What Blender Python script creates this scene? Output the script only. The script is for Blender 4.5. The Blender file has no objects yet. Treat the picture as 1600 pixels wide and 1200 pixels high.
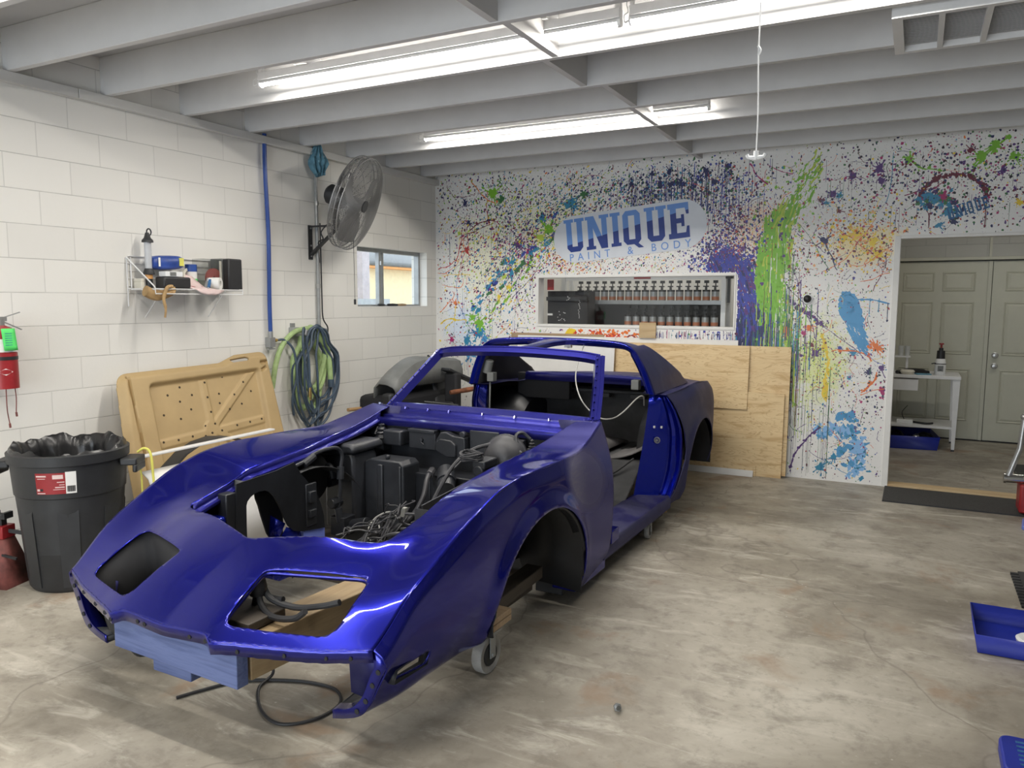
import bpy, math, random
import numpy as np
from mathutils import Vector, Matrix, Euler
SC = bpy.context.scene
COL = SC.collection
PI = math.pi
RNG = random.Random(7)

# ------------------------------------------------------------ camera
cam_data = bpy.data.cameras.new('camera')
cam = bpy.data.objects.new('camera', cam_data)
COL.objects.link(cam)
cam_data.sensor_fit = 'HORIZONTAL'
cam_data.sensor_width = 36.0
cam_data.lens = 36.0 * 1206.2 / 1600.0
cam_data.clip_start = 0.05
cam_data.clip_end = 200
def camera_axes(yaw, pitch, roll):
    f = Vector((-math.sin(yaw) * math.cos(pitch), math.cos(yaw) * math.cos(pitch), -math.sin(pitch)))
    r = Vector((math.cos(yaw), math.sin(yaw), 0))
    u = r.cross(f)
    r2 = math.cos(roll) * r + math.sin(roll) * u
    u2 = -math.sin(roll) * r + math.cos(roll) * u
    return r2, u2, f
_r, _u, _f = camera_axes(0.4816901, 0.1070122, 0.003307)
cam.matrix_world = Matrix(((_r.x, _u.x, -_f.x, 4.7438), (_r.y, _u.y, -_f.y, -7.25), (_r.z, _u.z, -_f.z, 1.574), (0, 0, 0, 1)))
SC.camera = cam

# ------------------------------------------------------------ world, exposure
world = bpy.data.worlds.new('daylight')
SC.world = world
world.use_nodes = True
wn = world.node_tree
wn.nodes['Background'].inputs[0].default_value = (0.80, 0.90, 1.0, 1)
wn.nodes['Background'].inputs[1].default_value = 2.6
SC.view_settings.view_transform = 'Standard'
SC.view_settings.look = 'None'
SC.view_settings.exposure = 0.0
SC.view_settings.gamma = 1.0
SC.view_settings.use_curve_mapping = False
SC.cycles.use_denoising = True
SC.cycles.max_bounces = 8
SC.cycles.diffuse_bounces = 4
SC.cycles.glossy_bounces = 4
SC.cycles.transparent_max_bounces = 12
SC.cycles.sample_clamp_indirect = 6.0
# area lamp added in an unseen doorway behind the camera, standing in for daylight
_p = bpy.data.lights.new('door_fill_light', 'AREA')
_p.shape = 'RECTANGLE'; _p.size = 3.5; _p.size_y = 2.4; _p.energy = 140.0; _p.color = (0.86, 0.93, 1.0)
_po = bpy.data.objects.new('door_fill_light', _p); COL.objects.link(_po)
_po.location = (3.2, -10.98, 1.3); _po.rotation_euler = (PI / 2, 0, 0)
TUBE_POWER = 142.0          # emission of the ceiling tubes
TUBE_COLOR = (1.0, 0.955, 0.88, 1)
TUBE_ROWS = [(-1.63, (0.945,)), (-3.50, (0.951, 3.42)), (-5.35, (0.951,)), (-7.10, (0.951,)), (-8.95, (0.951,))]

# ------------------------------------------------------------ node helpers
class G:
    """tiny node-graph builder"""
    def __init__(s, name):
        s.m = bpy.data.materials.new(name); s.m.use_nodes = True
        s.t = s.m.node_tree; s.n = s.t.nodes; s.l = s.t.links
        s.b = s.n['Principled BSDF']
    def node(s, typ, **kw):
        n = s.n.new(typ)
        for k, v in kw.items(): setattr(n, k, v)
        return n
    def put(s, sock, v):
        if hasattr(v, 'is_output'): s.l.new(v, sock)
        elif isinstance(v, (int, float)):
            try: sock.default_value = v
            except TypeError: sock.default_value = (v, v, v, 1) if len(sock.default_value) == 4 else (v, v, v)
        else:
            v = tuple(v)
            if len(sock.default_value) == 4 and len(v) == 3: v = v + (1,)
            sock.default_value = v
    def math(s, op, a, b=0.0, c=0.0, clamp=False):
        n = s.node('ShaderNodeMath', operation=op, use_clamp=clamp)
        s.put(n.inputs[0], a); s.put(n.inputs[1], b); s.put(n.inputs[2], c)
        return n.outputs[0]
    def vmath(s, op, a, b=(0, 0, 0)):
        n = s.node('ShaderNodeVectorMath', operation=op)
        s.put(n.inputs[0], a)
        if op == 'SCALE': n.inputs['Scale'].default_value = b
        else: s.put(n.inputs[1], b)
        return n.outputs['Value'] if op in ('LENGTH', 'DISTANCE', 'DOT_PRODUCT') else n.outputs[0]
    def coord(s, which='Object'):
        return s.node('ShaderNodeTexCoord').outputs[which]
    def mapping(s, v, loc=(0, 0, 0), rot=(0, 0, 0), scale=(1, 1, 1)):
        n = s.node('ShaderNodeMapping'); s.put(n.inputs['Vector'], v)
        n.inputs['Location'].default_value = loc; n.inputs['Rotation'].default_value = rot; n.inputs['Scale'].default_value = scale
        return n.outputs[0]
    def noise(s, v, scale=5.0, detail=4.0, rough=0.5, dist=0.0, col=False):
        n = s.node('ShaderNodeTexNoise'); s.put(n.inputs['Vector'], v)
        n.inputs['Scale'].default_value = scale; n.inputs['Detail'].default_value = detail
        n.inputs['Roughness'].default_value = rough; n.inputs['Distortion'].default_value = dist
        return n.outputs['Color' if col else 'Fac']
    def voronoi(s, v, scale=5.0, rnd=1.0, feature='F1'):
        n = s.node('ShaderNodeTexVoronoi', feature=feature); s.put(n.inputs['Vector'], v)
        n.inputs['Scale'].default_value = scale; n.inputs['Randomness'].default_value = rnd
        return n
    def ramp(s, f, stops, mode='LINEAR'):
        n = s.node('ShaderNodeValToRGB'); s.put(n.inputs[0], f); r = n.color_ramp; r.interpolation = mode
        while len(r.elements) < len(stops): r.elements.new(0.5)
        for e, (p, c) in zip(r.elements, stops):
            e.position = p; e.color = tuple(c) + (1,) if len(c) == 3 else c
        return n.outputs[0]
    def mix(s, f, a, b, blend='MIX'):
        n = s.node('ShaderNodeMix', data_type='RGBA', blend_type=blend)
        s.put(n.inputs['Factor'], f); s.put(n.inputs[6], a); s.put(n.inputs[7], b)
        return n.outputs[2]
    def smooth(s, x, a, b):
        n = s.node('ShaderNodeMapRange', interpolation_type='SMOOTHSTEP')
        s.put(n.inputs[0], x); n.inputs[1].default_value = a; n.inputs[2].default_value = b
        return n.outputs[0]
    def bump(s, h, strength=0.3, dist=0.01):
        n = s.node('ShaderNodeBump'); s.put(n.inputs['Height'], h)
        n.inputs['Strength'].default_value = strength; n.inputs['Distance'].default_value = dist
        s.l.new(n.outputs[0], s.b.inputs['Normal'])
    def set(s, **kw):
        names = dict(color='Base Color', rough='Roughness', metal='Metallic', coat='Coat Weight', coatrough='Coat Roughness',
                     emit='Emission Color', estr='Emission Strength', trans='Transmission Weight', alpha='Alpha', ior='IOR', spec='Specular IOR Level', sheen='Sheen Weight')
        for k, v in kw.items(): s.put(s.b.inputs[names[k]], v)
        return s.m

def plain(name, color, rough=0.5, metal=0.0, var=0.12, scale=9.0, bump=0.0, **kw):
    """a slightly worn surface: base colour varied by noise"""
    g = G(name); P = g.coord()
    n = g.noise(P, scale, 5, 0.6)
    lo = tuple(max(0, c * (1 - var)) for c in color); hi = tuple(min(1, c * (1 + var)) for c in color)
    g.set(color=g.ramp(n, [(0.3, lo), (0.7, hi)]), rough=g.math('ADD', rough - 0.05, g.math('MULTIPLY', n, 0.1)), metal=metal, **kw)
    if bump: g.bump(g.noise(P, scale * 8, 3, 0.6), bump, 0.004)
    return g.m

# ------------------------------------------------------------ mesh helpers
def spl(pts, n=8, closed=False):
    """Catmull-Rom through points"""
    P = [np.array(p, float) for p in pts]; out = []
    N = len(P); segs = N if closed else N - 1
    for i in range(segs):
        if closed: a, b, c, d = P[(i - 1) % N], P[i], P[(i + 1) % N], P[(i + 2) % N]
        else:
            b, c = P[i], P[i + 1]
            a = P[i - 1] if i > 0 else 2 * b - c
            d = P[i + 2] if i + 2 < N else 2 * c - b
        for k in range(n):
            t = k / n
            out.append(0.5 * (2 * b + (c - a) * t + (2 * a - 5 * b + 4 * c - d) * t * t + (3 * b - a - 3 * c + d) * t ** 3))
    if not closed: out.append(P[-1])
    return [tuple(p) for p in out]

class MB:
    def __init__(s): s.v = []; s.f = []; s.m = []; s.cur = 0
    def mat(s, i): s.cur = i; return s
    def add(s, vs, fs):
        o = len(s.v); s.v += [tuple(map(float, v)) for v in vs]
        s.f += [tuple(i + o for i in f) for f in fs]; s.m += [s.cur] * len(fs); return s
    def box(s, lo, hi, rot=None, piv=None):
        (a, b, c), (d, e, f) = lo, hi
        vs = [(a, b, c), (d, b, c), (d, e, c), (a, e, c), (a, b, f), (d, b, f), (d, e, f), (a, e, f)]
        if rot is not None:
            R = Euler(rot).to_matrix(); q = Vector(piv if piv else [(x + y) / 2 for x, y in zip(lo, hi)])
            vs = [tuple(R @ (Vector(v) - q) + q) for v in vs]
        return s.add(vs, [(0, 3, 2, 1), (4, 5, 6, 7), (0, 1, 5, 4), (1, 2, 6, 5), (2, 3, 7, 6), (3, 0, 4, 7)])
    def bar(s, p0, p1, w, h, up=(0, 0, 1)):
        """rectangular bar from p0 to p1"""
        p0, p1 = Vector(p0), Vector(p1); d = (p1 - p0).normalized(); u = Vector(up)
        r = d.cross(u)
        if r.length < 1e-4: r = d.cross(Vector((1, 0, 0)))
        r.normalize(); u = r.cross(d)
        vs = []
        for p in (p0, p1):
            for a, b in ((-1, -1), (1, -1), (1, 1), (-1, 1)): vs.append(p + r * a * w / 2 + u * b * h / 2)
        return s.add(vs, [(0, 1, 2, 3), (7, 6, 5, 4), (0, 4, 5, 1), (1, 5, 6, 2), (2, 6, 7, 3), (3, 7, 4, 0)])
    def tube(s, pts, r, n=8, closed=False, caps=True):
        P = [Vector(p) for p in pts]; N = len(P); vs = []; fs = []; prev = None
        for i, p in enumerate(P):
            a = P[i - 1] if (i > 0 or closed) else p; b = P[(i + 1) % N] if (i < N - 1 or closed) else p
            d = (b - a)
            d = d.normalized() if d.length > 1e-9 else Vector((0, 0, 1))
            if prev is None:
                prev = d.orthogonal().normalized()
            u = (prev - d * prev.dot(d))
            u = u.normalized() if u.length > 1e-6 else d.orthogonal().normalized()
            prev = u; w = d.cross(u)
            rr = r[i] if hasattr(r, '__len__') else r
            for k in range(n):
                t = 2 * PI * k / n; vs.append(p + (u * math.cos(t) + w * math.sin(t)) * rr)
        for i in range(N if closed else N - 1):
            j = (i + 1) % N
            for k in range(n): fs.append((i * n + k, i * n + (k + 1) % n, j * n + (k + 1) % n, j * n + k))
        if caps and not closed: fs += [tuple(range(n))[::-1], tuple(range((N - 1) * n, N * n))]
        return s.add(vs, fs)
    def cyl(s, p0, p1, r, n=20, r1=None): return s.tube([p0, p1], [r, r if r1 is None else r1], n)
    def lathe(s, prof, n=28, o=(0, 0, 0), M=None, sq=1.0):
        vs = []; fs = []; k = len(prof)
        for i in range(n):
            t = 2 * PI * i / n
            for (r, z) in prof:
                v = Vector((r * math.cos(t), r * math.sin(t) * sq, z))
                if M is not None: v = M @ v
                vs.append(v + Vector(o))
        for i in range(n):
            j = (i + 1) % n
            for q in range(k - 1): fs.append((i * k + q, j * k + q, j * k + q + 1, i * k + q + 1))
        return s.add(vs, fs)
    def prism(s, poly, axis, lo, hi):
        """poly of 2-D points extruded along an axis (0,1,2); the 2-D axes are the other two in order"""
        oth = [i for i in range(3) if i != axis]; vs = []
        for c in (lo, hi):
            for p in poly:
                v = [0, 0, 0]; v[axis] = c; v[oth[0]] = p[0]; v[oth[1]] = p[1]; vs.append(v)
        n = len(poly)
        return s.add(vs, [tuple(range(n))[::-1], tuple(range(n, 2 * n))] + [(i, (i + 1) % n, n + (i + 1) % n, n + i) for i in range(n)])
    def grid(s, P, closed_v=False):
        """P[i][j] points"""
        R, Cn = len(P), len(P[0]); vs = [p for row in P for p in row]; fs = []
        for i in range(R - 1):
            for j in range(Cn if closed_v else Cn - 1): fs.append((i * Cn + j, i * Cn + (j + 1) % Cn, (i + 1) * Cn + (j + 1) % Cn, (i + 1) * Cn + j))
        return s.add(vs, fs)
    def sphere(s, c, r, n=16, m=10, sx=(1, 1, 1)):
        P = [[(c[0] + r * sx[0] * math.sin(PI * i / m) * math.cos(2 * PI * j / n), c[1] + r * sx[1] * math.sin(PI * i / m) * math.sin(2 * PI * j / n), c[2] + r * sx[2] * math.cos(PI * i / m)) for j in range(n)] for i in range(m + 1)]
        return s.grid(P, True)
    def build(s, name, mats, parent=None, angle=35, bevel=0, solid=0, solid_mat=None, weld=False, loc=None, rot=None, offset=-1, rim=None):
        me = bpy.data.meshes.new(name); me.from_pydata(s.v, [], s.f)
        mats = mats if isinstance(mats, (list, tuple)) else [mats]
        for m in mats: me.materials.append(m)
        me.polygons.foreach_set('material_index', s.m)
        if weld:
            import bmesh
            bm = bmesh.new(); bm.from_mesh(me); bmesh.ops.remove_doubles(bm, verts=bm.verts, dist=2e-4)
            bmesh.ops.recalc_face_normals(bm, faces=bm.faces) if weld == 'n' else None
            bm.to_mesh(me); bm.free()
        me.polygons.foreach_set('use_smooth', [True] * len(me.polygons))
        me.set_sharp_from_angle(angle=math.radians(angle)); me.update()
        o = bpy.data.objects.new(name, me); COL.objects.link(o)
        if parent: o.parent = parent
        if loc: o.location = loc
        if rot: o.rotation_euler = rot
        if solid:
            md = o.modifiers.new('solidify', 'SOLIDIFY'); md.thickness = solid; md.offset = offset
            if solid_mat is not None: md.material_offset = solid_mat; md.material_offset_rim = 0 if rim is None else rim
        if bevel:
            md = o.modifiers.new('bevel', 'BEVEL'); md.width = bevel; md.segments = 2; md.limit_method = 'ANGLE'; md.angle_limit = math.radians(40)
        return o

def build_each(b, name, mats, parent=None, **k):
    """every separate piece in the builder becomes an object of its own"""
    p = list(range(len(b.v)))
    def find(i):
        while p[i] != i: p[i] = p[p[i]]; i = p[i]
        return i
    for f in b.f:
        r = find(f[0])
        for i in f[1:]: p[find(i)] = r
    groups = {}
    for n, f in enumerate(b.f): groups.setdefault(find(f[0]), []).append(n)
    out = []
    for fs in groups.values():
        q = MB(); mp = {}
        for n in fs:
            for i in b.f[n]:
                if i not in mp: mp[i] = len(q.v); q.v.append(b.v[i])
            q.f.append(tuple(mp[i] for i in b.f[n])); q.m.append(b.m[n])
        out.append(q.build(name, mats, parent, **k))
    return out

def thing(name, label, cat, loc=(0, 0, 0), rot=(0, 0, 0), group=None):
    o = bpy.data.objects.new(name, None); COL.objects.link(o); o.empty_display_size = 0.1
    o.location = loc; o.rotation_euler = rot; o['label'] = label; o['category'] = cat
    if group: o['group'] = group
    return o
def tag(o, label, cat, group=None, kind=None):
    o['label'] = label; o['category'] = cat
    if group: o['group'] = group
    if kind: o['kind'] = kind
    return o
def struct(o): o['kind'] = 'structure'; return o
def dup(root, loc=None, rot=None, label=None):
    def cp(o, parent):
        c = o.copy(); COL.objects.link(c)
        if parent: c.parent = parent
        for ch in list(o.children): cp(ch, c)
        return c
    r = cp(root, None)
    if loc is not None: r.location = loc
    if rot is not None: r.rotation_euler = rot
    if label: r['label'] = label
    return r

def pchip(x, y, xq):
    x = np.asarray(x, float); y = np.asarray(y, float); xq = np.asarray(xq, float)
    h = np.diff(x); d = np.diff(y) / h; n = len(x); m = np.zeros(n)
    if n == 2: m[:] = d[0]
    else:
        for i in range(1, n - 1):
            if d[i - 1] * d[i] > 0:
                w1 = 2 * h[i] + h[i - 1]; w2 = h[i] + 2 * h[i - 1]; m[i] = (w1 + w2) / (w1 / d[i - 1] + w2 / d[i])
        m[0] = d[0]; m[-1] = d[-1]
    i = np.clip(np.searchsorted(x, xq) - 1, 0, n - 2); t = (xq - x[i]) / h[i]
    t2, t3 = t * t, t * t * t
    return (2 * t3 - 3 * t2 + 1) * y[i] + (t3 - 2 * t2 + t) * h[i] * m[i] + (-2 * t3 + 3 * t2) * y[i + 1] + (t3 - t2) * h[i] * m[i + 1]
def roundpoly(pts, r, n=6):
    """fillet the corners of a 2-D polygon"""
    out = []; N = len(pts); rr = r if hasattr(r, '__len__') else [r] * N
    for i in range(N):
        a, b, c = (np.array(pts[j % N], float) for j in (i - 1, i, i + 1))
        u = (a - b); v = (c - b); lu, lv = np.linalg.norm(u), np.linalg.norm(v); u /= lu; v /= lv
        ang = math.acos(max(-1, min(1, float(u @ v))))
        if rr[i] <= 0 or ang > 3.0: out.append(tuple(b)); continue
        t = min(rr[i] / math.tan(ang / 2), lu * 0.45, lv * 0.45)
        p, q = b + u * t, b + v * t
        for k in range(n + 1):
            s = k / n; out.append(tuple((1 - s) ** 2 * p + 2 * s * (1 - s) * b + s * s * q))
    return out
def sdf(poly, X, Y):
    """signed distance to polygon, negative inside (arrays)"""
    X = np.asarray(X, float); Y = np.asarray(Y, float); d = np.full(X.shape, 1e9); ins = np.zeros(X.shape, bool)
    N = len(poly)
    for i in range(N):
        (ax, ay), (bx, by) = poly[i], poly[(i + 1) % N]
        ex, ey = bx - ax, by - ay; L = ex * ex + ey * ey + 1e-18
        t = np.clip(((X - ax) * ex + (Y - ay) * ey) / L, 0, 1)
        d = np.minimum(d, np.hypot(X - ax - t * ex, Y - ay - t * ey))
        if ay != by:
            c = ((ay > Y) != (by > Y)) & (X < (bx - ax) * (Y - ay) / (by - ay) + ax); ins ^= c
    return np.where(ins, -d, d)
def clip_mesh(V, F, f):
    """keep the part of the mesh where f > 0; returns V, F"""
    V = [tuple(v) for v in V]; f = list(map(float, f)); cut = {}; out = []
    def cutpt(i, j):
        k = (min(i, j), max(i, j))
        if k not in cut:
            t = f[i] / (f[i] - f[j]); cut[k] = len(V); V.append(tuple(a + (b - a) * t for a, b in zip(V[i], V[j])))
        return cut[k]
    for fc in F:
        pos = [f[i] > 0 for i in fc]
        if all(pos): out.append(fc); continue
        if not any(pos): continue
        r = []
        for a in range(len(fc)):
            i, j = fc[a], fc[(a + 1) % len(fc)]
            if f[i] > 0: r.append(i)
            if (f[i] > 0) != (f[j] > 0): r.append(cutpt(i, j))
        if len(r) > 2: out.append(tuple(r))
    return V, out

# ------------------------------------------------------------ materials
def mat_paint(name, base, rough, coat=1.0, coatrough=0.04, metal=0.35, dust=0.0):
    g = G(name); P = g.coord()
    flake = g.noise(P, 900, 2, 0.5)
    col = g.mix(g.smooth(flake, 0.35, 0.7), tuple(c * 0.85 for c in base), tuple(min(1, c * 1.15) for c in base))
    if dust:
        n = g.noise(P, 3.2, 5, 0.6, 0.4)
        col = g.mix(g.math('MULTIPLY', g.smooth(n, 0.42, 0.62), dust), col, (0.13, 0.13, 0.15))
        rough = g.math('ADD', rough, g.math('MULTIPLY', g.smooth(n, 0.42, 0.62), 0.25))
    g.set(color=col, rough=rough, metal=metal, coat=coat, coatrough=coatrough)
    g.b.inputs['Coat IOR'].default_value = 1.42
    g.b.inputs['Specular Tint'].default_value = (0.15, 0.2, 0.8, 1)
    return g.m
M = {}
M['paint'] = mat_paint('blue_metallic_paint', (0.008, 0.011, 0.22), 0.28, 1.0, 0.05, 0.75)
M['paint_gloss'] = mat_paint('blue_gloss_jamb_paint', (0.006, 0.016, 0.34), 0.26, 1.0, 0.03, 0.7)
M['paint_frame'] = mat_paint('blue_brushed_paint', (0.026, 0.026, 0.22), 0.33, 1.0, 0.08, 0.65)
M['paint_rear'] = mat_paint('blue_sanded_paint', (0.022, 0.020, 0.085), 0.5, 0.25, 0.35, 0.25, 0.3)
def mat_front():
    """front panel: glossy blue, with the dull sanded patch left behind the front wheel"""
    g = G('blue_front_paint'); P = g.coord()
    flake = g.noise(P, 900, 2, 0.5)
    col = g.mix(g.smooth(flake, 0.35, 0.7), (0.0075, 0.0095, 0.19), (0.0105, 0.013, 0.245))
    x = g.node('ShaderNodeSeparateXYZ'); g.l.new(P, x.inputs[0])
    w = g.noise(P, 5, 4, 0.6)
    w2 = g.math('MULTIPLY', g.math('SUBTRACT', w, 0.5), 0.10)
    # patch centre: y (rearward) 0.52, z 0.56
    dy = g.math('DIVIDE', g.math('SUBTRACT', x.outputs[1], 0.38), 0.27)
    dz = g.math('DIVIDE', g.math('SUBTRACT', g.math('ADD', x.outputs[2], g.math('MULTIPLY', x.outputs[1], 0.25)), 0.765), 0.165)
    d = g.math('SQRT', g.math('ADD', g.math('MULTIPLY', dy, dy), g.math('MULTIPLY', dz, dz)))
    d = g.math('ADD', d, g.math('MULTIPLY', w2, 3.0))
    side = g.smooth(g.math('ABSOLUTE', x.outputs[0]), 0.80, 0.84)
    pm = g.math('MULTIPLY', g.smooth(d, 1.12, 0.72), side)
    sc = g.noise(g.mapping(P, scale=(1, 3, 14)), 6, 6, 0.7)
    col = g.mix(g.math('MULTIPLY', pm, g.math('ADD', 0.62, g.math('MULTIPLY', g.smooth(sc, 0.3, 0.7), 0.2))), col, (0.20, 0.19, 0.225))
    rear = g.math('MULTIPLY', g.smooth(x.outputs[1], 0.18, 0.42), 0.7)
    col = g.mix(rear, col, (0.028, 0.024, 0.125))
    mx = g.math('MAXIMUM', pm, rear)
    g.b.inputs['Coat IOR'].default_value = 1.42; g.b.inputs['Specular Tint'].default_value = (0.15, 0.2, 0.8, 1)
    g.set(color=col, metal=g.math('SUBTRACT', g.math('SUBTRACT', 0.8, g.math('MULTIPLY', mx, 0.5)), g.math('MULTIPLY', pm, 0.3), clamp=True), rough=g.math('ADD', 0.27, g.math('MULTIPLY', pm, 0.2)), coat=g.math('SUBTRACT', 0.8, g.math('MULTIPLY', mx, 0.65)), coatrough=g.math('ADD', 0.05, g.math('MULTIPLY', mx, 0.25)))
    return g.m
M['paint_front'] = mat_front()
M['under'] = plain('undercoat_dark', (0.015, 0.016, 0.019), 0.55, var=0.35, scale=6, bump=0.15)
M['bay'] = plain('engine_bay_satin_black', (0.0125, 0.0138, 0.0175), 0.40, var=0.3, scale=5, bump=0.1)
M['bay2'] = plain('engine_bay_charcoal', (0.021, 0.023, 0.028), 0.42, var=0.3, scale=6, bump=0.1)
M['cabin'] = plain('cabin_grey', (0.052, 0.053, 0.055), 0.75, var=0.45, scale=4, bump=0.3)
M['rubber'] = plain('black_rubber', (0.02, 0.02, 0.022), 0.55)
M['wire'] = plain('wire_grey', (0.036, 0.036, 0.041), 0.5, var=0.3)
M['wire_light'] = plain('wire_light', (0.35, 0.35, 0.33), 0.5)
M['steel'] = plain('steel', (0.45, 0.45, 0.44), 0.35, 0.85)
M['chrome'] = plain('chrome', (0.7, 0.7, 0.68), 0.15, 1.0, var=0.04)
M['brass'] = plain('brass', (0.60, 0.42, 0.15), 0.3, 0.9)
M['galv'] = plain('galvanised', (0.36, 0.37, 0.37), 0.45, 0.6)
M['white'] = plain('white_paint', (0.78, 0.77, 0.74), 0.5, var=0.04)
M['white_metal'] = plain('white_enamel', (0.72, 0.72, 0.72), 0.35, var=0.05)
M['white_plastic'] = plain('white_plastic', (0.75, 0.76, 0.76), 0.4, var=0.03)
M['black'] = plain('black_plastic', (0.018, 0.018, 0.02), 0.45)
M['black_matte'] = plain('black_matte', (0.015, 0.015, 0.017), 0.8)
M['grey_plastic'] = plain('grey_plastic', (0.16, 0.165, 0.16), 0.5, var=0.15)
M['dark_grey'] = plain('dark_grey_plastic', (0.022, 0.023, 0.025), 0.5, var=0.2)
M['tan'] = plain('tan_plastic', (0.43, 0.305, 0.145), 0.55, var=0.06, scale=5, bump=0.05)
M['red'] = plain('red_paint', (0.29, 0.018, 0.022), 0.4, var=0.15)
M['red_worn'] = plain('red_worn_paint', (0.17, 0.05, 0.042), 0.65, var=0.5, scale=14)
M['green_tag'] = plain('green_card', (0.10, 0.72, 0.16), 0.6, var=0.06)
M['yellow'] = plain('yellow_rope', (0.66, 0.62, 0.12), 0.6)
M['blue_pipe'] = plain('blue_pipe', (0.022, 0.068, 0.29), 0.4, var=0.1)
M['hose_blue'] = plain('hose_blue_grey', (0.055, 0.082, 0.118), 0.5, var=0.2)
M['hose_green'] = plain('hose_green', (0.34, 0.46, 0.20), 0.6, var=0.25, scale=14)
M['tray_blue'] = plain('blue_plastic_tray', (0.010, 0.022, 0.26), 0.42, var=0.1)
M['light_blue'] = plain('light_blue_plastic', (0.16, 0.22, 0.62), 0.45)
M['rag_blue'] = plain('blue_paper_towel', (0.12, 0.27, 0.36), 0.9, var=0.25, scale=20)
M['orange'] = plain('orange_label', (0.42, 0.15, 0.07), 0.5)
M['tape'] = plain('masking_tape', (0.66, 0.63, 0.54), 0.7)
M['leather'] = plain('tan_leather', (0.42, 0.27, 0.12), 0.7, var=0.3)
M['pink'] = plain('pink_paper', (0.70, 0.55, 0.53), 0.7)
M['blue_pack'] = plain('blue_packaging', (0.03, 0.07, 0.30), 0.35, var=0.35, scale=20)
M['cream'] = plain('cream_stucco', (0.80, 0.68, 0.42), 0.8, var=0.05)
M['orange_trim'] = plain('orange_fascia', (0.70, 0.32, 0.10), 0.7)
M['blue_sign'] = plain('dark_blue_vinyl', (0.010, 0.040, 0.25), 0.4, var=0.05)
M['sky_sign'] = plain('light_blue_vinyl', (0.13, 0.29, 0.68), 0.4, var=0.04)
M['vinyl'] = plain('white_vinyl', (0.70, 0.735, 0.79), 0.35, var=0.03)
M['stencil'] = plain('blue_stencil_paint', (0.03, 0.12, 0.28), 0.5, var=0.4, scale=30)
M['olive_door'] = plain('painted_door', (0.50, 0.50, 0.41), 0.5, var=0.03)

def mat_wood(name, a, b, axis=1, scale=1.0, rough=0.6):
    g = G(name); P = g.coord()
    sc = [9.0 * scale] * 3; sc[axis] = 0.7 * scale
    v = g.mapping(P, scale=tuple(sc))
    n = g.noise(v, 1.6, 5, 0.6, 1.2)
    f = g.noise(g.mapping(P, scale=tuple(6 if i == axis else 130 for i in range(3))), 1.0, 2, 0.5)
    c = g.ramp(n, [(0.30, b), (0.5, a), (0.62, tuple(0.85 * x for x in a)), (0.75, b)])
    g.set(color=g.mix(g.math('MULTIPLY', f, 0.35), c, tuple(0.6 * x for x in b)), rough=rough)
    return g.m
M['lumber'] = mat_wood('old_lumber', (0.40, 0.29, 0.16), (0.27, 0.18, 0.09), 1)
M['lumber_x'] = mat_wood('lumber_across', (0.44, 0.32, 0.20), (0.30, 0.20, 0.11), 0)
M['lumber_dark'] = mat_wood('oiled_lumber', (0.085, 0.07, 0.055), (0.045, 0.037, 0.03), 1)
M['stick'] = mat_wood('wood_stick', (0.45, 0.28, 0.13), (0.32, 0.18, 0.08), 1)
M['pine'] = mat_wood('pine_strip', (0.62, 0.47, 0.27), (0.45, 0.30, 0.15), 0)
def mat_overspray():
    g = G('blue_oversprayed_wood'); P = g.coord()
    n = g.noise(g.mapping(P, scale=(2, 20, 30)), 1.2, 5, 0.6, 0.6)
    g.set(color=g.ramp(n, [(0.3, (0.05, 0.075, 0.19)), (0.55, (0.11, 0.145, 0.30)), (0.75, (0.07, 0.09, 0.21))]), rough=0.6)
    return g.m
M['overspray'] = mat_overspray()
def mat_ply():
    g = G('plywood_face'); P = g.coord()
    v = g.mapping(P, scale=(1.1, 1, 5.5))
    n = g.noise(v, 1.5, 3, 0.55, 1.8)
    rings = g.math('FRACT', g.math('MULTIPLY', n, 9.0))
    band = g.smooth(g.math('ABSOLUTE', g.math('SUBTRACT', rings, 0.5)), 0.36, 0.5)
    big = g.noise(g.mapping(P, scale=(1, 1, 7)), 2.2, 4, 0.6, 0.8)
    fib = g.noise(g.mapping(P, scale=(5, 5, 160)), 1, 3, 0.6)
    c = g.ramp(big, [(0.35, (0.82, 0.64, 0.37)), (0.55, (0.78, 0.59, 0.33)), (0.66, (0.60, 0.40, 0.19)), (0.8, (0.76, 0.56, 0.31))])
    c = g.mix(g.math('MULTIPLY', band, 0.65), c, (0.50, 0.31, 0.14))
    g.set(color=g.mix(g.math('MULTIPLY', fib, 0.2), c, (0.50, 0.33, 0.16)), rough=0.6)
    return g.m
M['ply'] = mat_ply()
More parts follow.
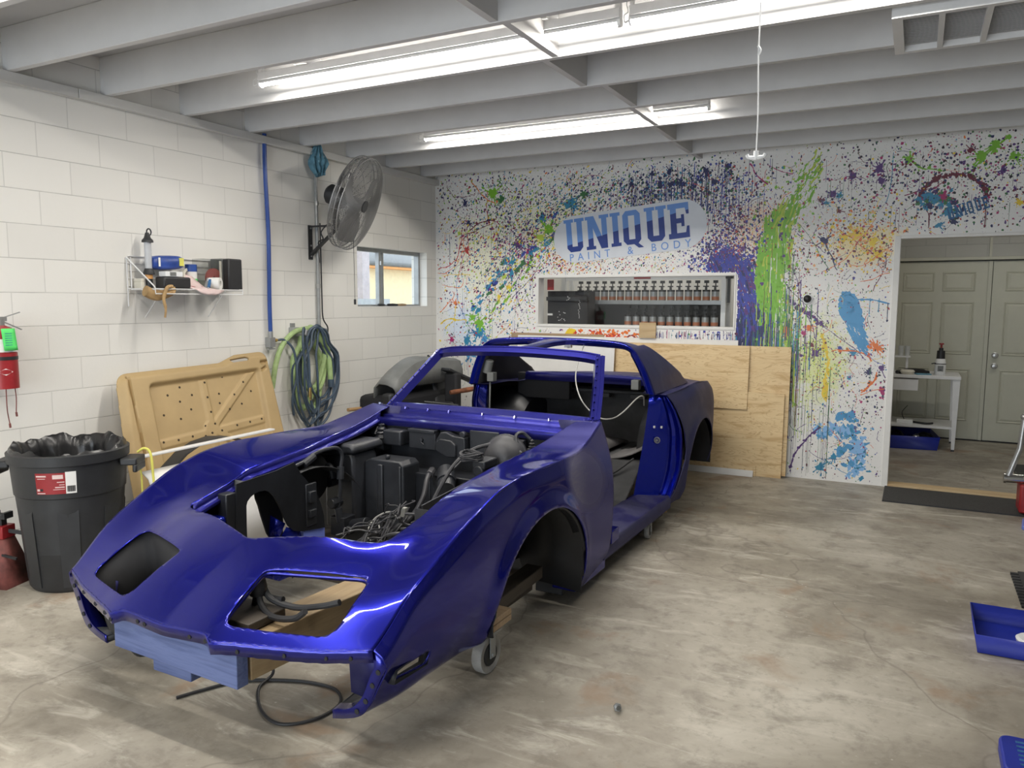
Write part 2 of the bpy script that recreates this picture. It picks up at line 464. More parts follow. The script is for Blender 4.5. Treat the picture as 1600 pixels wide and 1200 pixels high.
def mat_floor(name, tone=1.0):
    g = G(name); P = g.coord()
    a = g.noise(P, 0.9, 6, 0.62, 0.4); b = g.noise(P, 4.5, 8, 0.68, 0.3); c = g.noise(g.mapping(P, rot=(0, 0, 0.6), scale=(1, 3.5, 1)), 2.2, 6, 0.65, 0.8)
    col = g.ramp(a, [(0.30, (0.19, 0.17, 0.138)), (0.46, (0.29, 0.262, 0.213)), (0.60, (0.41, 0.378, 0.318)), (0.76, (0.54, 0.505, 0.435))])
    col = g.mix(g.math('MULTIPLY', g.smooth(b, 0.46, 0.68), 0.6), col, (0.17, 0.15, 0.12))
    col = g.mix(g.math('MULTIPLY', g.smooth(c, 0.52, 0.70), 0.6), col, (0.58, 0.545, 0.47))
    fine = g.noise(P, 17, 6, 0.7)
    col = g.mix(g.math('MULTIPLY', g.smooth(fine, 0.52, 0.68), 0.35), col, (0.15, 0.13, 0.105))
    col = g.mix(g.math('MULTIPLY', g.smooth(fine, 0.40, 0.30), 0.3), col, (0.60, 0.57, 0.50))
    rust = g.noise(g.mapping(P, loc=(3, 1, 0)), 2.0, 5, 0.6, 0.5)
    col = g.mix(g.math('MULTIPLY', g.smooth(rust, 0.57, 0.70), 0.55), col, (0.27, 0.17, 0.10))
    # hairline cracks and pale paint flecks
    vor = g.voronoi(g.vmath('ADD', P, g.vmath('SCALE', g.noise(P, 1.5, 3, col=True), 0.6)), 0.45, 1.0, 'DISTANCE_TO_EDGE')
    crack = g.smooth(vor.outputs['Distance'], 0.004, 0.0)
    col = g.mix(g.math('MULTIPLY', crack, 0.4), col, (0.14, 0.12, 0.10))
    fl = g.voronoi(P, 16, 1.0)
    fm = g.math('MULTIPLY', g.smooth(fl.outputs['Distance'], 0.09, 0.05), g.smooth(g.noise(P, 1.3, 3), 0.55, 0.62))
    col = g.mix(g.math('MULTIPLY', fm, 0.6), col, (0.62, 0.60, 0.55))
    if tone != 1.0: col = g.mix(1.0, col, (tone, tone, tone), 'MULTIPLY')
    g.set(color=col, rough=g.math('ADD', 0.36, g.math('MULTIPLY', b, 0.35)))
    g.bump(g.math('ADD', b, g.math('MULTIPLY', crack, -0.6)), 0.12, 0.004)
    return g.m
M['floor'] = mat_floor('worn_concrete')
def mat_block(name, col, axes):
    """painted 8x16 concrete block, axes = which object axes run along / up"""
    g = G(name); P = g.coord()
    x = g.node('ShaderNodeSeparateXYZ'); g.l.new(P, x.inputs[0])
    c = g.node('ShaderNodeCombineXYZ')
    g.l.new(g.math('ADD', x.outputs[axes[0]], 20.0), c.inputs[0]); g.l.new(g.math('ADD', x.outputs[axes[1]], 0.01), c.inputs[1])
    v = c.outputs[0]
    b = g.node('ShaderNodeTexBrick', offset=0.5, offset_frequency=2, squash=1.0)
    g.put(b.inputs['Vector'], v)
    for k, val in (('Scale', 1.0), ('Mortar Size', 0.0035), ('Mortar Smooth', 0.3), ('Bias', 0.0), ('Brick Width', 0.4064), ('Row Height', 0.2032)): b.inputs[k].default_value = val
    lo = tuple(k * 0.95 for k in col)
    b.inputs['Color1'].default_value = col + (1,); b.inputs['Color2'].default_value = lo + (1,)
    b.inputs['Mortar'].default_value = tuple(k * 0.80 for k in col) + (1,)
    big = g.noise(P, 1.1, 4, 0.6)
    cc = g.mix(g.math('MULTIPLY', g.smooth(big, 0.4, 0.7), 0.25), b.outputs['Color'], tuple(k * 0.9 for k in col))
    # thin shadow lines along the horizontal joints, put into the colour
    fz = g.math('FRACT', g.math('DIVIDE', g.math('ADD', x.outputs[axes[1]], 0.01), 0.2032))
    line = g.math('MULTIPLY', g.smooth(g.math('ABSOLUTE', g.math('SUBTRACT', fz, 0.5)), 0.488, 0.497), g.smooth(g.noise(P, 3.5, 4, 0.6), 0.32, 0.6))
    cc = g.mix(g.math('MULTIPLY', line, 0.7), cc, tuple(k * 0.42 for k in col))
    dots = g.voronoi(P, 9, 1.0)
    spot = g.math('MULTIPLY', g.smooth(dots.outputs['Distance'], 0.035, 0.02), g.smooth(g.noise(P, 2.2, 2), 0.60, 0.66))
    cc = g.mix(g.math('MULTIPLY', spot, 0.8), cc, (0.16, 0.15, 0.13))
    g.set(color=cc, rough=0.5)
    h = g.math('ADD', g.math('MULTIPLY', b.outputs['Fac'], -1.0), g.math('MULTIPLY', g.noise(P, 40, 4, 0.6), 0.18))
    g.bump(h, 0.35, 0.008)
    return g.m
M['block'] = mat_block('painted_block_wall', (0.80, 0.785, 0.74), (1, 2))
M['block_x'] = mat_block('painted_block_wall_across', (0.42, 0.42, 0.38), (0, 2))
M['joist'] = plain('painted_joist', (0.60, 0.595, 0.59), 0.55, var=0.05, scale=3)
M['deck'] = plain('painted_decking', (0.50, 0.50, 0.505), 0.6, var=0.06, scale=3)
M['plate'] = plain('painted_plate', (0.64, 0.63, 0.60), 0.55, var=0.05, scale=3)
M['mat_dark'] = plain('doormat_fibre', (0.045, 0.044, 0.042), 0.95, var=0.5, scale=120, bump=0.4)
def mat_tube():
    g = G('lit_tube'); g.set(color=(0.9, 0.9, 0.9), emit=TUBE_COLOR, estr=TUBE_POWER); return g.m
M['tube'] = mat_tube()
def mat_glass(name, tint=(1, 1, 1), refl=0.08):
    g = G(name); g.n.remove(g.b)
    tr = g.node('ShaderNodeBsdfTransparent'); tr.inputs[0].default_value = tint + (1,)
    gl = g.node('ShaderNodeBsdfGlossy'); gl.inputs['Roughness'].default_value = 0.01
    lw = g.node('ShaderNodeLayerWeight'); lw.inputs[0].default_value = 0.5
    fac = g.math('ADD', refl * 0.5, g.math('MULTIPLY', g.math('POWER', lw.outputs['Facing'], 4.0), 0.5))
    mx = g.node('ShaderNodeMixShader'); g.l.new(fac, mx.inputs[0]); g.l.new(tr.outputs[0], mx.inputs[1]); g.l.new(gl.outputs[0], mx.inputs[2])
    g.l.new(mx.outputs[0], g.n['Material Output'].inputs[0]); return g.m
M['glass'] = mat_glass('window_glass', (0.95, 0.97, 0.98))
M['clear'] = mat_glass('clear_packaging', (0.85, 0.86, 0.86))
def mat_sheet():
    g = G('clear_plastic_sheet'); P = g.coord()
    g.set(color=(0.75, 0.78, 0.82), rough=0.2, alpha=g.math('ADD', 0.35, g.math('MULTIPLY', g.noise(P, 8, 4), 0.4)))
    return g.m
M['sheet'] = mat_sheet()

def mat_mural():
    """white painted wall with soft washes of overspray; the thrown paint itself is built on top"""
    g = G('white_mural_ground'); P = g.coord()
    x = g.node('ShaderNodeSeparateXYZ'); g.l.new(P, x.inputs[0])
    c = g.node('ShaderNodeCombineXYZ'); g.l.new(x.outputs[0], c.inputs[0]); g.l.new(x.outputs[2], c.inputs[1]); P2 = c.outputs[0]
    mid = g.noise(P2, 9, 6, 0.72, 0.8)
    col = (0.82, 0.81, 0.785)
    for (cx, cz, rx, rz, c_) in [(0.6, 2.0, 0.7, 0.9, (0.88, 0.86, 0.66)), (1.4, 2.35, 0.8, 0.4, (0.84, 0.82, 0.60)), (4.0, 1.05, 0.42, 0.75, (0.72, 0.78, 0.28)), (4.3, 2.05, 0.55, 0.35, (0.90, 0.74, 0.36)), (0.3, 1.3, 0.4, 0.5, (0.66, 0.76, 0.90)), (3.5, 2.25, 0.6, 0.4, (0.85, 0.68, 0.50))]:
        v = g.vmath('MULTIPLY', g.vmath('SUBTRACT', P2, (cx, cz, 0)), (1 / rx, 1 / rz, 0))
        r = g.math('SUBTRACT', 1.0, g.vmath('LENGTH', v), clamp=True)
        t = g.math('ADD', g.math('MULTIPLY', r, 0.9), g.math('MULTIPLY', g.math('SUBTRACT', mid, 0.5), 1.2))
        col = g.mix(g.math('MULTIPLY', g.smooth(t, 0.3, 0.75), 0.8), col, c_)
    g.set(color=col, rough=0.45)
    return g.m
M['mural'] = mat_mural()

# ------------------------------------------------------------ room shell
def wall_cells(us, vs, holes, plane, lo, hi):
    """slab with rectangular holes. plane 0: u=y v=z, thickness in x; plane 1: u=x v=z, thickness in y; plane 2: u=x v=y, thickness in z"""
    us = sorted(set(us + [h[0] for h in holes] + [h[1] for h in holes])); vs = sorted(set(vs + [h[2] for h in holes] + [h[3] for h in holes]))
    def solid(i, j):
        if i < 0 or j < 0 or i >= len(us) - 1 or j >= len(vs) - 1: return False
        cu, cv = (us[i] + us[i + 1]) / 2, (vs[j] + vs[j + 1]) / 2
        return not any(h[0] < cu < h[1] and h[2] < cv < h[3] for h in holes)
    def P(u, v, t):
        return {0: (t, u, v), 1: (u, t, v), 2: (u, v, t)}[plane]
    b = MB()
    for i in range(len(us) - 1):
        for j in range(len(vs) - 1):
            if not solid(i, j): continue
            u0, u1, v0, v1 = us[i], us[i + 1], vs[j], vs[j + 1]
            for t in (lo, hi): b.add([P(u0, v0, t), P(u1, v0, t), P(u1, v1, t), P(u0, v1, t)], [(0, 1, 2, 3)])
            if not solid(i - 1, j): b.add([P(u0, v0, lo), P(u0, v1, lo), P(u0, v1, hi), P(u0, v0, hi)], [(0, 1, 2, 3)])
            if not solid(i + 1, j): b.add([P(u1, v0, lo), P(u1, v1, lo), P(u1, v1, hi), P(u1, v0, hi)], [(0, 1, 2, 3)])
            if not solid(i, j - 1): b.add([P(u0, v0, lo), P(u1, v0, lo), P(u1, v0, hi), P(u0, v0, hi)], [(0, 1, 2, 3)])
            if not solid(i, j + 1): b.add([P(u0, v1, lo), P(u1, v1, lo), P(u1, v1, hi), P(u0, v1, hi)], [(0, 1, 2, 3)])
    return b
XR, YR, ZC, ZJ = 8.2, -11.0, 3.12, 2.88
WY0, WY1, WZ0, WZ1 = -1.362, -0.18, 1.505, 2.09          # window in the block wall
BX0, BX1, BZ0, BZ1 = 1.245, 3.262, 1.318, 1.826          # window to the mixing room
DX0, DX1, DZ1 = 4.58, 6.45, 2.11                          # opening to the back room

struct(MB().box((-0.2, YR - 0.2, -0.12), (XR, 0.14, 0.0)).build('floor', M['floor']))
struct(MB().box((-0.2, 0.14, -0.12), (XR, 3.1, -0.0)).build('floor_back', M['floor']))
struct(wall_cells([YR, 0.14], [0, ZC], [(WY0, WY1, WZ0, WZ1)], 0, -0.2, 0.0).build('wall_left', M['block']))
wb_ = struct(wall_cells([0.0, XR], [0, ZC], [(BX0, BX1, BZ0, BZ1), (DX0, DX1, 0, DZ1)], 1, 0.0, 0.12).build('wall_back', M['mural']))
struct(wall_cells([YR, 3.1], [0, ZC], [], 0, XR, XR + 0.15).build('wall_right', plain('grey_block', (0.33, 0.33, 0.32), 0.7)))
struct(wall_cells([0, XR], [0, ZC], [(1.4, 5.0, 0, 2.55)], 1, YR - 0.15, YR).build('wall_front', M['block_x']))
struct(MB().box((-0.2, YR - 0.15, ZC), (XR + 0.15, 3.2, ZC + 0.1)).build('ceiling', M['deck']))
# back room
struct(MB().box((3.45, 0.12, 0), (3.55, 3.0, ZC)).build('wall_back_room_left', M['block']))
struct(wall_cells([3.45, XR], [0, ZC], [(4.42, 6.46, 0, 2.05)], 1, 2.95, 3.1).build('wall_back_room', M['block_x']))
struct(MB().box((4.2, 3.1, -0.1), (6.7, 3.2, 2.3)).build('light_block_beyond_doors', M['block_x']))  # unseen panel added to stop sky light leaking through the door gaps
# mixing room behind the back-wall window
struct(MB().box((0.3, 1.9, 0), (3.45, 2.0, ZC)).build('wall_mixing_room', M['white']))
struct(MB().box((0.2, 0.12, 0), (0.3, 2.0, ZC)).build('wall_mixing_room_left', M['white']))

# joists, blocking, wall plate
for k in range(11):
    y = 0.0 - 0.285 - 0.6055 * k if k < 8 else -0.285 - 0.6055 * 7 - 0.6096 * (k - 7)
    struct(MB().box((-0.0, y, ZJ), (XR, y + 0.042, ZC)).build('ceiling_joist', M['joist'], bevel=0.003))
for k in range(11, 18):
    y = -0.285 - 0.6055 * 7 - 0.6096 * (k - 7)
    struct(MB().box((0.0, y, ZJ), (XR, y + 0.042, ZC)).build('ceiling_joist', M['joist']))
for k, xx in enumerate((2.86, 2.885, 2.92, 2.955, 2.84, 2.92, 2.88)):
    y = -0.285 - 0.6055 * k
    struct(MB().box((xx, y - 0.6055 + 0.042, ZJ + 0.004), (xx + 0.04, y, ZC)).build('joist_blocking', M['joist']))
struct(MB().box((2.88, -0.243, ZJ), (2.92, 0.0, ZC)).build('joist_blocking', M['joist']))
struct(MB().box((0.0, -4.10, ZJ - 0.06), (0.055, 0.0, ZJ)).build('trim_1', M['plate'], bevel=0.004))
struct(MB().box((0.0, YR, ZJ - 0.062), (0.055, -4.104, ZJ)).build('trim_2', M['plate'], bevel=0.004))
b = MB().box((DX0 - 0.035, -0.012, 0.0), (DX0 + 0.012, 0.13, DZ1 + 0.012)).box((DX0 + 0.012, -0.012, DZ1 - 0.012), (DX1, 0.13, DZ1 + 0.012))
struct(b.build('trim_3', M['white'], bevel=0.003))
struct(MB().box((DX0 + 0.012, -0.02, 0.0), (DX1, 0.13, 0.025)).build('trim_4', M['pine'], bevel=0.004))

# window_1: aluminium slider in the block wall
w1 = thing('window_1', 'aluminium sliding window high in the white block wall', 'window'); struct(w1)
xf = -0.12
b = MB()
for (y0, y1, z0, z1) in [(WY0, WY1, WZ1 - 0.035, WZ1), (WY0, WY1, WZ0, WZ0 + 0.03), (WY0, WY0 + 0.03, WZ0 + 0.03, WZ1 - 0.035), (WY1 - 0.03, WY1, WZ0 + 0.03, WZ1 - 0.035)]:
    b.box((xf - 0.03, y0, z0), (xf + 0.03, y1, z1))
b.build('window_frame', M['galv'], w1, bevel=0.002)
ym = -0.86
MB().box((xf - 0.01, ym - 0.055, WZ0 + 0.03), (xf + 0.035, ym - 0.02, WZ1 - 0.035)).box((xf - 0.02, ym + 0.005, WZ0 + 0.03), (xf + 0.025, ym + 0.035, WZ1 - 0.035)).build('meeting_stile', M['galv'], w1)
MB().box((xf + 0.036, ym - 0.045, 1.93), (xf + 0.055, ym - 0.03, 1.97)).build('latch', M['steel'], w1)
MB().add([(xf, WY0 + 0.03, WZ0 + 0.03), (xf, ym - 0.02, WZ0 + 0.03), (xf, ym - 0.02, WZ1 - 0.035), (xf, WY0 + 0.03, WZ1 - 0.035)], [(0, 1, 2, 3)]).build('pane', M['glass'], w1)
MB().add([(xf - 0.012, ym, WZ0 + 0.03), (xf - 0.012, WY1 - 0.03, WZ0 + 0.03), (xf - 0.012, WY1 - 0.03, WZ1 - 0.035), (xf - 0.012, ym, WZ1 - 0.035)], [(0, 1, 2, 3)]).build('pane', M['glass'], w1)
MB().box((xf + 0.031, WY0 + 0.001, WZ0 + 0.001), (-0.001, WY1 - 0.001, WZ0 + 0.012)).build('window_sill', M['white'], w1)
# clutter on the sill
for (y, l, col, lab, nm) in [(-0.93, 0.10, 'black', 'small black bit of hardware on the window sill, nearest the meeting stile', 'hardware_bit'), (-0.74, 0.16, 'black_matte', 'black tool lying on the window sill', 'chisel'), (-0.58, 0.14, 'lumber', 'short wood scrap on the window sill beside the black tool', 'wood_scrap')]:
    o = MB().tube([(-0.05, y - l / 2, WZ0 + 0.026), (-0.047, y, WZ0 + 0.027), (-0.05, y + l / 2, WZ0 + 0.026)], [0.012, 0.014, 0.010], 8).build(nm, M[col]); tag(o, lab, 'tool' if nm == 'chisel' else 'scrap')
# outside the window
o = thing('neighbouring_building', 'cream building with orange fascia seen through the window', 'building')
MB().box((-7.2, -3.0, 0), (-7.0, 12, 2.35)).build('wall', M['cream'], o)
MB().box((-7.1, -3.0, 2.35), (-6.75, 12, 2.50)).build('fascia', M['orange_trim'], o)
MB().add([(-6.7, -3, 2.5), (-6.7, 12, 2.5), (-9.5, 12, 3.5), (-9.5, -3, 3.5)], [(0, 1, 2, 3)]).build('roof', M['grey_plastic'], o, solid=0.1)
M['post_grey'] = plain('weathered_post', (0.52, 0.46, 0.46), 0.8)
for (xx, yy, lab) in [(-3.2, 1.75, 'weathered porch post behind the left window pane'), (-3.2, 2.72, 'weathered porch post behind the right window pane')]:
    tag(MB().box((xx - 0.09, yy - 0.09, 0), (xx + 0.09, yy + 0.09, 3.4)).build('porch_post', M['post_grey']), lab, 'post', 'porch posts outside')
o = thing('chain_link_fence', 'chain link fence with a flat top rail outside the window', 'fence')
MB().box((-2.35, -1.0, 1.44), (-2.30, 2.25, 1.60)).build('top_rail', M['galv'], o)
MB().box((-2.36, 2.15, 0), (-2.29, 2.22, 1.45)).build('post', M['galv'], o)
b = MB()
for k in range(34):
    y = -1.0 + k * 0.1
    for s in (-1, 1):
        b.tube([(-2.32, y, 0.9), (-2.32, y + s * 0.28, 1.45)], 0.003, 4, caps=False)
b.build('wire_mesh', M['galv'], o)
struct(MB().box((-30, -20, -0.2), (-0.2, 30, -0.1)).build('ground', plain('gravel', (0.45, 0.42, 0.36), 0.9)))
M['leaves'] = plain('leaves', (0.16, 0.17, 0.08), 0.8, var=0.6, scale=12)
def tree(cx, cy, lab):
    t = thing('tree', lab, 'tree', (cx, cy, 0))
    MB().tube([(0, 0, 0), (0.1, 0.05, 2.0), (0, 0.1, 3.6)], [0.18, 0.14, 0.08], 8).build('trunk', M['lumber_dark'], t)
    b = MB(); rr = random.Random(int(cy * 10))
    for k in range(900):
        a, e, r = rr.uniform(0, 2 * PI), rr.uniform(-1, 1), rr.uniform(0.3, 1.0) ** 0.5
        c = Vector((math.cos(a) * math.sqrt(1 - e * e), math.sin(a) * math.sqrt(1 - e * e), e * 0.75)) * 1.9 * r + Vector((0, 0, 4.4))
        n = Vector((rr.gauss(0, 1), rr.gauss(0, 1), rr.gauss(0, 1))).normalized(); u = n.orthogonal().normalized() * 0.13; v = n.cross(u)
        b.add([c - u, c - v * 0.5, c + u, c + v * 0.5], [(0, 1, 2, 3)])
    b.build('foliage', M['leaves'], t)
tree(-11.5, 3.6, 'leafy tree beyond the cream building, left in the window')
tree(-11.0, 7.6, 'leafy tree beyond the cream building, right in the window')

# window_2: fixed pane to the mixing room
w2 = thing('window_2', 'long low interior window set in the splattered wall', 'window'); struct(w2)
b = MB()
for (x0, x1, z0, z1) in [(BX0, BX1, BZ1 - 0.014, BZ1 + 0.004), (BX0, BX1, BZ0 - 0.004, BZ0 + 0.022), (BX0, BX0 + 0.018, BZ0 + 0.022, BZ1 - 0.014), (BX1 - 0.016, BX1, BZ0 + 0.022, BZ1 - 0.014)]:
    b.box((x0, -0.008, z0), (x1, 0.125, z1))
b.build('window_frame', M['white'], w2, bevel=0.002)
MB().add([(BX0 + 0.01, 0.038, BZ0 + 0.01), (BX1 - 0.01, 0.038, BZ0 + 0.01), (BX1 - 0.01, 0.038, BZ1 - 0.01), (BX0 + 0.01, 0.038, BZ1 - 0.01)], [(0, 1, 2, 3)]).build('pane', M['glass'], w2)

# ------------------------------------------------------------ thrown paint on the back wall (thin raised paint, one mesh)
PC = dict(navy=(0.018, 0.022, 0.10), blue=(0.035, 0.05, 0.34), purple=(0.09, 0.03, 0.18), ink=(0.012, 0.012, 0.018), maroon=(0.15, 0.015, 0.035), teal=(0.03, 0.24, 0.42), cyan=(0.07, 0.30, 0.58),
          magenta=(0.40, 0.02, 0.14), green=(0.20, 0.48, 0.035), lime=(0.50, 0.62, 0.07), yellow=(0.82, 0.60, 0.04), orange=(0.74, 0.17, 0.02), red=(0.50, 0.045, 0.035), forest=(0.045, 0.17, 0.055), pale=(0.24, 0.47, 0.78), peach=(0.85, 0.45, 0.20), white=(0.80, 0.79, 0.77))
PK = list(PC)
class Paint:
    def __init__(s): s.b = MB(); s.n = 0; s.r = random.Random(99)
    def ok(s, x, z, m=0.0):
        if x < 0.012 + m or z < 0.012 + m or x > 8.1 or z > 3.1: return False
        if 1.235 - m < x < 3.272 + m and 1.308 - m < z < 1.836 + m: return False
        if x > 4.54 - m and z < 2.125 + m and x < 6.5: return False
        return True
    def poly(s, pts, c):
        pts = [p for p in pts]
        if not all(s.ok(*p) for p in pts): return
        s.n += 1; y = -0.0003 - 0.00055 * ((s.n % 997) / 997)
        s.b.cur = PK.index(c); s.b.add([(x, y, z) for x, z in pts], [tuple(range(len(pts)))])
    def blob(s, x, z, r, c, st=1.0, ang=0.0, irr=0.35):
        n = 5 if r < 0.003 else (7 if r < 0.008 else (10 if r < .016 else 15)); ca, sa = math.cos(ang), math.sin(ang); pts = []
        for k in range(n):
            t = 2 * PI * k / n; q = r * (1 + s.r.uniform(-irr, irr)); u, v = q * math.cos(t) * st, q * math.sin(t); pts.append((x + u * ca - v * sa, z + u * sa + v * ca))
        s.poly(pts, c)
    def ribbon(s, path, w, c):
        for (x0, z0), (x1, z1) in zip(path[:-1], path[1:]):
            d = math.hypot(x1 - x0, z1 - z0) + 1e-9; nx, nz = -(z1 - z0) / d, (x1 - x0) / d; a = w * s.r.uniform(0.5, 1.2) / 2; e = 0.15
            xa, za, xb, zb = x0 - (x1 - x0) * e, z0 - (z1 - z0) * e, x1 + (x1 - x0) * e, z1 + (z1 - z0) * e
            s.poly([(xa + nx * a, za + nz * a), (xb + nx * a, zb + nz * a), (xb - nx * a, zb - nz * a), (xa - nx * a, za - nz * a)], c)
    def drip(s, x, z, ln, w, c):
        n = max(2, int(ln / 0.05)); p = [(x + s.r.uniform(-.0012, .0012), z - ln * k / n) for k in range(n + 1)]
        while len(p) > 1 and not s.ok(*p[-1], 0.004): p.pop()
        if len(p) > 1: s.ribbon(p, w, c); s.blob(p[-1][0], p[-1][1], w * 0.8, c, 1.5, PI / 2)
    def splat(s, x, z, r, c, fingers=10, sat=14, ang=None):
        s.blob(x, z, r, c, 1.15, s.r.uniform(0, 3), 0.4)
        for k in range(fingers):
            a = s.r.uniform(0, 2 * PI) if ang is None else ang + s.r.gauss(0, 0.45) + (PI if s.r.random() < .3 else 0); ln = r * s.r.uniform(0.9, 2.6); w = r * s.r.uniform(.1, .35)
            q = [(x + math.cos(a) * r * .6, z + math.sin(a) * r * .6), (x + math.cos(a) * ln, z + math.sin(a) * ln)]; s.ribbon(q, w, c); s.blob(q[1][0], q[1][1], w * .8, c)
        for k in range(sat):
            a = s.r.uniform(0, 2 * PI) if ang is None else ang + s.r.gauss(0, .5); d = r * s.r.uniform(1.4, 4.5); s.blob(x + math.cos(a) * d, z + math.sin(a) * d, r * s.r.uniform(.04, .2), c, s.r.uniform(1, 2.2), a)
    def string(s, x, z, ang, ln, w, c, curl=0.35, bend=0.0):
        n = max(4, int(ln / 0.022)); p = [(x, z)]
        for k in range(n):
            ang += s.r.gauss(0, curl) * 0.5 + bend / n; x += math.cos(ang) * ln / n; z += math.sin(ang) * ln / n; p.append((x, z))
        s.ribbon(p, w, c)
        for q in p[::3]:
            if s.r.random() < .5: s.blob(q[0] + s.r.gauss(0, w), q[1] + s.r.gauss(0, w), w * s.r.uniform(.5, 1.3), c)
        return p
    def strokes(s, cx, cz, rx, rz, n, c, ang, ln, w, shear=0.0):
        """mass of short brushed or run strokes filling an ellipse"""
        for k in range(n):
            a, q = s.r.uniform(0, 2 * PI), math.sqrt(s.r.random()) * s.r.choice((1, 1, 1, 1.15)); u, v = q * rx * math.cos(a), q * rz * math.sin(a)
            x, z = cx + u + shear * v, cz + v; l = ln * s.r.uniform(.3, 1.2); t = ang + s.r.gauss(0, .10)
            cc = c if isinstance(c, str) else s.r.choice(c)
            p = [(x - math.cos(t) * l * (k2 / 3 - .5) + s.r.uniform(-.2, .2) * w, z - math.sin(t) * l * (k2 / 3 - .5)) for k2 in range(4)]
            s.ribbon(p, w * s.r.uniform(.4, 1.3), cc)
    def cloud(s, cx, cz, rx, rz, n, cols, rmin=.0016, rmax=.012, st=1.0, ang=0.0, p=3.0):
        for k in range(n):
            x, z = s.r.gauss(cx, rx), s.r.gauss(cz, rz); r = rmin * .8 + (rmax * .8 - rmin) * s.r.random() ** p
            s.blob(x, z, r, s.r.choice(cols), s.r.uniform(1, max(1.0, st)), ang + s.r.gauss(0, .3))
PT = Paint(); R_ = PT.r
dark = ['navy', 'purple', 'ink', 'maroon', 'navy', 'ink', 'purple']; mixd = dark + ['teal', 'magenta', 'green', 'orange', 'yellow', 'red', 'forest', 'blue']
# even rain of flecks over the wall
for k in range(13000):
    x, z = R_.uniform(0, 6.4), R_.uniform(0, 2.92); PT.blob(x, z, .0011 + .006 * R_.random() ** 3.5, R_.choice(mixd), R_.uniform(1, 2.6), R_.uniform(1.0, 2.2))
# left part: pink, orange, yellow, teal throws
PT.cloud(0.9, 2.05, .50, .45, 4600, ['purple', 'maroon', 'magenta', 'navy', 'teal', 'lime', 'yellow'], rmax=.013, st=2.2, ang=.9)
PT.cloud(0.65, 1.3, .38, .40, 650, ['teal', 'cyan', 'navy', 'green', 'yellow', 'lime', 'red'], rmax=.014, st=1.6)
PT.cloud(1.35, 2.25, .5, .30, 2600, ['lime', 'yellow', 'forest', 'purple', 'teal', 'navy'], rmax=.011, st=2.5, ang=.7)
PT.cloud(0.6, 2.6, .5, .18, 1300, ['navy', 'purple', 'forest', 'maroon', 'green'], rmax=.012, st=2, ang=2.2)
PT.cloud(1.62, 1.98, .16, .09, 420, ['orange', 'peach', 'red'], rmax=.012)
PT.cloud(1.05, 2.12, .2, .14, 420, ['purple', 'magenta', 'navy'], rmax=.014)
PT.strokes(1.05, 2.0, .75, .07, 150, 'teal', .74, .10, .014, 0) if False else None
for t in np.linspace(0, 1, 60): PT.blob(.45 + 1.25 * t + R_.gauss(0, .04), 1.5 + .98 * t + R_.gauss(0, .05), R_.uniform(.006, .026), R_.choice(['teal', 'teal', 'cyan', 'blue', 'forest']), 2.0, .8, .5)
for t in np.linspace(0, 1, 26): PT.blob(.55 + .75 * t + R_.gauss(0, .03), 1.25 + .85 * t + R_.gauss(0, .03), R_.uniform(.004, .016), R_.choice(['green', 'lime', 'green']), 2.4, .9, .5)
for (x, z, r, c) in [(.55, 1.24, .05, 'teal'), (.45, 1.02, .055, 'cyan'), (.40, 1.13, .035, 'teal'), (.62, 1.17, .03, 'cyan'), (.55, 1.34, .045, 'green'), (.47, 1.40, .03, 'green'), (.86, 1.83, .02, 'lime'), (.90, 1.72, .022, 'yellow'), (.80, 1.62, .02, 'yellow'), (.72, 2.70, .05, 'green'), (.82, 2.63, .03, 'forest'), (1.36, 2.30, .045, 'green'), (1.28, 2.22, .03, 'lime'), (1.02, 2.16, .04, 'purple'), (1.14, 2.08, .03, 'magenta'), (.88, 2.0, .035, 'teal'), (.80, 1.86, .035, 'teal'), (.40, 2.12, .03, 'red'), (1.30, 2.42, .04, 'teal'), (1.6, 2.55, .05, 'teal'), (1.75, 2.63, .035, 'forest'), (.25, 1.55, .022, 'orange'), (.30, 2.3, .02, 'lime'), (.38, 2.62, .025, 'navy'), (.42, 2.40, .03, 'navy'), (.2, 1.15, .025, 'magenta')]:
    PT.splat(x, z, r, c, 12, 16)
PT.blob(.945, 1.86, .022, 'teal', 2.6, PI / 2, .15); PT.drip(.945, 1.84, .16, .012, 'teal')
for (x, z, a, l, w, c, bend) in [(.33, 2.32, -1.9, .75, .010, 'red', .5), (.36, 2.30, -1.8, .7, .007, 'orange', .3), (.40, 2.34, -1.95, .6, .007, 'red', .2), (.42, 2.32, .15, .35, .012, 'maroon', -1.2), (.30, 2.25, .3, .5, .007, 'maroon', -.6), (.08, 1.75, -.3, .35, .007, 'orange', 1.5), (.06, 1.32, .5, .35, .014, 'yellow', -.4), (.05, 1.45, .2, .3, .008, 'orange', 1.0), (.12, 1.28, .6, .3, .010, 'yellow', .4), (.08, 1.85, .2, .35, .007, 'yellow', .2), (.95, 1.6, 1.1, .5, .006, 'navy', -.3), (.7, 1.45, 1.0, .8, .005, 'navy', .0), (1.1, 1.7, -1.2, .6, .005, 'ink', .3), (1.05, 1.5, 1.9, .5, .006, 'purple', -.3), (1.2, 1.5, .4, .45, .005, 'orange', .3), (.45, 2.85, -1.1, .4, .010, 'orange', .0), (.65, 2.72, -1.3, .35, .007, 'red', .4), (.15, 2.8, -.9, .4, .006, 'maroon', .2), (.6, 1.85, .9, .9, .005, 'forest', .1), (.65, 1.1, 1.57, .9, .006, 'blue', 0), (2.55, 1.90, -.9, .20, .007, 'maroon', -.3), (1.55, 2.82, -.8, .5, .005, 'red', .5)]:
    PT.string(x, z, a, l, w, c, .4, bend)
for k in range(60): PT.drip(R_.uniform(.1, 1.2), R_.uniform(1.0, 2.5), R_.uniform(.05, .5), R_.uniform(.0015, .004), R_.choice(['navy', 'blue', 'forest', 'purple']))
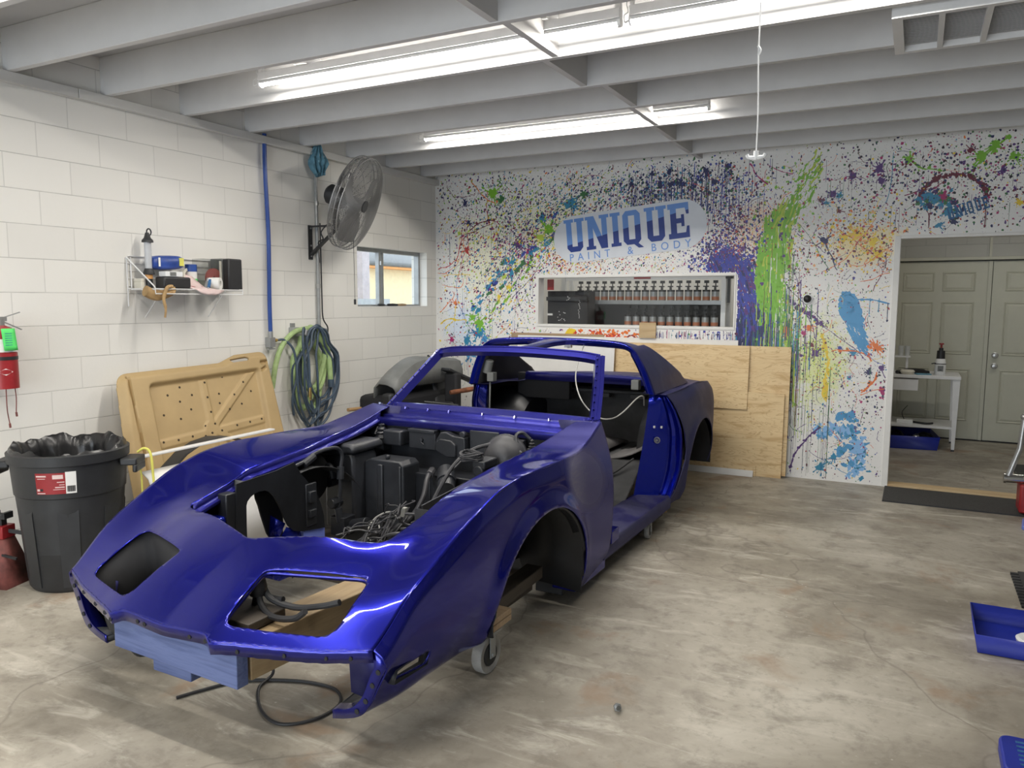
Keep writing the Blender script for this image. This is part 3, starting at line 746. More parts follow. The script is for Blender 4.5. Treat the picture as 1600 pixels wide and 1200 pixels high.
PT.cloud(1.75, 2.62, .5, .14, 1800, ['forest', 'navy', 'teal', 'lime', 'ink', 'purple'], rmax=.010, st=2.6, ang=.8)
PT.cloud(2.2, 1.93, .6, .07, 1100, ['lime', 'maroon', 'navy', 'magenta', 'teal', 'peach', 'orange'], rmax=.009)
PT.cloud(4.2, 1.7, .35, .5, 1500, ['maroon', 'lime', 'navy', 'purple', 'forest', 'orange'], rmax=.009)
PT.cloud(4.2, .6, .28, .5, 900, ['maroon', 'navy', 'purple', 'forest', 'ink', 'lime'], rmax=.008)
PT.cloud(2.2, 2.25, .62, .26, 2600, ['navy', 'maroon', 'purple', 'forest', 'ink', 'teal', 'magenta', 'orange'], rmax=.010, st=2.2, ang=.8)
# orange and yellow patch under the interior window
PT.cloud(2.02, 1.25, .16, .03, 260, ['orange', 'orange', 'red'], rmax=.022, p=2); PT.strokes(1.62, 1.255, .05, .03, 40, 'yellow', 1.0, .07, .02); PT.string(2.14, 1.20, .3, .2, .014, 'maroon', .2); PT.string(2.3, 1.26, -.9, .12, .008, 'maroon', .2)
PT.string(.95, 1.2, -.1, .22, .02, 'maroon', .3)
# dark blue masses round the sign
PT.cloud(2.65, 2.62, .42, .13, 2600, ['navy', 'navy', 'ink', 'blue', 'forest', 'teal'], rmax=.014, st=1.6, ang=1.6)
for k in range(230): PT.drip(R_.gauss(2.75, .36), R_.uniform(2.45, 2.85), R_.uniform(.05, .34), R_.uniform(.0025, .006), R_.choice(['navy', 'ink', 'navy', 'blue'])); 
for k in range(26): x, z = R_.gauss(2.8, .33), R_.uniform(2.55, 2.80); PT.splat(x, z, R_.uniform(.012, .026), 'navy', 6, 6)
PT.cloud(3.15, 2.25, .16, .28, 1500, ['blue', 'navy', 'purple', 'blue', 'red', 'ink'], rmax=.014)
PT.cloud(3.25, 1.80, .20, .30, 1500, ['blue', 'blue', 'navy', 'purple', 'blue'], rmax=.012, st=2.2, ang=1.9)
PT.strokes(3.22, 1.85, .22, .14, 230, ['blue', 'navy', 'blue', 'purple'], 1.9, .09, .016, -.25)
PT.strokes(3.36, 1.62, .10, .30, 380, ['blue', 'blue', 'blue', 'navy', 'purple'], 1.9, .10, .022, -.25)
PT.cloud(3.28, 1.75, .17, .32, 1300, ['blue', 'blue', 'navy', 'purple', 'maroon'], rmax=.02, p=2)
PT.cloud(3.13, 1.98, .13, .10, 900, ['blue', 'navy', 'blue', 'purple'], rmax=.018, p=2)
PT.strokes(3.16, 1.93, .10, .08, 110, ['blue', 'purple', 'blue'], 2.2, .08, .02)
PT.strokes(3.40, 1.35, .13, .18, 200, ['navy', 'blue', 'navy'], PI / 2, .14, .016)
for k in range(210): PT.drip(R_.uniform(3.27, 3.60), R_.uniform(1.15, 1.5), R_.uniform(.08, .4), R_.uniform(.003, .008), R_.choice(['navy', 'ink', 'blue', 'navy']))
for k in range(95): PT.drip(R_.uniform(2.4, 3.3), 1.30 - R_.uniform(0, .04), R_.uniform(.02, .13), R_.uniform(.003, .006), R_.choice(['navy', 'ink', 'blue', 'purple', 'magenta', 'teal']))
PT.cloud(3.3, 2.12, .12, .14, 900, ['orange', 'peach', 'maroon', 'yellow', 'red'], rmax=.008); PT.cloud(3.40, 2.15, .2, .24, 1400, ['orange', 'peach', 'maroon', 'yellow', 'purple', 'red'], rmax=.010)
# green column
PT.cloud(3.60, 1.95, .11, .30, 500, ['green', 'lime', 'green'], rmax=.02, p=2)
PT.strokes(3.58, 1.98, .13, .30, 260, ['green', 'green', 'lime', 'green'], PI / 2, .20, .024, .10); PT.strokes(3.55, 1.68, .10, .30, 330, ['green'], PI / 2, .26, .020, .05)
PT.strokes(3.83, 2.58, .085, .30, 120, ['green', 'green', 'lime'], 1.05, .07, .016, .30); PT.cloud(3.80, 2.55, .07, .16, 160, ['green', 'lime'], rmax=.018, p=2); PT.strokes(3.66, 2.30, .09, .16, 120, ['green', 'lime'], 1.3, .12, .02, .3)
for k in range(300): PT.drip(R_.gauss(3.62, .12), R_.uniform(1.1, 1.75), R_.uniform(.15, .55), R_.uniform(.004, .010), R_.choice(['green', 'forest', 'green', 'forest', 'purple', 'teal', 'lime']))
PT.cloud(3.68, 1.25, .10, .22, 420, ['forest', 'green', 'purple', 'teal', 'maroon', 'lime'], rmax=.02, p=2)
for k in range(80): PT.drip(R_.gauss(3.80, .10), R_.uniform(.7, 1.4), R_.uniform(.1, .6), R_.uniform(.002, .005), R_.choice(['ink', 'forest', 'purple', 'maroon', 'lime']))
for t in np.linspace(0, 1, 110): PT.blob(3.45 + .58 * t + R_.gauss(0, .010), 1.78 - .42 * t ** 1.1 + R_.gauss(0, .012), R_.uniform(.008, .024) * (1.2 - .8 * t), 'purple', 1.6, -.6, .4)
PT.string(3.98, 1.40, -.75, .5, .006, 'purple', .2)
PT.cloud(3.70, 1.85, .07, .10, 220, ['maroon', 'maroon', 'ink'], rmax=.012); PT.splat(3.72, 1.88, .02, 'maroon', 10, 10)
PT.cloud(3.82, 1.62, .06, .3, 200, ['maroon', 'ink', 'purple'], rmax=.010)
for (x, z, r, c) in [(3.96, 1.13, .03, 'purple'), (3.86, 1.30, .02, 'magenta'), (3.72, 1.32, .026, 'orange'), (3.9, 1.35, .022, 'orange'), (3.93, 1.2, .02, 'maroon'), (4.0, 2.1, .03, 'navy'), (3.65, 2.15, .03, 'purple')]: PT.splat(x, z, r, c, 10, 10)
PT.string(3.98, 2.12, -.9, .3, .010, 'navy', .3, .6); PT.string(3.7, 2.1, -1.2, .9, .006, 'purple', .25, .3); PT.string(4.05, 1.85, 2.2, .5, .005, 'forest', .2); PT.string(3.66, 2.05, -1.4, .8, .005, 'ink', .2, .5)
# bare wall showing through the brushed masses
for k in range(900):
    if k % 3: x, z = R_.gauss(3.59, .11), R_.gauss(1.85, .32)
    else: x, z = R_.gauss(3.30, .14), R_.gauss(1.72, .26)
    PT.blob(x, z, R_.uniform(.002, .008), 'white', R_.uniform(1.5, 4), PI / 2 + R_.gauss(0, .15), .4)
for k in range(160): PT.drip(R_.gauss(3.60, .10), R_.uniform(1.5, 2.25), R_.uniform(.08, .4), R_.uniform(.002, .006), R_.choice(['white', 'forest', 'lime', 'forest', 'white', 'maroon']))
for k in range(300): PT.blob(R_.gauss(3.83, .09), R_.gauss(2.57, .2), R_.uniform(.003, .009), 'white', R_.uniform(1.5, 3.5), 1.05, .4)
for k in range(260): PT.blob(R_.gauss(3.62, .12), R_.gauss(1.9, .3), R_.uniform(.002, .008), R_.choice(['maroon', 'purple', 'ink', 'forest', 'yellow']), R_.uniform(1, 2.5), PI / 2, .4)
# yellow, orange right
for t in np.linspace(0, 1, 46): PT.blob(4.02 + R_.gauss(0, .008) + .02 * math.sin(5 * t) + .07 * t, 1.28 - .55 * t, R_.uniform(.004, .014), 'yellow', 2.4, PI / 2 + .2, .5)
PT.cloud(4.02, 1.05, .12, .22, 700, ['lime', 'lime', 'yellow', 'forest', 'purple', 'maroon'], rmax=.011); PT.strokes(4.06, .80, .02, .07, 16, 'yellow', PI / 2, .1, .014)
PT.cloud(4.30, 2.10, .20, .13, 800, ['yellow', 'yellow', 'orange', 'peach', 'maroon'], rmax=.016, p=2.2); PT.cloud(4.15, 2.05, .2, .15, 300, ['magenta', 'maroon', 'purple', 'green'], rmax=.010)
for (x, z, r) in [(4.25, 2.15, .035), (4.38, 2.08, .03), (4.43, 1.98, .028), (4.15, 2.12, .026)]: PT.splat(x, z, r, 'yellow', 14, 12)
for (x, z, a, l, w, c, bend) in [(4.0, 1.84, .5, .6, .006, 'orange', .6), (4.2, 1.9, -.3, .45, .006, 'orange', .4), (4.1, 2.2, -.6, .5, .006, 'red', .3), (4.5, 2.05, -1.6, .4, .007, 'maroon', .2), (4.0, 2.0, 2.4, .4, .006, 'purple', .3), (4.3, 1.75, .1, .3, .006, 'orange', .3), (4.1, 1.15, .05, .35, .012, 'orange', -.3), (4.35, .80, .3, .22, .016, 'orange', .1), (4.35, .78, .35, .35, .006, 'orange', .1), (4.32, 1.3, -.7, .5, .004, 'blue', 0), (4.3, 1.18, -.5, .4, .004, 'blue', 0), (3.8, .10, 1.3, .45, .014, 'purple', -1.4), (3.95, .25, -.5, .5, .004, 'purple', .1), (4.1, .18, -.6, .25, .005, 'teal', 0), (4.5, 1.0, -1.4, .3, .007, 'purple', .3)]: PT.string(x, z, a, l, w, c, .3, bend)
PT.splat(4.45, 1.19, .03, 'orange', 16, 14); PT.splat(4.40, 1.20, .02, 'orange', 10, 10)
# light blue thrown shape and the blue bloom low down
for t in np.linspace(0, 1, 60): PT.blob(4.19 + .09 * t + R_.gauss(0, .012 + .01 * t), 1.62 - .22 * t + R_.gauss(0, .02), .03 + .03 * math.sin(PI * min(1, t * 1.2)), 'cyan', 1.4, -1.1, .3)
PT.strokes(4.29, 1.33, .06, .14, 90, 'cyan', -1.05, .12, .010, -.3); PT.string(4.20, 1.60, .05, .40, .014, 'cyan', .15); PT.drip(4.45, 1.60, .1, .008, 'teal'); PT.drip(4.52, 1.56, .14, .01, 'navy'); PT.drip(4.38, 1.6, .12, .006, 'teal')
PT.splat(4.27, 1.14, .022, 'teal', 8, 6); PT.splat(4.16, 1.18, .016, 'blue', 6, 5, -.5); PT.splat(4.25, .92, .016, 'teal', 6, 6)
for (cx, cz, rx, rz, n, c) in [(4.28, .44, .10, .09, 50, 'cyan'), (4.18, .46, .10, .05, 40, 'pale'), (4.34, .32, .07, .10, 45, 'pale'), (4.33, .15, .07, .09, 50, 'pale'), (4.06, .44, .06, .05, 26, 'pale'), (4.20, .28, .05, .04, 18, 'cyan'), (4.25, .58, .06, .04, 20, 'cyan')]:
    for k in range(n): PT.blob(R_.gauss(cx, rx * .55), R_.gauss(cz, rz * .55), R_.uniform(.004, .022), c if R_.random() < .7 else R_.choice(['cyan', 'teal']), R_.uniform(1, 2), R_.uniform(0, 3), .45)
PT.splat(4.16, .22, .026, 'teal', 8, 8); PT.splat(4.05, .12, .03, 'teal', 12, 10)
for t in np.linspace(0, 1, 50): PT.blob(4.52 + .10 * t + R_.gauss(0, .010), .82 - .50 * t + R_.gauss(0, .015), R_.uniform(.008, .022), R_.choice(['purple', 'purple', 'magenta'] if t < .4 else ['purple']), 1.8, -1.3, .4)
PT.cloud(4.42, .75, .12, .22, 260, ['purple', 'navy', 'magenta', 'ink'], rmax=.014); PT.splat(4.40, .98, .02, 'navy', 10, 10); PT.splat(4.5, 1.02, .018, 'purple', 8, 8)
for k in range(34): PT.drip(R_.uniform(3.78, 4.1), R_.uniform(.3, .9), R_.uniform(.2, .7), R_.uniform(.0015, .003), R_.choice(['ink', 'navy', 'forest']))
# thin thrown threads everywhere, thickest at the right and the upper left
for k in range(620):
    if k % 2: x, z, cs = R_.gauss(4.1, .5), R_.uniform(.3, 2.85), ['maroon', 'orange', 'navy', 'purple', 'red', 'forest', 'ink', 'yellow']
    else: x, z, cs = R_.uniform(.05, 3.2), R_.uniform(1.0, 2.85), ['maroon', 'teal', 'navy', 'purple', 'orange', 'forest', 'lime', 'yellow', 'red']
    a = R_.gauss(.9, .5) if x < 2.2 else R_.uniform(-PI, PI)
    PT.string(x, z, a, R_.uniform(.03, .16), R_.uniform(.0018, .005), R_.choice(cs), .6, R_.uniform(-1.5, 1.5))
# over the doorway
PT.cloud(4.8, 2.6, .5, .19, 2200, ['purple', 'maroon', 'navy', 'ink', 'forest', 'magenta'], rmax=.015)
PT.cloud(5.4, 2.5, .5, .24, 1500, ['purple', 'maroon', 'navy', 'ink', 'forest', 'magenta', 'yellow'], rmax=.014)
for t in np.linspace(0, PI, 80): PT.blob(4.945 - .235 * math.cos(t) + R_.gauss(0, .005), 2.40 + .195 * math.sin(t) + R_.gauss(0, .006), R_.uniform(.006, .016), 'maroon', 1.5, t, .45)
PT.drip(5.18, 2.42, .24, .012, 'maroon'); PT.string(4.71, 2.41, -1.2, .25, .01, 'maroon', .3); PT.string(4.6, 2.45, .3, .3, .008, 'maroon', .3)
for t in np.linspace(0, 1, 60): PT.blob(4.72 + .26 * t + R_.gauss(0, .03), 2.38 + .09 * math.sin(3 * t) - .1 * t + R_.gauss(0, .03), R_.uniform(.006, .022), R_.choice(['teal', 'teal', 'forest', 'navy']), 1.6, R_.uniform(0, 3), .5)
for (x, z, r, c) in [(4.80, 2.42, .03, 'teal'), (4.92, 2.30, .03, 'teal'), (4.86, 2.20, .022, 'teal'), (4.88, 2.43, .026, 'magenta'), (4.62, 2.74, .03, 'green'), (5.12, 2.72, .035, 'green'), (5.22, 2.80, .03, 'green'), (5.35, 2.7, .03, 'green'), (5.28, 2.60, .026, 'purple'), (5.05, 2.78, .022, 'maroon'), (4.40, 2.68, .03, 'purple'), (4.42, 2.58, .022, 'purple'), (4.2, 2.64, .026, 'purple'), (4.05, 2.50, .03, 'purple'), (4.1, 2.48, .02, 'teal'), (3.96, 2.45, .022, 'maroon'), (5.4, 2.35, .02, 'yellow'), (4.1, 2.35, .02, 'maroon'), (4.0, 2.42, .02, 'teal')]: PT.splat(x, z, r, c, 10, 12)
PT.string(5.05, 2.60, .9, .35, .016, 'green', .3); PT.string(4.60, 2.76, -.9, .3, .012, 'green', .3); PT.string(3.35, 2.80, -.7, .25, .012, 'magenta', .3); PT.string(3.5, 2.78, -.4, .25, .008, 'magenta', .3); PT.string(4.5, 2.8, -1.57, .4, .006, 'teal', .1)
for k in range(40): PT.drip(R_.uniform(3.9, 5.5), R_.uniform(2.3, 2.8), R_.uniform(.05, .3), R_.uniform(.0015, .0035), R_.choice(['navy', 'purple', 'ink', 'maroon', 'forest']))
def flat_paint(n, c):
    g = G('thrown_paint_' + n); return g.set(color=c, rough=0.4)
spl_o = PT.b.build('thrown_paint', [flat_paint(n, PC[n]) for n in PK], wb_)
spl_o['kind'] = 'stuff'

# ------------------------------------------------------------ ceiling tubes, vent, pull cord
first_tube = None
TL = {0: 'long tube light nearest the splattered wall, before the sign', 1: 'left of the two long tube lights in line above the car', 2: 'right of the two tube lights in line, beside the ceiling vent'}
cnt = 0
for (y, xs) in TUBE_ROWS:
    for x0 in xs:
        if first_tube is None:
            t = thing('tube_light', TL[0], 'light', (x0, y, 2.95), group='ceiling tube lights')
            MB().box((0.0, 0.0, 0.012), (2.42, 0.05, 0.06)).build('housing', M['white_metal'], t, bevel=0.003)
            build_each(MB().box((0.33, -0.03, 0.058), (0.42, 0.11, 0.17)).box((1.95, -0.03, 0.058), (2.04, 0.11, 0.17)), 'bracket', M['white_metal'], t)
            P = [[(x, 0.025 + 0.021 * math.cos(a), -0.004 + 0.021 * math.sin(a)) for x in (0.012, 2.405)] for a in (PI * 1.06, PI * 1.94)]
            P = [[(p[0], p[1], 2 * -0.004 - 0.0115 + 0.004 - (p[2] * 0)) for p in r] for r in P]
            MB().grid(P).build('diffuser_tube', M['tube'], t)
            P = [[(x, 0.025 + 0.0215 * math.cos(a), -0.004 + 0.0215 * math.sin(a)) for x in (0.012, 2.405)] for a in np.linspace(-PI * 0.06, PI * 1.06, 11)]
            MB().grid(P).build('tube_back', M['white_metal'], t)
            build_each(MB().cyl((-0.004, 0.025, -0.004), (0.012, 0.025, -0.004), 0.024, 14).cyl((2.405, 0.025, -0.004), (2.422, 0.025, -0.004), 0.024, 14), 'end_cap', M['white_plastic'], t)
            MB().tube(spl([(-0.004, 0.025, 0.0), (-0.05, 0.02, -0.01), (-0.07, 0.04, 0.03), (-0.04, 0.05, 0.05), (-0.06, 0.06, 0.1), (0.0, 0.09, 0.165)], 6), 0.004, 6).build('power_cord', M['white_plastic'], t)
            build_each(MB().box((0.0, 0.012, 0.058), (0.03, 0.04, 0.172)).box((2.39, 0.012, 0.058), (2.42, 0.04, 0.172)), 'hanger', M['white_metal'], t)
            first_tube = t
        else:
            cnt += 1
            dup(first_tube, (x0, y, 2.95), label=TL.get(cnt, 'long tube light on the ceiling behind the viewpoint'))
            if cnt == 2: [o_ for o_ in bpy.data.objects if o_.get('label') == TL[2]][0].scale = (0.55, 1, 1)

v = thing('ceiling_vent', 'white framed return air grille set between the ceiling joists', 'vent', (4.57, -3.225, ZJ - 0.002))
b = MB()
for (x0, x1, y0, y1) in [(0, 1.6, 0, 0.035), (0, 1.6, 0.545, 0.58), (0, 0.045, 0.035, 0.545), (1.555, 1.6, 0.035, 0.545)] + [(0.19 + 0.185 * k, 0.215 + 0.185 * k, 0.035, 0.545) for k in range(8)]: b.box((x0, y0, -0.03), (x1, y1, 0.02))
b.build('frame', M['white_metal'], v)
b = MB()
for k in range(26): b.box((0.04, 0.036 + k * 0.0197, 0.0), (1.56, 0.05 + k * 0.0197, 0.003), rot=(0.6, 0, 0))
b.build('louvre', M['deck'], v)
b = MB(); b.box((0.0, 0.002, 0.021), (1.6, 0.012, 0.235)).box((0.0, 0.568, 0.021), (1.6, 0.578, 0.235)).box((0.001, 0.012, 0.021), (0.012, 0.568, 0.235)).box((1.588, 0.012, 0.021), (1.599, 0.568, 0.235)).build('duct_box', M['joist'], v)

c = thing('pull_cord', 'white pull cord with cleat shaped handle hanging before the mural', 'cord', (4.066, -3.6, 2.22))
MB().tube([(0, 0, 0.02), (0.002, 0, 0.2), (-0.006, 0, 0.44), (0.0, 0, 0.9)], 0.0035, 6).tube(spl([(-0.006, 0, 0.44), (0.003, 0.002, 0.46), (-0.008, 0, 0.48)], 4), 0.005, 6).build('string', M['white_plastic'], c)
MB().tube(spl([(-0.04, 0.0, 0.012), (-0.033, 0.0, 0.0), (-0.012, 0, -0.004), (0.0, 0, -0.006), (0.012, 0, -0.004), (0.033, 0, 0.0), (0.04, 0, 0.012)], 4), [0.008] * 6 + [0.010] * 13 + [0.008] * 6, 10).cyl((0, 0, -0.014), (0, 0, 0.026), 0.011, 12).build('handle', M['white_plastic'], c)

# ------------------------------------------------------------ wall sign
SG = thing('wall_sign', 'white pill shaped vinyl sign with blue two tone lettering on the splattered wall', 'sign', (2.205, -0.001, 2.243), (0, -0.0925, 0))
b = MB(); poly = []
for k in range(25): a = PI / 2 + PI * k / 24; poly.append((-0.545 + 0.232 * math.cos(a), 0.232 * math.sin(a)))
for k in range(25): a = -PI / 2 + PI * k / 24; poly.append((0.545 + 0.232 * math.cos(a), 0.232 * math.sin(a)))
b.prism(poly, 1, -0.003, 0.0); b.build('panel', M['vinyl'], SG)
LET = {
 'U': [[(.10, .2), (.30, .2), (.30, 1), (.10, 1)], [(.50, .2), (.70, .2), (.70, 1), (.50, 1)], [(.10, .2), (.10, .12), (.22, 0), (.30, 0), (.30, .2)], [(.50, .2), (.50, 0), (.58, 0), (.70, .12), (.70, .2)], [(.30, 0), (.50, 0), (.50, .16), (.30, .16)], [(.02, .90), (.38, .90), (.38, 1), (.02, 1)], [(.42, .90), (.78, .90), (.78, 1), (.42, 1)]],
 'N': [[(.08, 0), (.27, 0), (.27, 1), (.08, 1)], [(.60, 0), (.79, 0), (.79, 1), (.60, 1)], [(.12, 1), (.32, 1), (.75, 0), (.55, 0)], [(.0, 0), (.35, 0), (.35, .1), (0, .1)], [(.52, .9), (.87, .9), (.87, 1), (.52, 1)], [(0, .9), (.3, .9), (.3, 1), (0, 1)]],
 'I': [[(.08, 0), (.28, 0), (.28, 1), (.08, 1)], [(0, 0), (.36, 0), (.36, .1), (0, .1)], [(0, .9), (.36, .9), (.36, 1), (0, 1)]],
 'Q': [[(.04, .12), (.24, .12), (.24, .88), (.04, .88)], [(.46, .12), (.66, .12), (.66, .88), (.46, .88)], [(.16, 0), (.54, 0), (.54, .15), (.16, .15)], [(.16, .85), (.54, .85), (.54, 1), (.16, 1)], [(.04, .12), (.16, 0), (.24, .12)], [(.66, .12), (.54, 0), (.46, .12)], [(.04, .88), (.24, .88), (.16, 1)], [(.66, .88), (.54, 1), (.46, .88)], [(.30, .08), (.48, .08), (.74, -.12), (.56, -.12)]],
 'E': [[(.08, 0), (.28, 0), (.28, 1), (.08, 1)], [(0, 0), (.70, 0), (.70, .15), (0, .15)], [(0, .85), (.70, .85), (.70, 1), (0, 1)], [(.28, .43), (.50, .43), (.50, .57), (.28, .57)], [(.44, .33), (.54, .33), (.54, .67), (.44, .67)], [(.58, .15), (.70, .15), (.70, .33), (.62, .33)], [(.58, .85), (.70, .85), (.70, .67), (.62, .67)]],
}
def clip_half(poly, a, b, c):
    """keep a*x+b*y+c > 0"""
    out = []
    for i in range(len(poly)):
        p, q = poly[i], poly[(i + 1) % len(poly)]; fp = a * p[0] + b * p[1] + c; fq = a * q[0] + b * q[1] + c
        if fp > 0: out.append(p)
        if (fp > 0) != (fq > 0): t = fp / (fp - fq); out.append((p[0] + (q[0] - p[0]) * t, p[1] + (q[1] - p[1]) * t))
    return out
def lettering(text, x0, z0, h, wscale, gap, y, split=None):
    top, bot = MB(), MB(); x = x0; k = 0
    for ch in text:
        for poly in LET[ch]:
            k += 1; e = k * 0.00004
            pl = [(x + p[0] * h * wscale, z0 + p[1] * h) for p in poly]
            if split is None: top.prism(pl, 1, y - e, y + 0.002); continue
            (xa, za, xb, zb) = split; a, b_ = -(zb - za), (xb - xa); c0 = -(a * xa + b_ * za)
            u = clip_half(pl, a, b_, c0); d = clip_half(pl, -a, -b_, -c0)
            if len(u) > 2: top.prism(u, 1, y - e, y + 0.002)
            if len(d) > 2: bot.prism(d, 1, y - e, y + 0.002)
        x += (max(p[0] for pl in LET[ch] for p in pl)) * h * wscale + gap
    return top, bot, x
t_, b_, xe = lettering('UNIQUE', -0.66, -0.125, 0.325, 0.875, 0.014, -0.0045, (-0.66, -0.06, 0.64, 0.135))
t_.build('letter_tops', M['sky_sign'], SG); b_.build('letter_bottoms', M['blue_sign'], SG)
def font_text(name, body, size, mat, parent, loc, rot, spacing=1.0, sx=1.0, extrude=0.001):
    cu = bpy.data.curves.new(name, 'FONT'); cu.body = body; cu.size = size; cu.extrude = extrude; cu.space_character = spacing; cu.align_x = 'CENTER'; cu.align_y = 'CENTER'; cu.resolution_u = 3
    o = bpy.data.objects.new(name, cu); COL.objects.link(o); cu.materials.append(mat)
    o.location = loc; o.rotation_euler = rot; o.scale = (sx, 1, 1)
    me = bpy.data.meshes.new_from_object(o.evaluated_get(bpy.context.evaluated_depsgraph_get()))
    bpy.data.objects.remove(o); o = bpy.data.objects.new(name, me); COL.objects.link(o)
    o.location = loc; o.rotation_euler = rot; o.scale = (sx, 1, 1)
    if parent: o.parent = parent
    return o
font_text('small_lettering', 'PAINT  &  BODY', 0.105, M['sky_sign'], SG, (0.0, -0.0042, -0.183), (PI / 2, 0, 0), 1.85, 0.92)

# blue stencilled word over the doorway, painted on the wall
t_, b_, xe = lettering('UNIQUE', 0, 0, 0.10, 0.62, 0.006, 0)
st = t_.build('painted_lettering', M['stencil'], wb_, loc=(4.93, -0.0012, 2.235), rot=(0, -0.30, 0))
o = thing('security_camera', 'small black dome security camera on the white painted wall near doorway', 'camera', (3.882, 0, 1.602))
MB().cyl((0, 0, 0), (0, -0.018, 0), 0.042, 24).build('base', M['white_plastic'], o)
MB().sphere((0, -0.018, 0), 0.034).build('dome', M['black'], o)

# ------------------------------------------------------------ left wall: pipes, boxes, rag, fan
o = thing('air_pipe', 'blue compressed air pipe running down the block wall', 'pipe', (0.035, -2.535, 0))
MB().tube(spl([(0, -0.003, 2.9), (0, -0.006, 2.6), (0, 0.01, 2.1), (0.0, 0.0, 1.6), (0, 0, 1.31)], 6), 0.017, 10).build('pipe_run', M['blue_pipe'], o)
MB().box((-0.033, -0.028, 1.19), (0.022, 0.03, 1.27)).cyl((0, 0, 1.27), (0, 0, 1.32), 0.02, 10).cyl((0, 0.0, 1.17), (0, 0, 1.19), 0.012, 8).box((-0.005, -0.04, 1.17), (0.015, 0.035, 1.182)).build('drop_block', M['galv'], o)
MB().cyl((0.0, 0.02, 1.245), (0.0, 0.075, 1.245), 0.011, 8).cyl((0.0, 0.05, 1.245), (0.0, 0.065, 1.245), 0.015, 6).build('fitting', M['brass'], o)
o = thing('conduit', 'grey electrical conduit with outlet box running down behind the fan bracket', 'conduit', (0.024, -1.935, 0))
MB().tube([(0, -0.005, 2.9), (0, -0.005, 2.55), (0, 0.0, 1.9), (0, 0.0, 1.33)], 0.0155, 10).build('tube', M['galv'], o)
for z in (2.42, 1.70): MB().cyl((0, 0, z - 0.018), (0, 0, z + 0.018), 0.020, 10).build('coupling', M['steel'], o)
MB().box((-0.024, -0.035, 1.235), (0.035, 0.075, 1.325)).build('outlet_box', M['galv'], o, bevel=0.004)
MB().tube(spl([(0.02, 0.018, 2.25), (0.02, 0.02, 1.95), (0.02, 0.022, 1.6), (0.02, 0.03, 1.42), (0.03, 0.075, 1.34), (0.045, 0.06, 1.28)], 6), 0.006, 6).build('cord', M['rubber'], o)
o = thing('hook_box', 'small grey metal box holding the hoses, left of the conduit', 'box', (0.0, -2.25, 1.315))
MB().box((0, -0.04, -0.05), (0.05, 0.04, 0.03)).build('body', M['galv'], o, bevel=0.004)
MB().box((0, -0.025, 0.03), (0.012, 0.025, 0.065)).build('tab', M['galv'], o)
MB().cyl((0.02, 0, -0.03), (0.16, 0, -0.025), 0.014, 10).cyl((0.155, 0, -0.03), (0.165, 0, 0.01), 0.012, 8).build('hook', M['steel'], o)
o = thing('rag', 'crumpled blue paper towel tied to the conduit under the ceiling', 'rag', (0.03, -1.955, 2.86))
b = MB(); rr = random.Random(5); P = []
for i in range(9):
    v = i / 8; row = []
    for j in range(13):
        u = j / 12 - 0.5; wd = 0.05 + 0.17 * math.sin(min(1, v * 1.7) * PI / 2) * (1 - max(0, v - 0.6) * 1.9)
        row.append((0.03 + 0.025 * math.sin(u * 22 + v * 5) + rr.uniform(-.006, .006), u * wd + 0.03 * v, 0.06 - 0.27 * v + 0.03 * u))
    P.append(row)
b.grid(P); b.build('towel', M['rag_blue'], o, solid=0.003)
MB().box((0.02, -0.012, 0.03), (0.024, 0.02, 0.16)).build('tape_strip', M['yellow'], o)

# wall fan
F = thing('wall_fan', 'large grey caged industrial fan on a black bracket under the ceiling', 'fan', (0.42, -1.90, 2.405))
nrm = Vector((0.90, 0.27, -0.35)).normalized()
q = nrm.to_track_quat('Z', 'Y'); R3 = q.to_matrix()
def fb(b, name, mat, par=F, **k):
    b.v = [tuple(R3 @ Vector(v)) for v in b.v]; return b.build(name, mat, par, **k)
RAD = 0.40
M['fan_wire'] = plain('fan_wire', (0.24, 0.24, 0.24), 0.45, 0.5); M['fan_blade'] = plain('fan_blade', (0.18, 0.18, 0.185), 0.45, 0.3, var=0.2)
def dome(r, front):  # cage profile
    k = r / RAD
    return (0.095 - 0.045 * k ** 2.2) if front else (-0.085 + 0.055 * k ** 2.5)
for front, nm in ((True, 'front_guard'), (False, 'rear_guard')):
    b = MB(); nr = 34 if front else 24
    for i in range(nr):
        r = 0.06 + (RAD - 0.06) * i / (nr - 1); z = dome(r, front)
        w = 0.006 if i == nr - 1 else 0.0019
        b.tube([(r * math.cos(2 * PI * k / 56), r * math.sin(2 * PI * k / 56), z) for k in range(56)], w, 5 if w > 0.002 else 4, closed=True)
    for k in range(12 if front else 24):
        a = 2 * PI * k / (12 if front else 24)
        b.tube([(r * math.cos(a + 0.5 * (r - .06)), r * math.sin(a + 0.5 * (r - .06)), dome(r, front) - 0.002) for r in np.linspace(0.055, RAD, 9)], 0.0022, 4, caps=False)
    fb(b, nm, M['fan_wire'])
b = MB(); b.tube([(RAD * math.cos(2 * PI * k / 56), RAD * math.sin(2 * PI * k / 56), 0.01) for k in range(56)], 0.005, 6, closed=True)
for k in range(28):
    a = 2 * PI * k / 28; b.tube([(RAD * math.cos(a), RAD * math.sin(a), dome(RAD, True)), (RAD * 1.005 * math.cos(a), RAD * 1.005 * math.sin(a), 0.01), (RAD * math.cos(a), RAD * math.sin(a), dome(RAD, False))], 0.002, 4, caps=False)
fb(b, 'guard_band', M['fan_wire'])
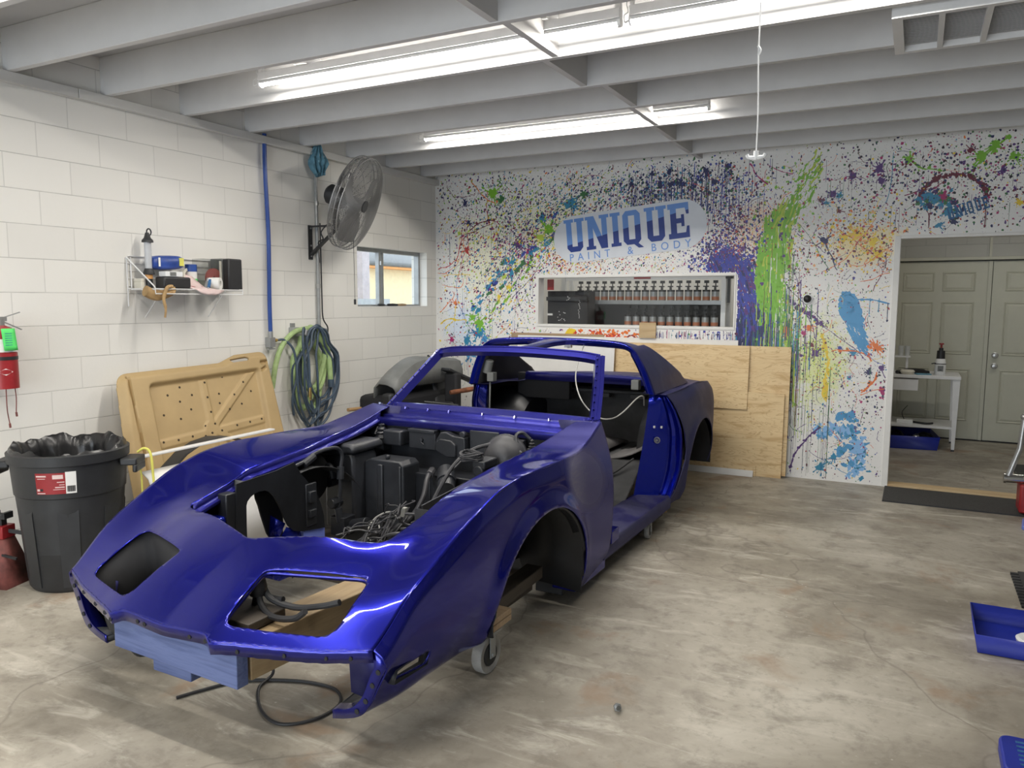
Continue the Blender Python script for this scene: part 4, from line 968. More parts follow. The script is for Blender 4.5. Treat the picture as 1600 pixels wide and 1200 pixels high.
for k in range(3):
    P = []
    for i in range(13):
        r = 0.05 + (0.345 - 0.05) * i / 12; row = []
        half = 0.30 + 0.28 * math.sin(PI * min(1, i / 11.5))
        for j in range(9):
            t = (j / 8 - 0.5) * 2; a = 2 * PI * k / 3 + 0.6 + t * half; row.append((r * math.cos(a), r * math.sin(a), 0.01 + t * 0.045 * (1 - 0.3 * i / 12)))
        P.append(row)
    b = MB(); b.grid(P); fb(b, 'blade', M['fan_blade'], solid=0.003)
fb(MB().cyl((0, 0, -0.02), (0, 0, 0.06), 0.055, 24), 'hub', M['fan_blade'])
fb(MB().cyl((0, 0, 0.088), (0, 0, 0.101), 0.052, 24), 'badge', M['dark_grey'])
fb(MB().lathe([(0.001, -0.27), (0.06, -0.265), (0.085, -0.24), (0.09, -0.12), (0.075, -0.09), (0.001, -0.088)], 24), 'motor', M['dark_grey'])
b = MB(); b.box((0.0 - 0.42, -0.125, 1.93 - 2.405), (0.012 - 0.42, -0.08, 2.225 - 2.405)); fp = R3 @ Vector((0, 0, -0.2))
b.bar((-0.41, -0.10, 2.215 - 2.405), (fp.x + 0.05, fp.y - 0.02, 2.215 - 2.405), 0.04, 0.012)
b.bar((-0.41, -0.10, 1.97 - 2.405), (fp.x + 0.06, fp.y - 0.02, 2.205 - 2.405), 0.035, 0.02)
b.bar((fp.x + 0.04, fp.y - 0.02, 2.20 - 2.405), (fp.x, fp.y, fp.z), 0.05, 0.03); b.build('bracket', M['black'], F)
b = MB()
for z in (1.96, 2.05, 2.2): b.cyl((-0.408, -0.103, z - 2.405), (-0.402, -0.103, z - 2.405), 0.008, 8)
build_each(b, 'bolt', M['steel'], F)
MB().tube(spl([(fp.x, fp.y, fp.z - 0.05), (-0.15, -0.1, -0.22), (-0.22, -0.08, -0.17), (-0.3, -0.09, -0.24), (-0.29, -0.08, -0.30), (-0.38, -0.04, -0.33), (-0.39, -0.02, -0.5)], 6), 0.006, 6).build('cord', M['rubber'], F)
MB().tube([(0.02, -0.05, -0.32), (0.0, -0.02, -0.82)], 0.0022, 5).cyl((0.0, -0.02, -0.82), (0.0, -0.02, -0.865), 0.010, 8).build('pull_chain', M['dark_grey'], F)

# hoses on the hooks
def coil(cy, x0, loops, n=20):
    pts = []
    for (w0, w1, zt, zb, dx, dy) in loops:
        for k in range(n):
            a = -PI / 2 + 2 * PI * k / n      # start at bottom
            s, c = math.sin(a), math.cos(a)
            wy = (w0 if c < 0 else w1) * (0.62 if s > 0.5 else 1.0)
            z = (zt + zb) / 2 + (zt - zb) / 2 * s
            pts.append((x0 + dx + 0.012 * math.sin(3 * a + dx * 90), cy + dy + wy * c, z))
    return spl(pts, 3)
o = thing('air_hose', 'blue grey air hose coiled on the wall hooks, brass end hanging', 'hose')
loops = [(0.24, 0.25, 1.34, 0.50, 0.05, 0), (0.17, 0.27, 1.35, 0.62, 0.065, 0.02), (0.26, 0.20, 1.335, 0.46, 0.08, 0.0), (0.12, 0.22, 1.345, 0.70, 0.085, 0.05), (0.22, 0.28, 1.36, 0.55, 0.10, 0.02), (0.07, 0.24, 1.33, 0.68, 0.115, 0.06), (0.25, 0.23, 1.35, 0.48, 0.12, -0.01), (0.18, 0.26, 1.34, 0.58, 0.13, 0.0)]
lp = coil(-2.08, 0.0, loops)
MB().tube(lp + spl([lp[-1], (0.14, -2.2, 0.75), (0.15, -2.28, 1.15), (0.13, -2.245, 1.345), (0.15, -2.22, 1.1), (0.155, -2.215, 0.82)], 6), 0.0105, 7).tube(spl([(0.035, -2.46, 1.245), (0.06, -2.40, 1.24), (0.09, -2.33, 1.15), (0.10, -2.31, 0.95), (0.09, -2.36, 0.75), (0.08, -2.34, 0.6)], 6), 0.0105, 7).build('hose_run', M['hose_blue'], o)
MB().cyl((0.155, -2.215, 0.83), (0.155, -2.215, 0.79), 0.011, 8).cyl((0.155, -2.215, 0.79), (0.155, -2.214, 0.745), 0.015, 8).cyl((0.155, -2.214, 0.745), (0.155, -2.213, 0.72), 0.009, 8).build('coupling', M['brass'], o)
o = thing('breathing_hose', 'pale green sleeved hose hung in loops behind the blue hose', 'hose')
lp = coil(-2.10, 0.0, [(0.20, 0.16, 1.33, 0.62, 0.055, -0.02), (0.13, 0.18, 1.34, 0.78, 0.065, 0.02)])
MB().tube(lp + spl([lp[-1], (0.07, -2.02, 0.85), (0.075, -1.93, 1.1), (0.08, -1.96, 1.32), (0.09, -1.90, 1.1), (0.10, -1.885, 0.85)], 6), 0.024, 9).tube(spl([(0.06, -2.16, 1.33), (0.06, -2.3, 1.30), (0.05, -2.42, 1.20), (0.05, -2.50, 1.05), (0.05, -2.55, 0.85)], 6), 0.022, 9).build('hose_run', M['hose_green'], o)
MB().cyl((0.10, -1.885, 0.87), (0.10, -1.885, 0.80), 0.026, 10).build('end_fitting', M['hose_blue'], o)

# fire extinguisher
o = thing('fire_extinguisher', 'red fire extinguisher with green tag on the block wall, left edge', 'extinguisher', (0.10, -4.685, 1.065))
MB().lathe([(0.001, 0), (0.066, 0.0), (0.07, 0.01), (0.07, 0.30), (0.055, 0.345), (0.02, 0.362), (0.001, 0.363)], 28).build('cylinder', M['red'], o)
MB().lathe([(0.0745, 0.0), (0.0755, 0.0), (0.0755, 0.205), (0.0745, 0.205)], 28).build('boot_cover', M['red'], o)
MB().lathe([(0.0765, 0.165), (0.0775, 0.165), (0.0775, 0.185), (0.0765, 0.185)], 28).build('strap', M['black'], o)
P = [[(0.0712 * math.cos(a), 0.0712 * math.sin(a), z) for a in np.linspace(-2.2, 1.9, 24)] for z in (0.21, 0.285)]
MB().grid(P).build('instruction_label', M['white'], o)
a0 = -0.35
P = [[(0.0768 * math.cos(a0 + u * 0.55), 0.0768 * math.sin(a0 + u * 0.55), 0.10 + dz) for u in (-1, 0, 1)] for dz in (0.0,)]
b = MB(); b.add([(0.0772 * math.cos(a0 - .5), 0.0772 * math.sin(a0 - .5), 0.098), (0.0785 * math.cos(a0), 0.0785 * math.sin(a0), 0.078), (0.0772 * math.cos(a0 + .5), 0.0772 * math.sin(a0 + .5), 0.098), (0.0785 * math.cos(a0), 0.0785 * math.sin(a0), 0.118)], [(0, 1, 2, 3)]); b.build('diamond_emblem', M['white'], o)
MB().cyl((0, 0, 0.36), (0, 0, 0.40), 0.022, 12).box((-0.015, -0.02, 0.385), (0.015, 0.03, 0.41)).build('valve', M['steel'], o)
MB().bar((0, 0.0, 0.40), (0.02, 0.10, 0.435), 0.02, 0.004).build('lever', M['galv'], o)
MB().bar((0, 0.0, 0.39), (0.02, 0.105, 0.335), 0.02, 0.005).build('carry_handle', M['galv'], o)
b = MB(); b.grid([[(0.082 + 0.006 * math.sin(u * 3), -0.045 + 0.075 * u + 0.012 * v, 0.345 - 0.125 * v) for u in np.linspace(0, 1, 5)] for v in np.linspace(0, 1, 6)]); b.build('inspection_tag', M['green_tag'], o, solid=0.001)
b = MB()
for k in range(6): b.box((0.0885, -0.028, 0.315 - 0.013 * k), (0.089, 0.01, 0.318 - 0.013 * k))
b.build('tag_print', M['stencil'], o)
MB().tube(spl([(0.05, 0.03, 0.0), (0.052, 0.032, -0.06), (0.05, 0.028, -0.14)], 5), 0.003, 5).cyl((0.05, 0.028, -0.14), (0.05, 0.03, -0.165), 0.006, 6).build('hanging_cord', M['red_worn'], o)
MB().tube(spl([(0.05, -0.02, 0.0), (0.052, -0.022, -0.12), (0.055, -0.015, -0.20)], 5), 0.003, 5).cyl((0.055, -0.015, -0.20), (0.055, -0.013, -0.225), 0.006, 6).build('pin_cord', M['red_worn'], o)
MB().box((-0.10, -0.02, 0.20), (-0.07, 0.02, 0.38)).build('wall_bracket', M['steel'], o)

# wire wall rack and what is on it
o = thing('wall_rack', 'white wire rack screwed to the block wall', 'rack')
b = MB(); y0, y1 = -3.80, -3.02; r = 0.0045
b.tube([(0.012, y0, 1.53), (0.012, y0, 1.86), (0.012, y0 + 0.02, 1.868), (0.012, y1, 1.868), (0.012, y1, 1.60)], r, 6)
b.tube([(0.012, y0 + 0.03, 1.86), (0.012, y0 + 0.03, 1.64)], r, 6)
for z in (1.82, 1.77, 1.72, 1.67): b.tube([(0.012, y0, z), (0.012, y1, z)], 0.0028, 5)
b.tube([(0.012, y0, 1.86), (0.245, y0 + 0.03, 1.66), (0.25, y0 + 0.03, 1.615), (0.25, y1 + 0.0, 1.615), (0.25, y1, 1.65), (0.012, y1, 1.65)], r, 6)
b.tube([(0.25, y0 + 0.03, 1.648), (0.25, y1, 1.648)], 0.0035, 6); b.tube([(0.012, y0, 1.648), (0.25, y0 + 0.03, 1.648)], 0.0035, 6)
for k in range(14): b.tube([(0.012, y0 + 0.03 + k * 0.058, 1.642), (0.25, y0 + 0.03 + k * 0.058, 1.642)], 0.0025, 5)
for yy in (y0 + 0.12, y1 - 0.12): b.tube([(0.012, yy, 1.45), (0.2, yy, 1.64)], 0.0035, 6)
b.build('wire_frame', M['white_metal'], o)
SZ = 1.646
M['peach'] = plain('orange_plastic', (0.60, 0.30, 0.10), 0.5)
o = thing('work_light', 'tall grey tube work light with hook standing at the left of the rack', 'lamp', (0.10, -3.70, SZ))
MB().cyl((0, 0, 0.0), (0, 0, 0.10), 0.022, 14).build('battery_grip', M['dark_grey'], o)
MB().cyl((0, 0, 0.07), (0, 0, 0.098), 0.024, 14).build('switch_band', M['peach'], o)
MB().lathe([(0.001, 0.10), (0.036, 0.10), (0.036, 0.112), (0.026, 0.14), (0.001, 0.14)], 16).lathe([(0.001, 0.315), (0.038, 0.315), (0.036, 0.33), (0.022, 0.345), (0.012, 0.38), (0.001, 0.382)], 16).build('collar', M['dark_grey'], o)
MB().cyl((0, 0, 0.13), (0, 0, 0.32), 0.023, 16).build('lens_tube', plain('frosted_lens', (0.50, 0.51, 0.53), 0.25), o)
MB().tube([(0, 0.014 + 0.017 * math.cos(t), 0.385 + 0.022 * math.sin(t)) for t in np.linspace(0, 2 * PI, 16)[:-1]], 0.005, 6, closed=True).build('hook', M['black'], o)
o = thing('wipe_pack', 'blue plastic pack lying on top of the stuff on the rack', 'pack', (0.085, -3.56, SZ + 0.135))
b = MB(); P = []
for i in range(13):
    u = i / 12 - 0.5; row = []
    for j in range(16):
        a = 2 * PI * j / 16; sq = 1 - 0.25 * (2 * abs(u)) ** 4
        row.append((0.065 * sq * math.copysign(abs(math.cos(a)) ** 0.6, math.cos(a)), u * 0.24, 0.05 + 0.05 * sq * math.copysign(abs(math.sin(a)) ** 0.6, math.sin(a)) + 0.012 * u))
    P.append(row)
b.grid(P, True); b.add(P[0], [tuple(range(16))]); b.add(P[-1], [tuple(range(16))[::-1]]); b.build('wrapper', M['blue_pack'], o)
MB().box((0.055, 0.07, 0.03), (0.067, 0.105, 0.085)).build('printed_panel', M['yellow'], o)
MB().box((0.0655, -0.10, 0.02), (0.067, -0.085, 0.08)).build('printed_stripe', M['white'], o)
tag(MB().box((0.13, -3.68, SZ + 0.001), (0.225, -3.46, SZ + 0.085)).build('tool_case', M['black'], bevel=0.012), 'black soft tool case at the front of the rack', 'case')
tag(MB().box((0.02, -3.76, SZ), (0.10, -3.735, SZ + 0.05)).box((0.02, -3.76, SZ + 0.05), (0.10, -3.735, SZ + 0.072)).build('marker_box', M['tape'], bevel=0.004), 'small cream box behind the leather glove on the rack', 'box')
o = MB().box((0.14, -3.655, SZ + 0.087), (0.21, -3.515, SZ + 0.122)).build('small_carton', M['white_plastic'], bevel=0.003); tag(o, 'small white carton lying on the black tool case', 'box')
MB().box((0.2105, -3.62, SZ + 0.092), (0.2115, -3.57, SZ + 0.118)).build('picture_patch', M['grey_plastic'], o)
o = thing('leather_glove', 'brown leather glove drooping over the front left of the rack', 'glove')
b = MB(); P = []
for i in range(12):
    t = i / 11; w = 0.03 + 0.035 * math.sin(PI * t)
    row = [(0.20 + 0.05 * math.sin(2 * PI * j / 10) * (0.6 + 0.4 * t), -3.81 + 0.20 * t + 0.012 * math.cos(2 * PI * j / 10), SZ - 0.012 - 0.03 * math.sin(PI * t) + 0.036 * math.cos(2 * PI * j / 10)) for j in range(10)]
    P.append(row)
b.grid(P, True); b.add(P[0], [tuple(range(10))]); b.add(P[-1], [tuple(range(10))]); b.build('palm', M['leather'], o)
b = MB(); b.tube(spl([(0.25, -3.64, SZ + 0.02), (0.265, -3.69, SZ + 0.01), (0.27, -3.725, SZ - 0.06), (0.272, -3.715, SZ - 0.13), (0.268, -3.72, SZ - 0.19)], 6), [0.012] * 12 + [0.010] * 6 + [0.007] * 7, 8); b.build('cuff_strip', M['leather'], o)
o = thing('sandpaper_sheet', 'pale pink folded sheet hanging over the rack front', 'paper')
b = MB(); P = []
for (x, z, y0_, y1_) in [(0.05, 0.12, -3.52, -3.40), (0.12, 0.10, -3.52, -3.37), (0.17, 0.04, -3.50, -3.33), (0.20, 0.02, -3.48, -3.32), (0.24, 0.008, -3.47, -3.26), (0.262, 0.0, -3.45, -3.20), (0.268, -0.02, -3.42, -3.24), (0.268, -0.035, -3.38, -3.30)]:
    P.append([(x, y0_ + (y1_ - y0_) * k / 6, SZ + z + 0.004 * math.sin(k * 2)) for k in range(7)])
b.grid(P); b.build('sheet', M['pink'], o, solid=0.002)
MB().box((0.14, -3.46, SZ + 0.02), (0.205, -3.34, SZ + 0.035), rot=(0, 0.5, 0)).build('red_edge', M['red'], o)
o = thing('paper_roll', 'white paper tape roll on its side at the rack front', 'tape', (0.205, -3.235, SZ + 0.046), (0, PI / 2, 0.5))
MB().lathe([(0.022, -0.04), (0.045, -0.04), (0.045, 0.04), (0.022, 0.04), (0.022, -0.04)], 24).build('roll', M['white'], o)
o = thing('masking_tape_roll', 'cream masking tape roll leaning behind the pink sheet', 'tape', (0.10, -3.385, SZ + 0.078), (0.2, PI / 2 - 0.2, 0.6))
MB().lathe([(0.055, -0.013), (0.075, -0.013), (0.075, 0.013), (0.055, 0.013), (0.055, -0.013)], 28).build('roll', M['tape'], o)
o = thing('box_cutter', 'grey utility knife leaning on the rack front by the paper roll', 'knife')
MB().bar((0.235, -3.34, SZ + 0.008), (0.17, -3.255, SZ + 0.085), 0.035, 0.014).build('handle', M['galv'], o, bevel=0.004)
MB().bar((0.242, -3.325, SZ + 0.02), (0.20, -3.275, SZ + 0.072), 0.018, 0.015).build('grip', M['stencil'], o)
o = thing('disc_package', 'clear packaged sanding disc standing on the rack', 'package')
MB().box((0.05, -3.30, SZ), (0.16, -3.125, SZ + 0.225)).build('clear_shell', M['clear'], o)
MB().lathe([(0.012, -0.008), (0.07, -0.008), (0.07, 0.008), (0.012, 0.008), (0.012, -0.008)], 28, M=Matrix.Rotation(PI / 2, 3, 'Y')).build('sanding_disc', plain('red_abrasive', (0.30, 0.08, 0.07), 0.8), o, loc=(0.14, -3.19, SZ + 0.09))
MB().box((0.152, -3.145, SZ + 0.01), (0.158, -3.128, SZ + 0.215)).build('card_edge', M['tape'], o)
o = thing('spray_can', 'short blue and white can behind the clear package', 'can', (0.09, -3.345, SZ))
MB().cyl((0, 0, 0), (0, 0, 0.18), 0.04, 20).build('body', M['white'], o); MB().cyl((0, 0, 0.13), (0, 0, 0.182), 0.041, 20).build('blue_band', M['blue_pipe'], o); MB().cyl((0, 0, 0.03), (0, 0, 0.08), 0.041, 20).build('green_band', M['green_tag'], o)
o = thing('speaker', 'square black and grey shop speaker at the right end of the rack', 'speaker', (0.125, -3.045, SZ))
MB().box((-0.095, -0.075, 0.0), (0.03, 0.06, 0.235)).build('cabinet', M['grey_plastic'], o, bevel=0.008)
MB().box((0.03, -0.073, 0.002), (0.095, 0.058, 0.233)).build('grille', M['black'], o, bevel=0.01)

# ------------------------------------------------------------ trash can
T = thing('trash_can', 'big black ribbed trash can against the block wall with red label', 'trash can', (0.60, -4.64, 0))
prof = [(0.001, 0.0), (0.215, 0.0), (0.228, 0.02), (0.262, 0.52), (0.275, 0.53), (0.287, 0.70), (0.300, 0.705), (0.302, 0.755), (0.288, 0.76), (0.280, 0.74), (0.268, 0.52), (0.225, 0.03), (0.001, 0.025)]
MB().lathe(prof, 48).build('barrel', M['dark_grey'], T)
b = MB()
for k in range(7):
    a = 2 * PI * k / 7 + 0.25; R_ = Matrix.Rotation(a, 3, 'Z')
    vs = []
    for (r0, r1, z) in ((0.222, 0.2335, 0.03), (0.25, 0.2655, 0.44), (0.252, 0.262, 0.46)):
        for da in (-0.19, 0.19): 
            for r in (r0, r1): vs.append((r * math.cos(a + da), r * math.sin(a + da), z))
    b.add(vs, [(0, 1, 3, 2), (1, 5, 7, 3), (5, 9, 11, 7), (0, 4, 5, 1), (4, 8, 9, 5), (2, 3, 7, 6), (6, 7, 11, 10)])
build_each(b, 'body_rib', M['dark_grey'], T)
for s in (-1, 1):
    aa = 0.62 + (0 if s > 0 else PI)
    b = MB(); R_ = Matrix.Rotation(aa, 3, 'Z'); b.box((0.285, -0.075, 0.66), (0.375, 0.075, 0.70)); b.box((0.35, -0.075, 0.62), (0.375, 0.075, 0.665)); b.v = [tuple(R_ @ Vector(v)) for v in b.v]
    b.build('handle', M['dark_grey'], T, bevel=0.008)
rr = random.Random(11); P = []
prof_l = [(0.292, 0.745), (0.288, 0.775), (0.276, 0.79), (0.262, 0.775), (0.248, 0.72), (0.24, 0.64), (0.21, 0.54), (0.12, 0.48), (0.001, 0.47)]
ph = [rr.uniform(0, 6.28) for _ in range(8)]
for i, (r, z) in enumerate(prof_l):
    row = []
    for k in range(96):
        a = 2 * PI * k / 96
        w = 0.5 * math.sin(a * 6 + ph[0] + i * .3) + 0.35 * math.sin(a * 11 + ph[1] - i * .4) + 0.3 * math.sin(a * 19 + ph[2] + i * .8) + rr.uniform(-.15, .15)
        ar = [0.002, 0.006, 0.010, 0.016, 0.026, 0.030, 0.035, 0.03, 0][i]; az = [0, 0.008, 0.018, 0.016, 0.015, 0.02, 0.02, 0.02, 0][i]
        front = max(0, math.cos(a + 0.56))
        row.append(((r - ar * (w + 0.6) * 0.6) * math.cos(a), (r - ar * (w + 0.6) * 0.6) * math.sin(a), z + az * w - (0.03 * front if 0 < i < 4 else 0)))
    P.append(row)
b = MB(); b.grid(P, True); b.build('bin_liner', plain('black_plastic_bag', (0.01, 0.01, 0.011), 0.28), T, angle=60)
vd = math.atan2(-7.25 + 4.64, 4.74 - 0.60); a0 = vd - 0.30
def onbin(u, z, off=0.0035):
    r = 0.275 + (0.287 - 0.275) * (z - 0.53) / 0.17 + off; return (r * math.cos(a0 + u / 0.285), r * math.sin(a0 + u / 0.285), z)
def patch(u0, u1, z0, z1, off): return [[onbin(u, z, off) for u in np.linspace(u0, u1, 10)] for z in (z0, z1)]
MB().grid(patch(-0.085, 0.06, 0.558, 0.672, 0.003)).build('red_label', M['red'], T)
MB().grid(patch(0.06, 0.11, 0.558, 0.676, 0.003)).build('barcode_label', M['white'], T)
b = MB()
for (u0, u1, z0, z1) in [(-0.08, -0.03, 0.652, 0.660), (-0.075, -0.035, 0.641, 0.644), (0.0, 0.05, 0.640, 0.662), (0.02, 0.055, 0.62, 0.625), (0.03, 0.055, 0.606, 0.610), (0.01, 0.055, 0.592, 0.598), (-0.0, 0.055, 0.582, 0.585), (-0.08, -0.04, 0.562, 0.567), (-0.08, -0.066, 0.576, 0.588)]: b.grid(patch(u0, u1, z0, z1, 0.0038))
build_each(b, 'label_print', plain('label_ink', (0.72, 0.55, 0.53), 0.6), T)
b = MB()
for k in range(12): b.grid(patch(0.066 + 0.0032 * k, 0.068 + 0.0032 * k + (k % 3) * 0.0004, 0.568, 0.60, 0.0038))
b.grid(patch(-0.064, -0.050, 0.576, 0.589, 0.0038)); b.build('barcode_print', M['black'], T)

o = thing('yellow_rope', 'yellow rope tied to the trash can handle, trailing down behind', 'rope')
MB().tube(spl([(0.86, -4.41, 0.715), (0.89, -4.385, 0.735), (0.92, -4.37, 0.70), (0.935, -4.37, 0.55), (0.945, -4.36, 0.35), (0.95, -4.34, 0.1), (0.98, -4.3, 0.012), (1.05, -4.28, 0.012)], 8), 0.007, 8).tube(spl([(0.855, -4.42, 0.655), (0.862, -4.395, 0.6), (0.86, -4.39, 0.4), (0.865, -4.39, 0.2), (0.88, -4.36, 0.011), (0.92, -4.30, 0.011)], 8), 0.005, 8).build('strand', M['yellow'], o)

# jack stand
J = thing('jack_stand', 'rusty red jack stand on the floor left of the trash can', 'jack stand', (0.30, -4.86, 0), (0, 0, 0.3))
b = MB()
for k in range(4):
    a = PI / 4 + k * PI / 2; a2 = a + PI / 2
    b.add([(0.15 * math.cos(a), 0.15 * math.sin(a), 0), (0.15 * math.cos(a2), 0.15 * math.sin(a2), 0), (0.055 * math.cos(a2), 0.055 * math.sin(a2), 0.27), (0.055 * math.cos(a), 0.055 * math.sin(a), 0.27)], [(0, 1, 2, 3)])
b.build('base', M['red_worn'], J, solid=0.006)
MB().box((-0.045, -0.045, 0.26), (0.045, 0.045, 0.33)).build('sleeve', M['red'], J, bevel=0.004)
MB().box((-0.018, -0.018, 0.32), (0.018, 0.018, 0.38)).box((-0.05, -0.03, 0.37), (0.05, 0.03, 0.39)).box((-0.05, -0.03, 0.385), (-0.03, 0.03, 0.405)).box((0.03, -0.03, 0.385), (0.05, 0.03, 0.405)).build('saddle_post', M['dark_grey'], J)
MB().bar((0.04, 0, 0.30), (0.11, 0.02, 0.285), 0.012, 0.02).bar((0.05, -0.06, 0.18), (0.13, -0.05, 0.16), 0.012, 0.012).build('ratchet_handle', M['black'], J)

# tan moulded panel leaning on the wall
TP = thing('tan_panel', 'tan moulded plastic panel with cross ribs leaning on the block wall', 'panel')
tilt = math.atan2(0.36, 1.10); roll = 0.058
outl = roundpoly([(-0.03, 0.0), (1.38, 0.0), (1.365, 0.6), (1.35, 1.135), (1.02, 1.142), (0.86, 1.098), (0.0, 1.13), (-0.035, 0.6)], [0.08, 0.08, 0.0, 0.09, 0.1, 0.1, 0.09, 0.0])
NU, NV = 190, 150
U, V_ = np.meshgrid(np.linspace(-0.06, 1.41, NU), np.linspace(-0.02, 1.17, NV), indexing='ij')
def seg(u0, v0, u1, v1):
    ex, ey = u1 - u0, v1 - v0; t = np.clip(((U - u0) * ex + (V_ - v0) * ey) / (ex * ex + ey * ey), 0, 1); return np.hypot(U - u0 - t * ex, V_ - v0 - t * ey)
def stp(x, a, b): t = np.clip((x - a) / (b - a), 0, 1); return t * t * (3 - 2 * t)
inner = [(0.20, 0.25), (1.20, 0.25), (1.225, 1.01), (0.20, 1.035)]
D = sdf(outl, U, V_); I = sdf(roundpoly(inner, 0.05), U, V_)
H = 0.045 * stp(-D, -0.01, 0.05) - 0.036 * stp(-I, 0.0, 0.03)
cx, cy = 0.675, 0.63; ins = (I < -0.03)
for (u1, v1, raised) in [(0.225, 1.03, 0), (1.165, 1.0, 1), (0.675, 1.02, 1), (0.675, 0.26, 1), (0.225, 0.26, 0), (1.165, 0.27, 1)]:
    d = seg(cx, cy, u1, v1)
    if raised: H = np.where(ins, np.maximum(H, 0.009 + 0.013 * stp(0.032 - d, 0.0, 0.010)), H)
    H = np.where(ins, H - 0.014 * stp((0.010 if not raised else 0.006) - np.abs(d - (0.0 if not raised else 0.036)), 0.0, 0.006), H)
for (u0, u1) in [(0.225, 0.60), (0.76, 1.18)]: H = np.where(ins, H - 0.014 * stp(0.009 - seg(u0, 0.655, u1, 0.655), 0.0, 0.006), H); H = np.where(ins, np.maximum(H, 0.009 + 0.010 * stp(0.035 - seg(u0, 0.605, u1, 0.605), 0, 0.012)), H)
H = np.where(ins, np.maximum(H, 0.009 + 0.012 * stp(0.075 - np.hypot(U - cx, V_ - cy), 0, 0.015)), H)
H = H - 0.024 * stp(0.012 - seg(0.065, 1.09, 0.085, 0.15), 0, 0.006)
H = H - 0.030 * stp(0.016 - seg(1.245, 1.045, 1.31, 1.045), 0, 0.008) - 0.030 * stp(0.014 - seg(1.24, 0.985, 1.28, 1.0), 0, 0.008)
hand = roundpoly([(0.955, 1.078), (1.13, 1.076), (1.13, 1.118), (0.955, 1.116)], 0.02)
Fm = np.minimum(-D, sdf(hand, U, V_))
ct, s_t = math.cos(tilt), math.sin(tilt); cr, sr = math.cos(roll), math.sin(roll)
def tp(u, v, h):
    u = u - 0.13 * (1.09 - v); y = u * cr - v * sr; vv = u * sr + v * cr
    return (0.455 - vv * s_t + h * ct, -3.935 + y, vv * ct + h * s_t + 0.012)
verts = [tp(U[i, j], V_[i, j], H[i, j]) for i in range(NU) for j in range(NV)]
faces = [(i * NV + j, (i + 1) * NV + j, (i + 1) * NV + j + 1, i * NV + j + 1) for i in range(NU - 1) for j in range(NV - 1)]
verts, faces = clip_mesh(verts, faces, Fm.ravel())
b = MB(); b.add(verts, faces); b.build('moulding', M['tan'], TP, angle=55, solid=0.02, offset=-1)
b = MB()
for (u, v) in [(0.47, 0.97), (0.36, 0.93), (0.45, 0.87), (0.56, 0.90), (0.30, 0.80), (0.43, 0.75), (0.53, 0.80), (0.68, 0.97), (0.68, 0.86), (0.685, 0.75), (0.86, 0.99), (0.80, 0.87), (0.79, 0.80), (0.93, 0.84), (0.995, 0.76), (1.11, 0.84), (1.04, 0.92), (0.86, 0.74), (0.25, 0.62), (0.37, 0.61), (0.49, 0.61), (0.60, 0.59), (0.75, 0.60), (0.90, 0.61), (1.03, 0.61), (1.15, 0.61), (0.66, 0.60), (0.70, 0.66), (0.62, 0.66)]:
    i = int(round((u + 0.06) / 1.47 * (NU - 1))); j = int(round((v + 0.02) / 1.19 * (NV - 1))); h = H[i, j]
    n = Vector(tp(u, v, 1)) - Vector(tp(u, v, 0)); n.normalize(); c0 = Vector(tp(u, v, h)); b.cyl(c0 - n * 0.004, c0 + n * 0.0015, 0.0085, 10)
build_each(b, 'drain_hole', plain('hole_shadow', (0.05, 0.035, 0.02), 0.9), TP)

# things stacked behind the car's right fender
o = thing('bumper_cover', 'white bumper cover standing on the floor behind the right fender', 'bumper')
P = []
for i in range(15):
    t = i / 14; y = -4.10 + 1.50 * t; bow = 0.10 * math.sin(PI * t)
    y -= 0.20; P.append([(0.90 + bow, y, 0.012), (0.88 + bow, y, 0.20), (0.84 + bow, y, 0.42), (0.78 + bow * 0.6, y + 0.01, 0.52), (0.71, y + 0.02, 0.552)])
b = MB(); b.grid(P); b.build('skin', M['white'], o, solid=0.008)
o = thing('wheel_arch_liner', 'black moulded liner standing behind the white bumper cover', 'liner')
P = [[(0.63 + 0.06 * math.cos(a), -3.68 + 0.58 * math.cos(PI * k / 14) * (1.0), 0.01 + (0.66 * math.sin(PI * k / 14)) + 0.0 * a) for a in np.linspace(0, PI, 5)] for k in range(15)]
b = MB(); b.grid(P); b.build('arch_shell', M['dark_grey'], o, solid=0.006)
o = thing('metal_strip', 'long white metal strip resting across the liner before the tan panel', 'strip')
MB().bar((0.74, -4.33, 0.655), (0.74, -3.25, 0.667), 0.05, 0.012).build('strip_bar', M['white_metal'], o, bevel=0.003)
o = tag(MB().tube([(0.27, -1.86, 0.60), (0.30, -1.45, 0.585), (0.32, -1.1, 0.575)], 0.017, 10).build('wooden_stick', M['stick']), 'short wooden broom stick end poking out beside the grey trim heap', 'stick')
# heap of interior trim on the far left corner
o = thing('dash_shell', 'big curved grey dash shell on top of the trim heap in the corner', 'trim')
P = []
for i in range(21):
    t = i / 20; y = -1.70 + 1.15 * t; top = 0.74 + 0.29 * math.sin(PI * 0.5 * min(1, t * 1.9 + 0.18)) ** 1.0 - 0.10 * max(0, t - .5)
    lo = 0.80 - 0.02 * t if t > .1 else 0.74
    P.append([(0.66, y + 0.015, min(lo, top - .02)), (0.665, y, 0.5 * (lo + top)), (0.64, y, top - 0.02), (0.58, y, top), (0.50, y, top + 0.005), (0.45, y, top - 0.03), (0.44, y, 0.70)])
b = MB(); b.grid(P); b.build('shell', M['grey_plastic'], o, solid=0.012)
o = thing('plastic_housing', 'black rounded plastic housing under the grey dash shell', 'trim')
b = MB(); b.box((0.25, -1.70, 0.0), (0.63, -0.62, 0.72)); b.build('housing', M['black_matte'], o, bevel=0.05)
MB().box((0.56, -1.745, 0.56), (0.66, -1.66, 0.755), rot=(0.15, 0, 0)).build('end_flap', M['dark_grey'], o, bevel=0.02)
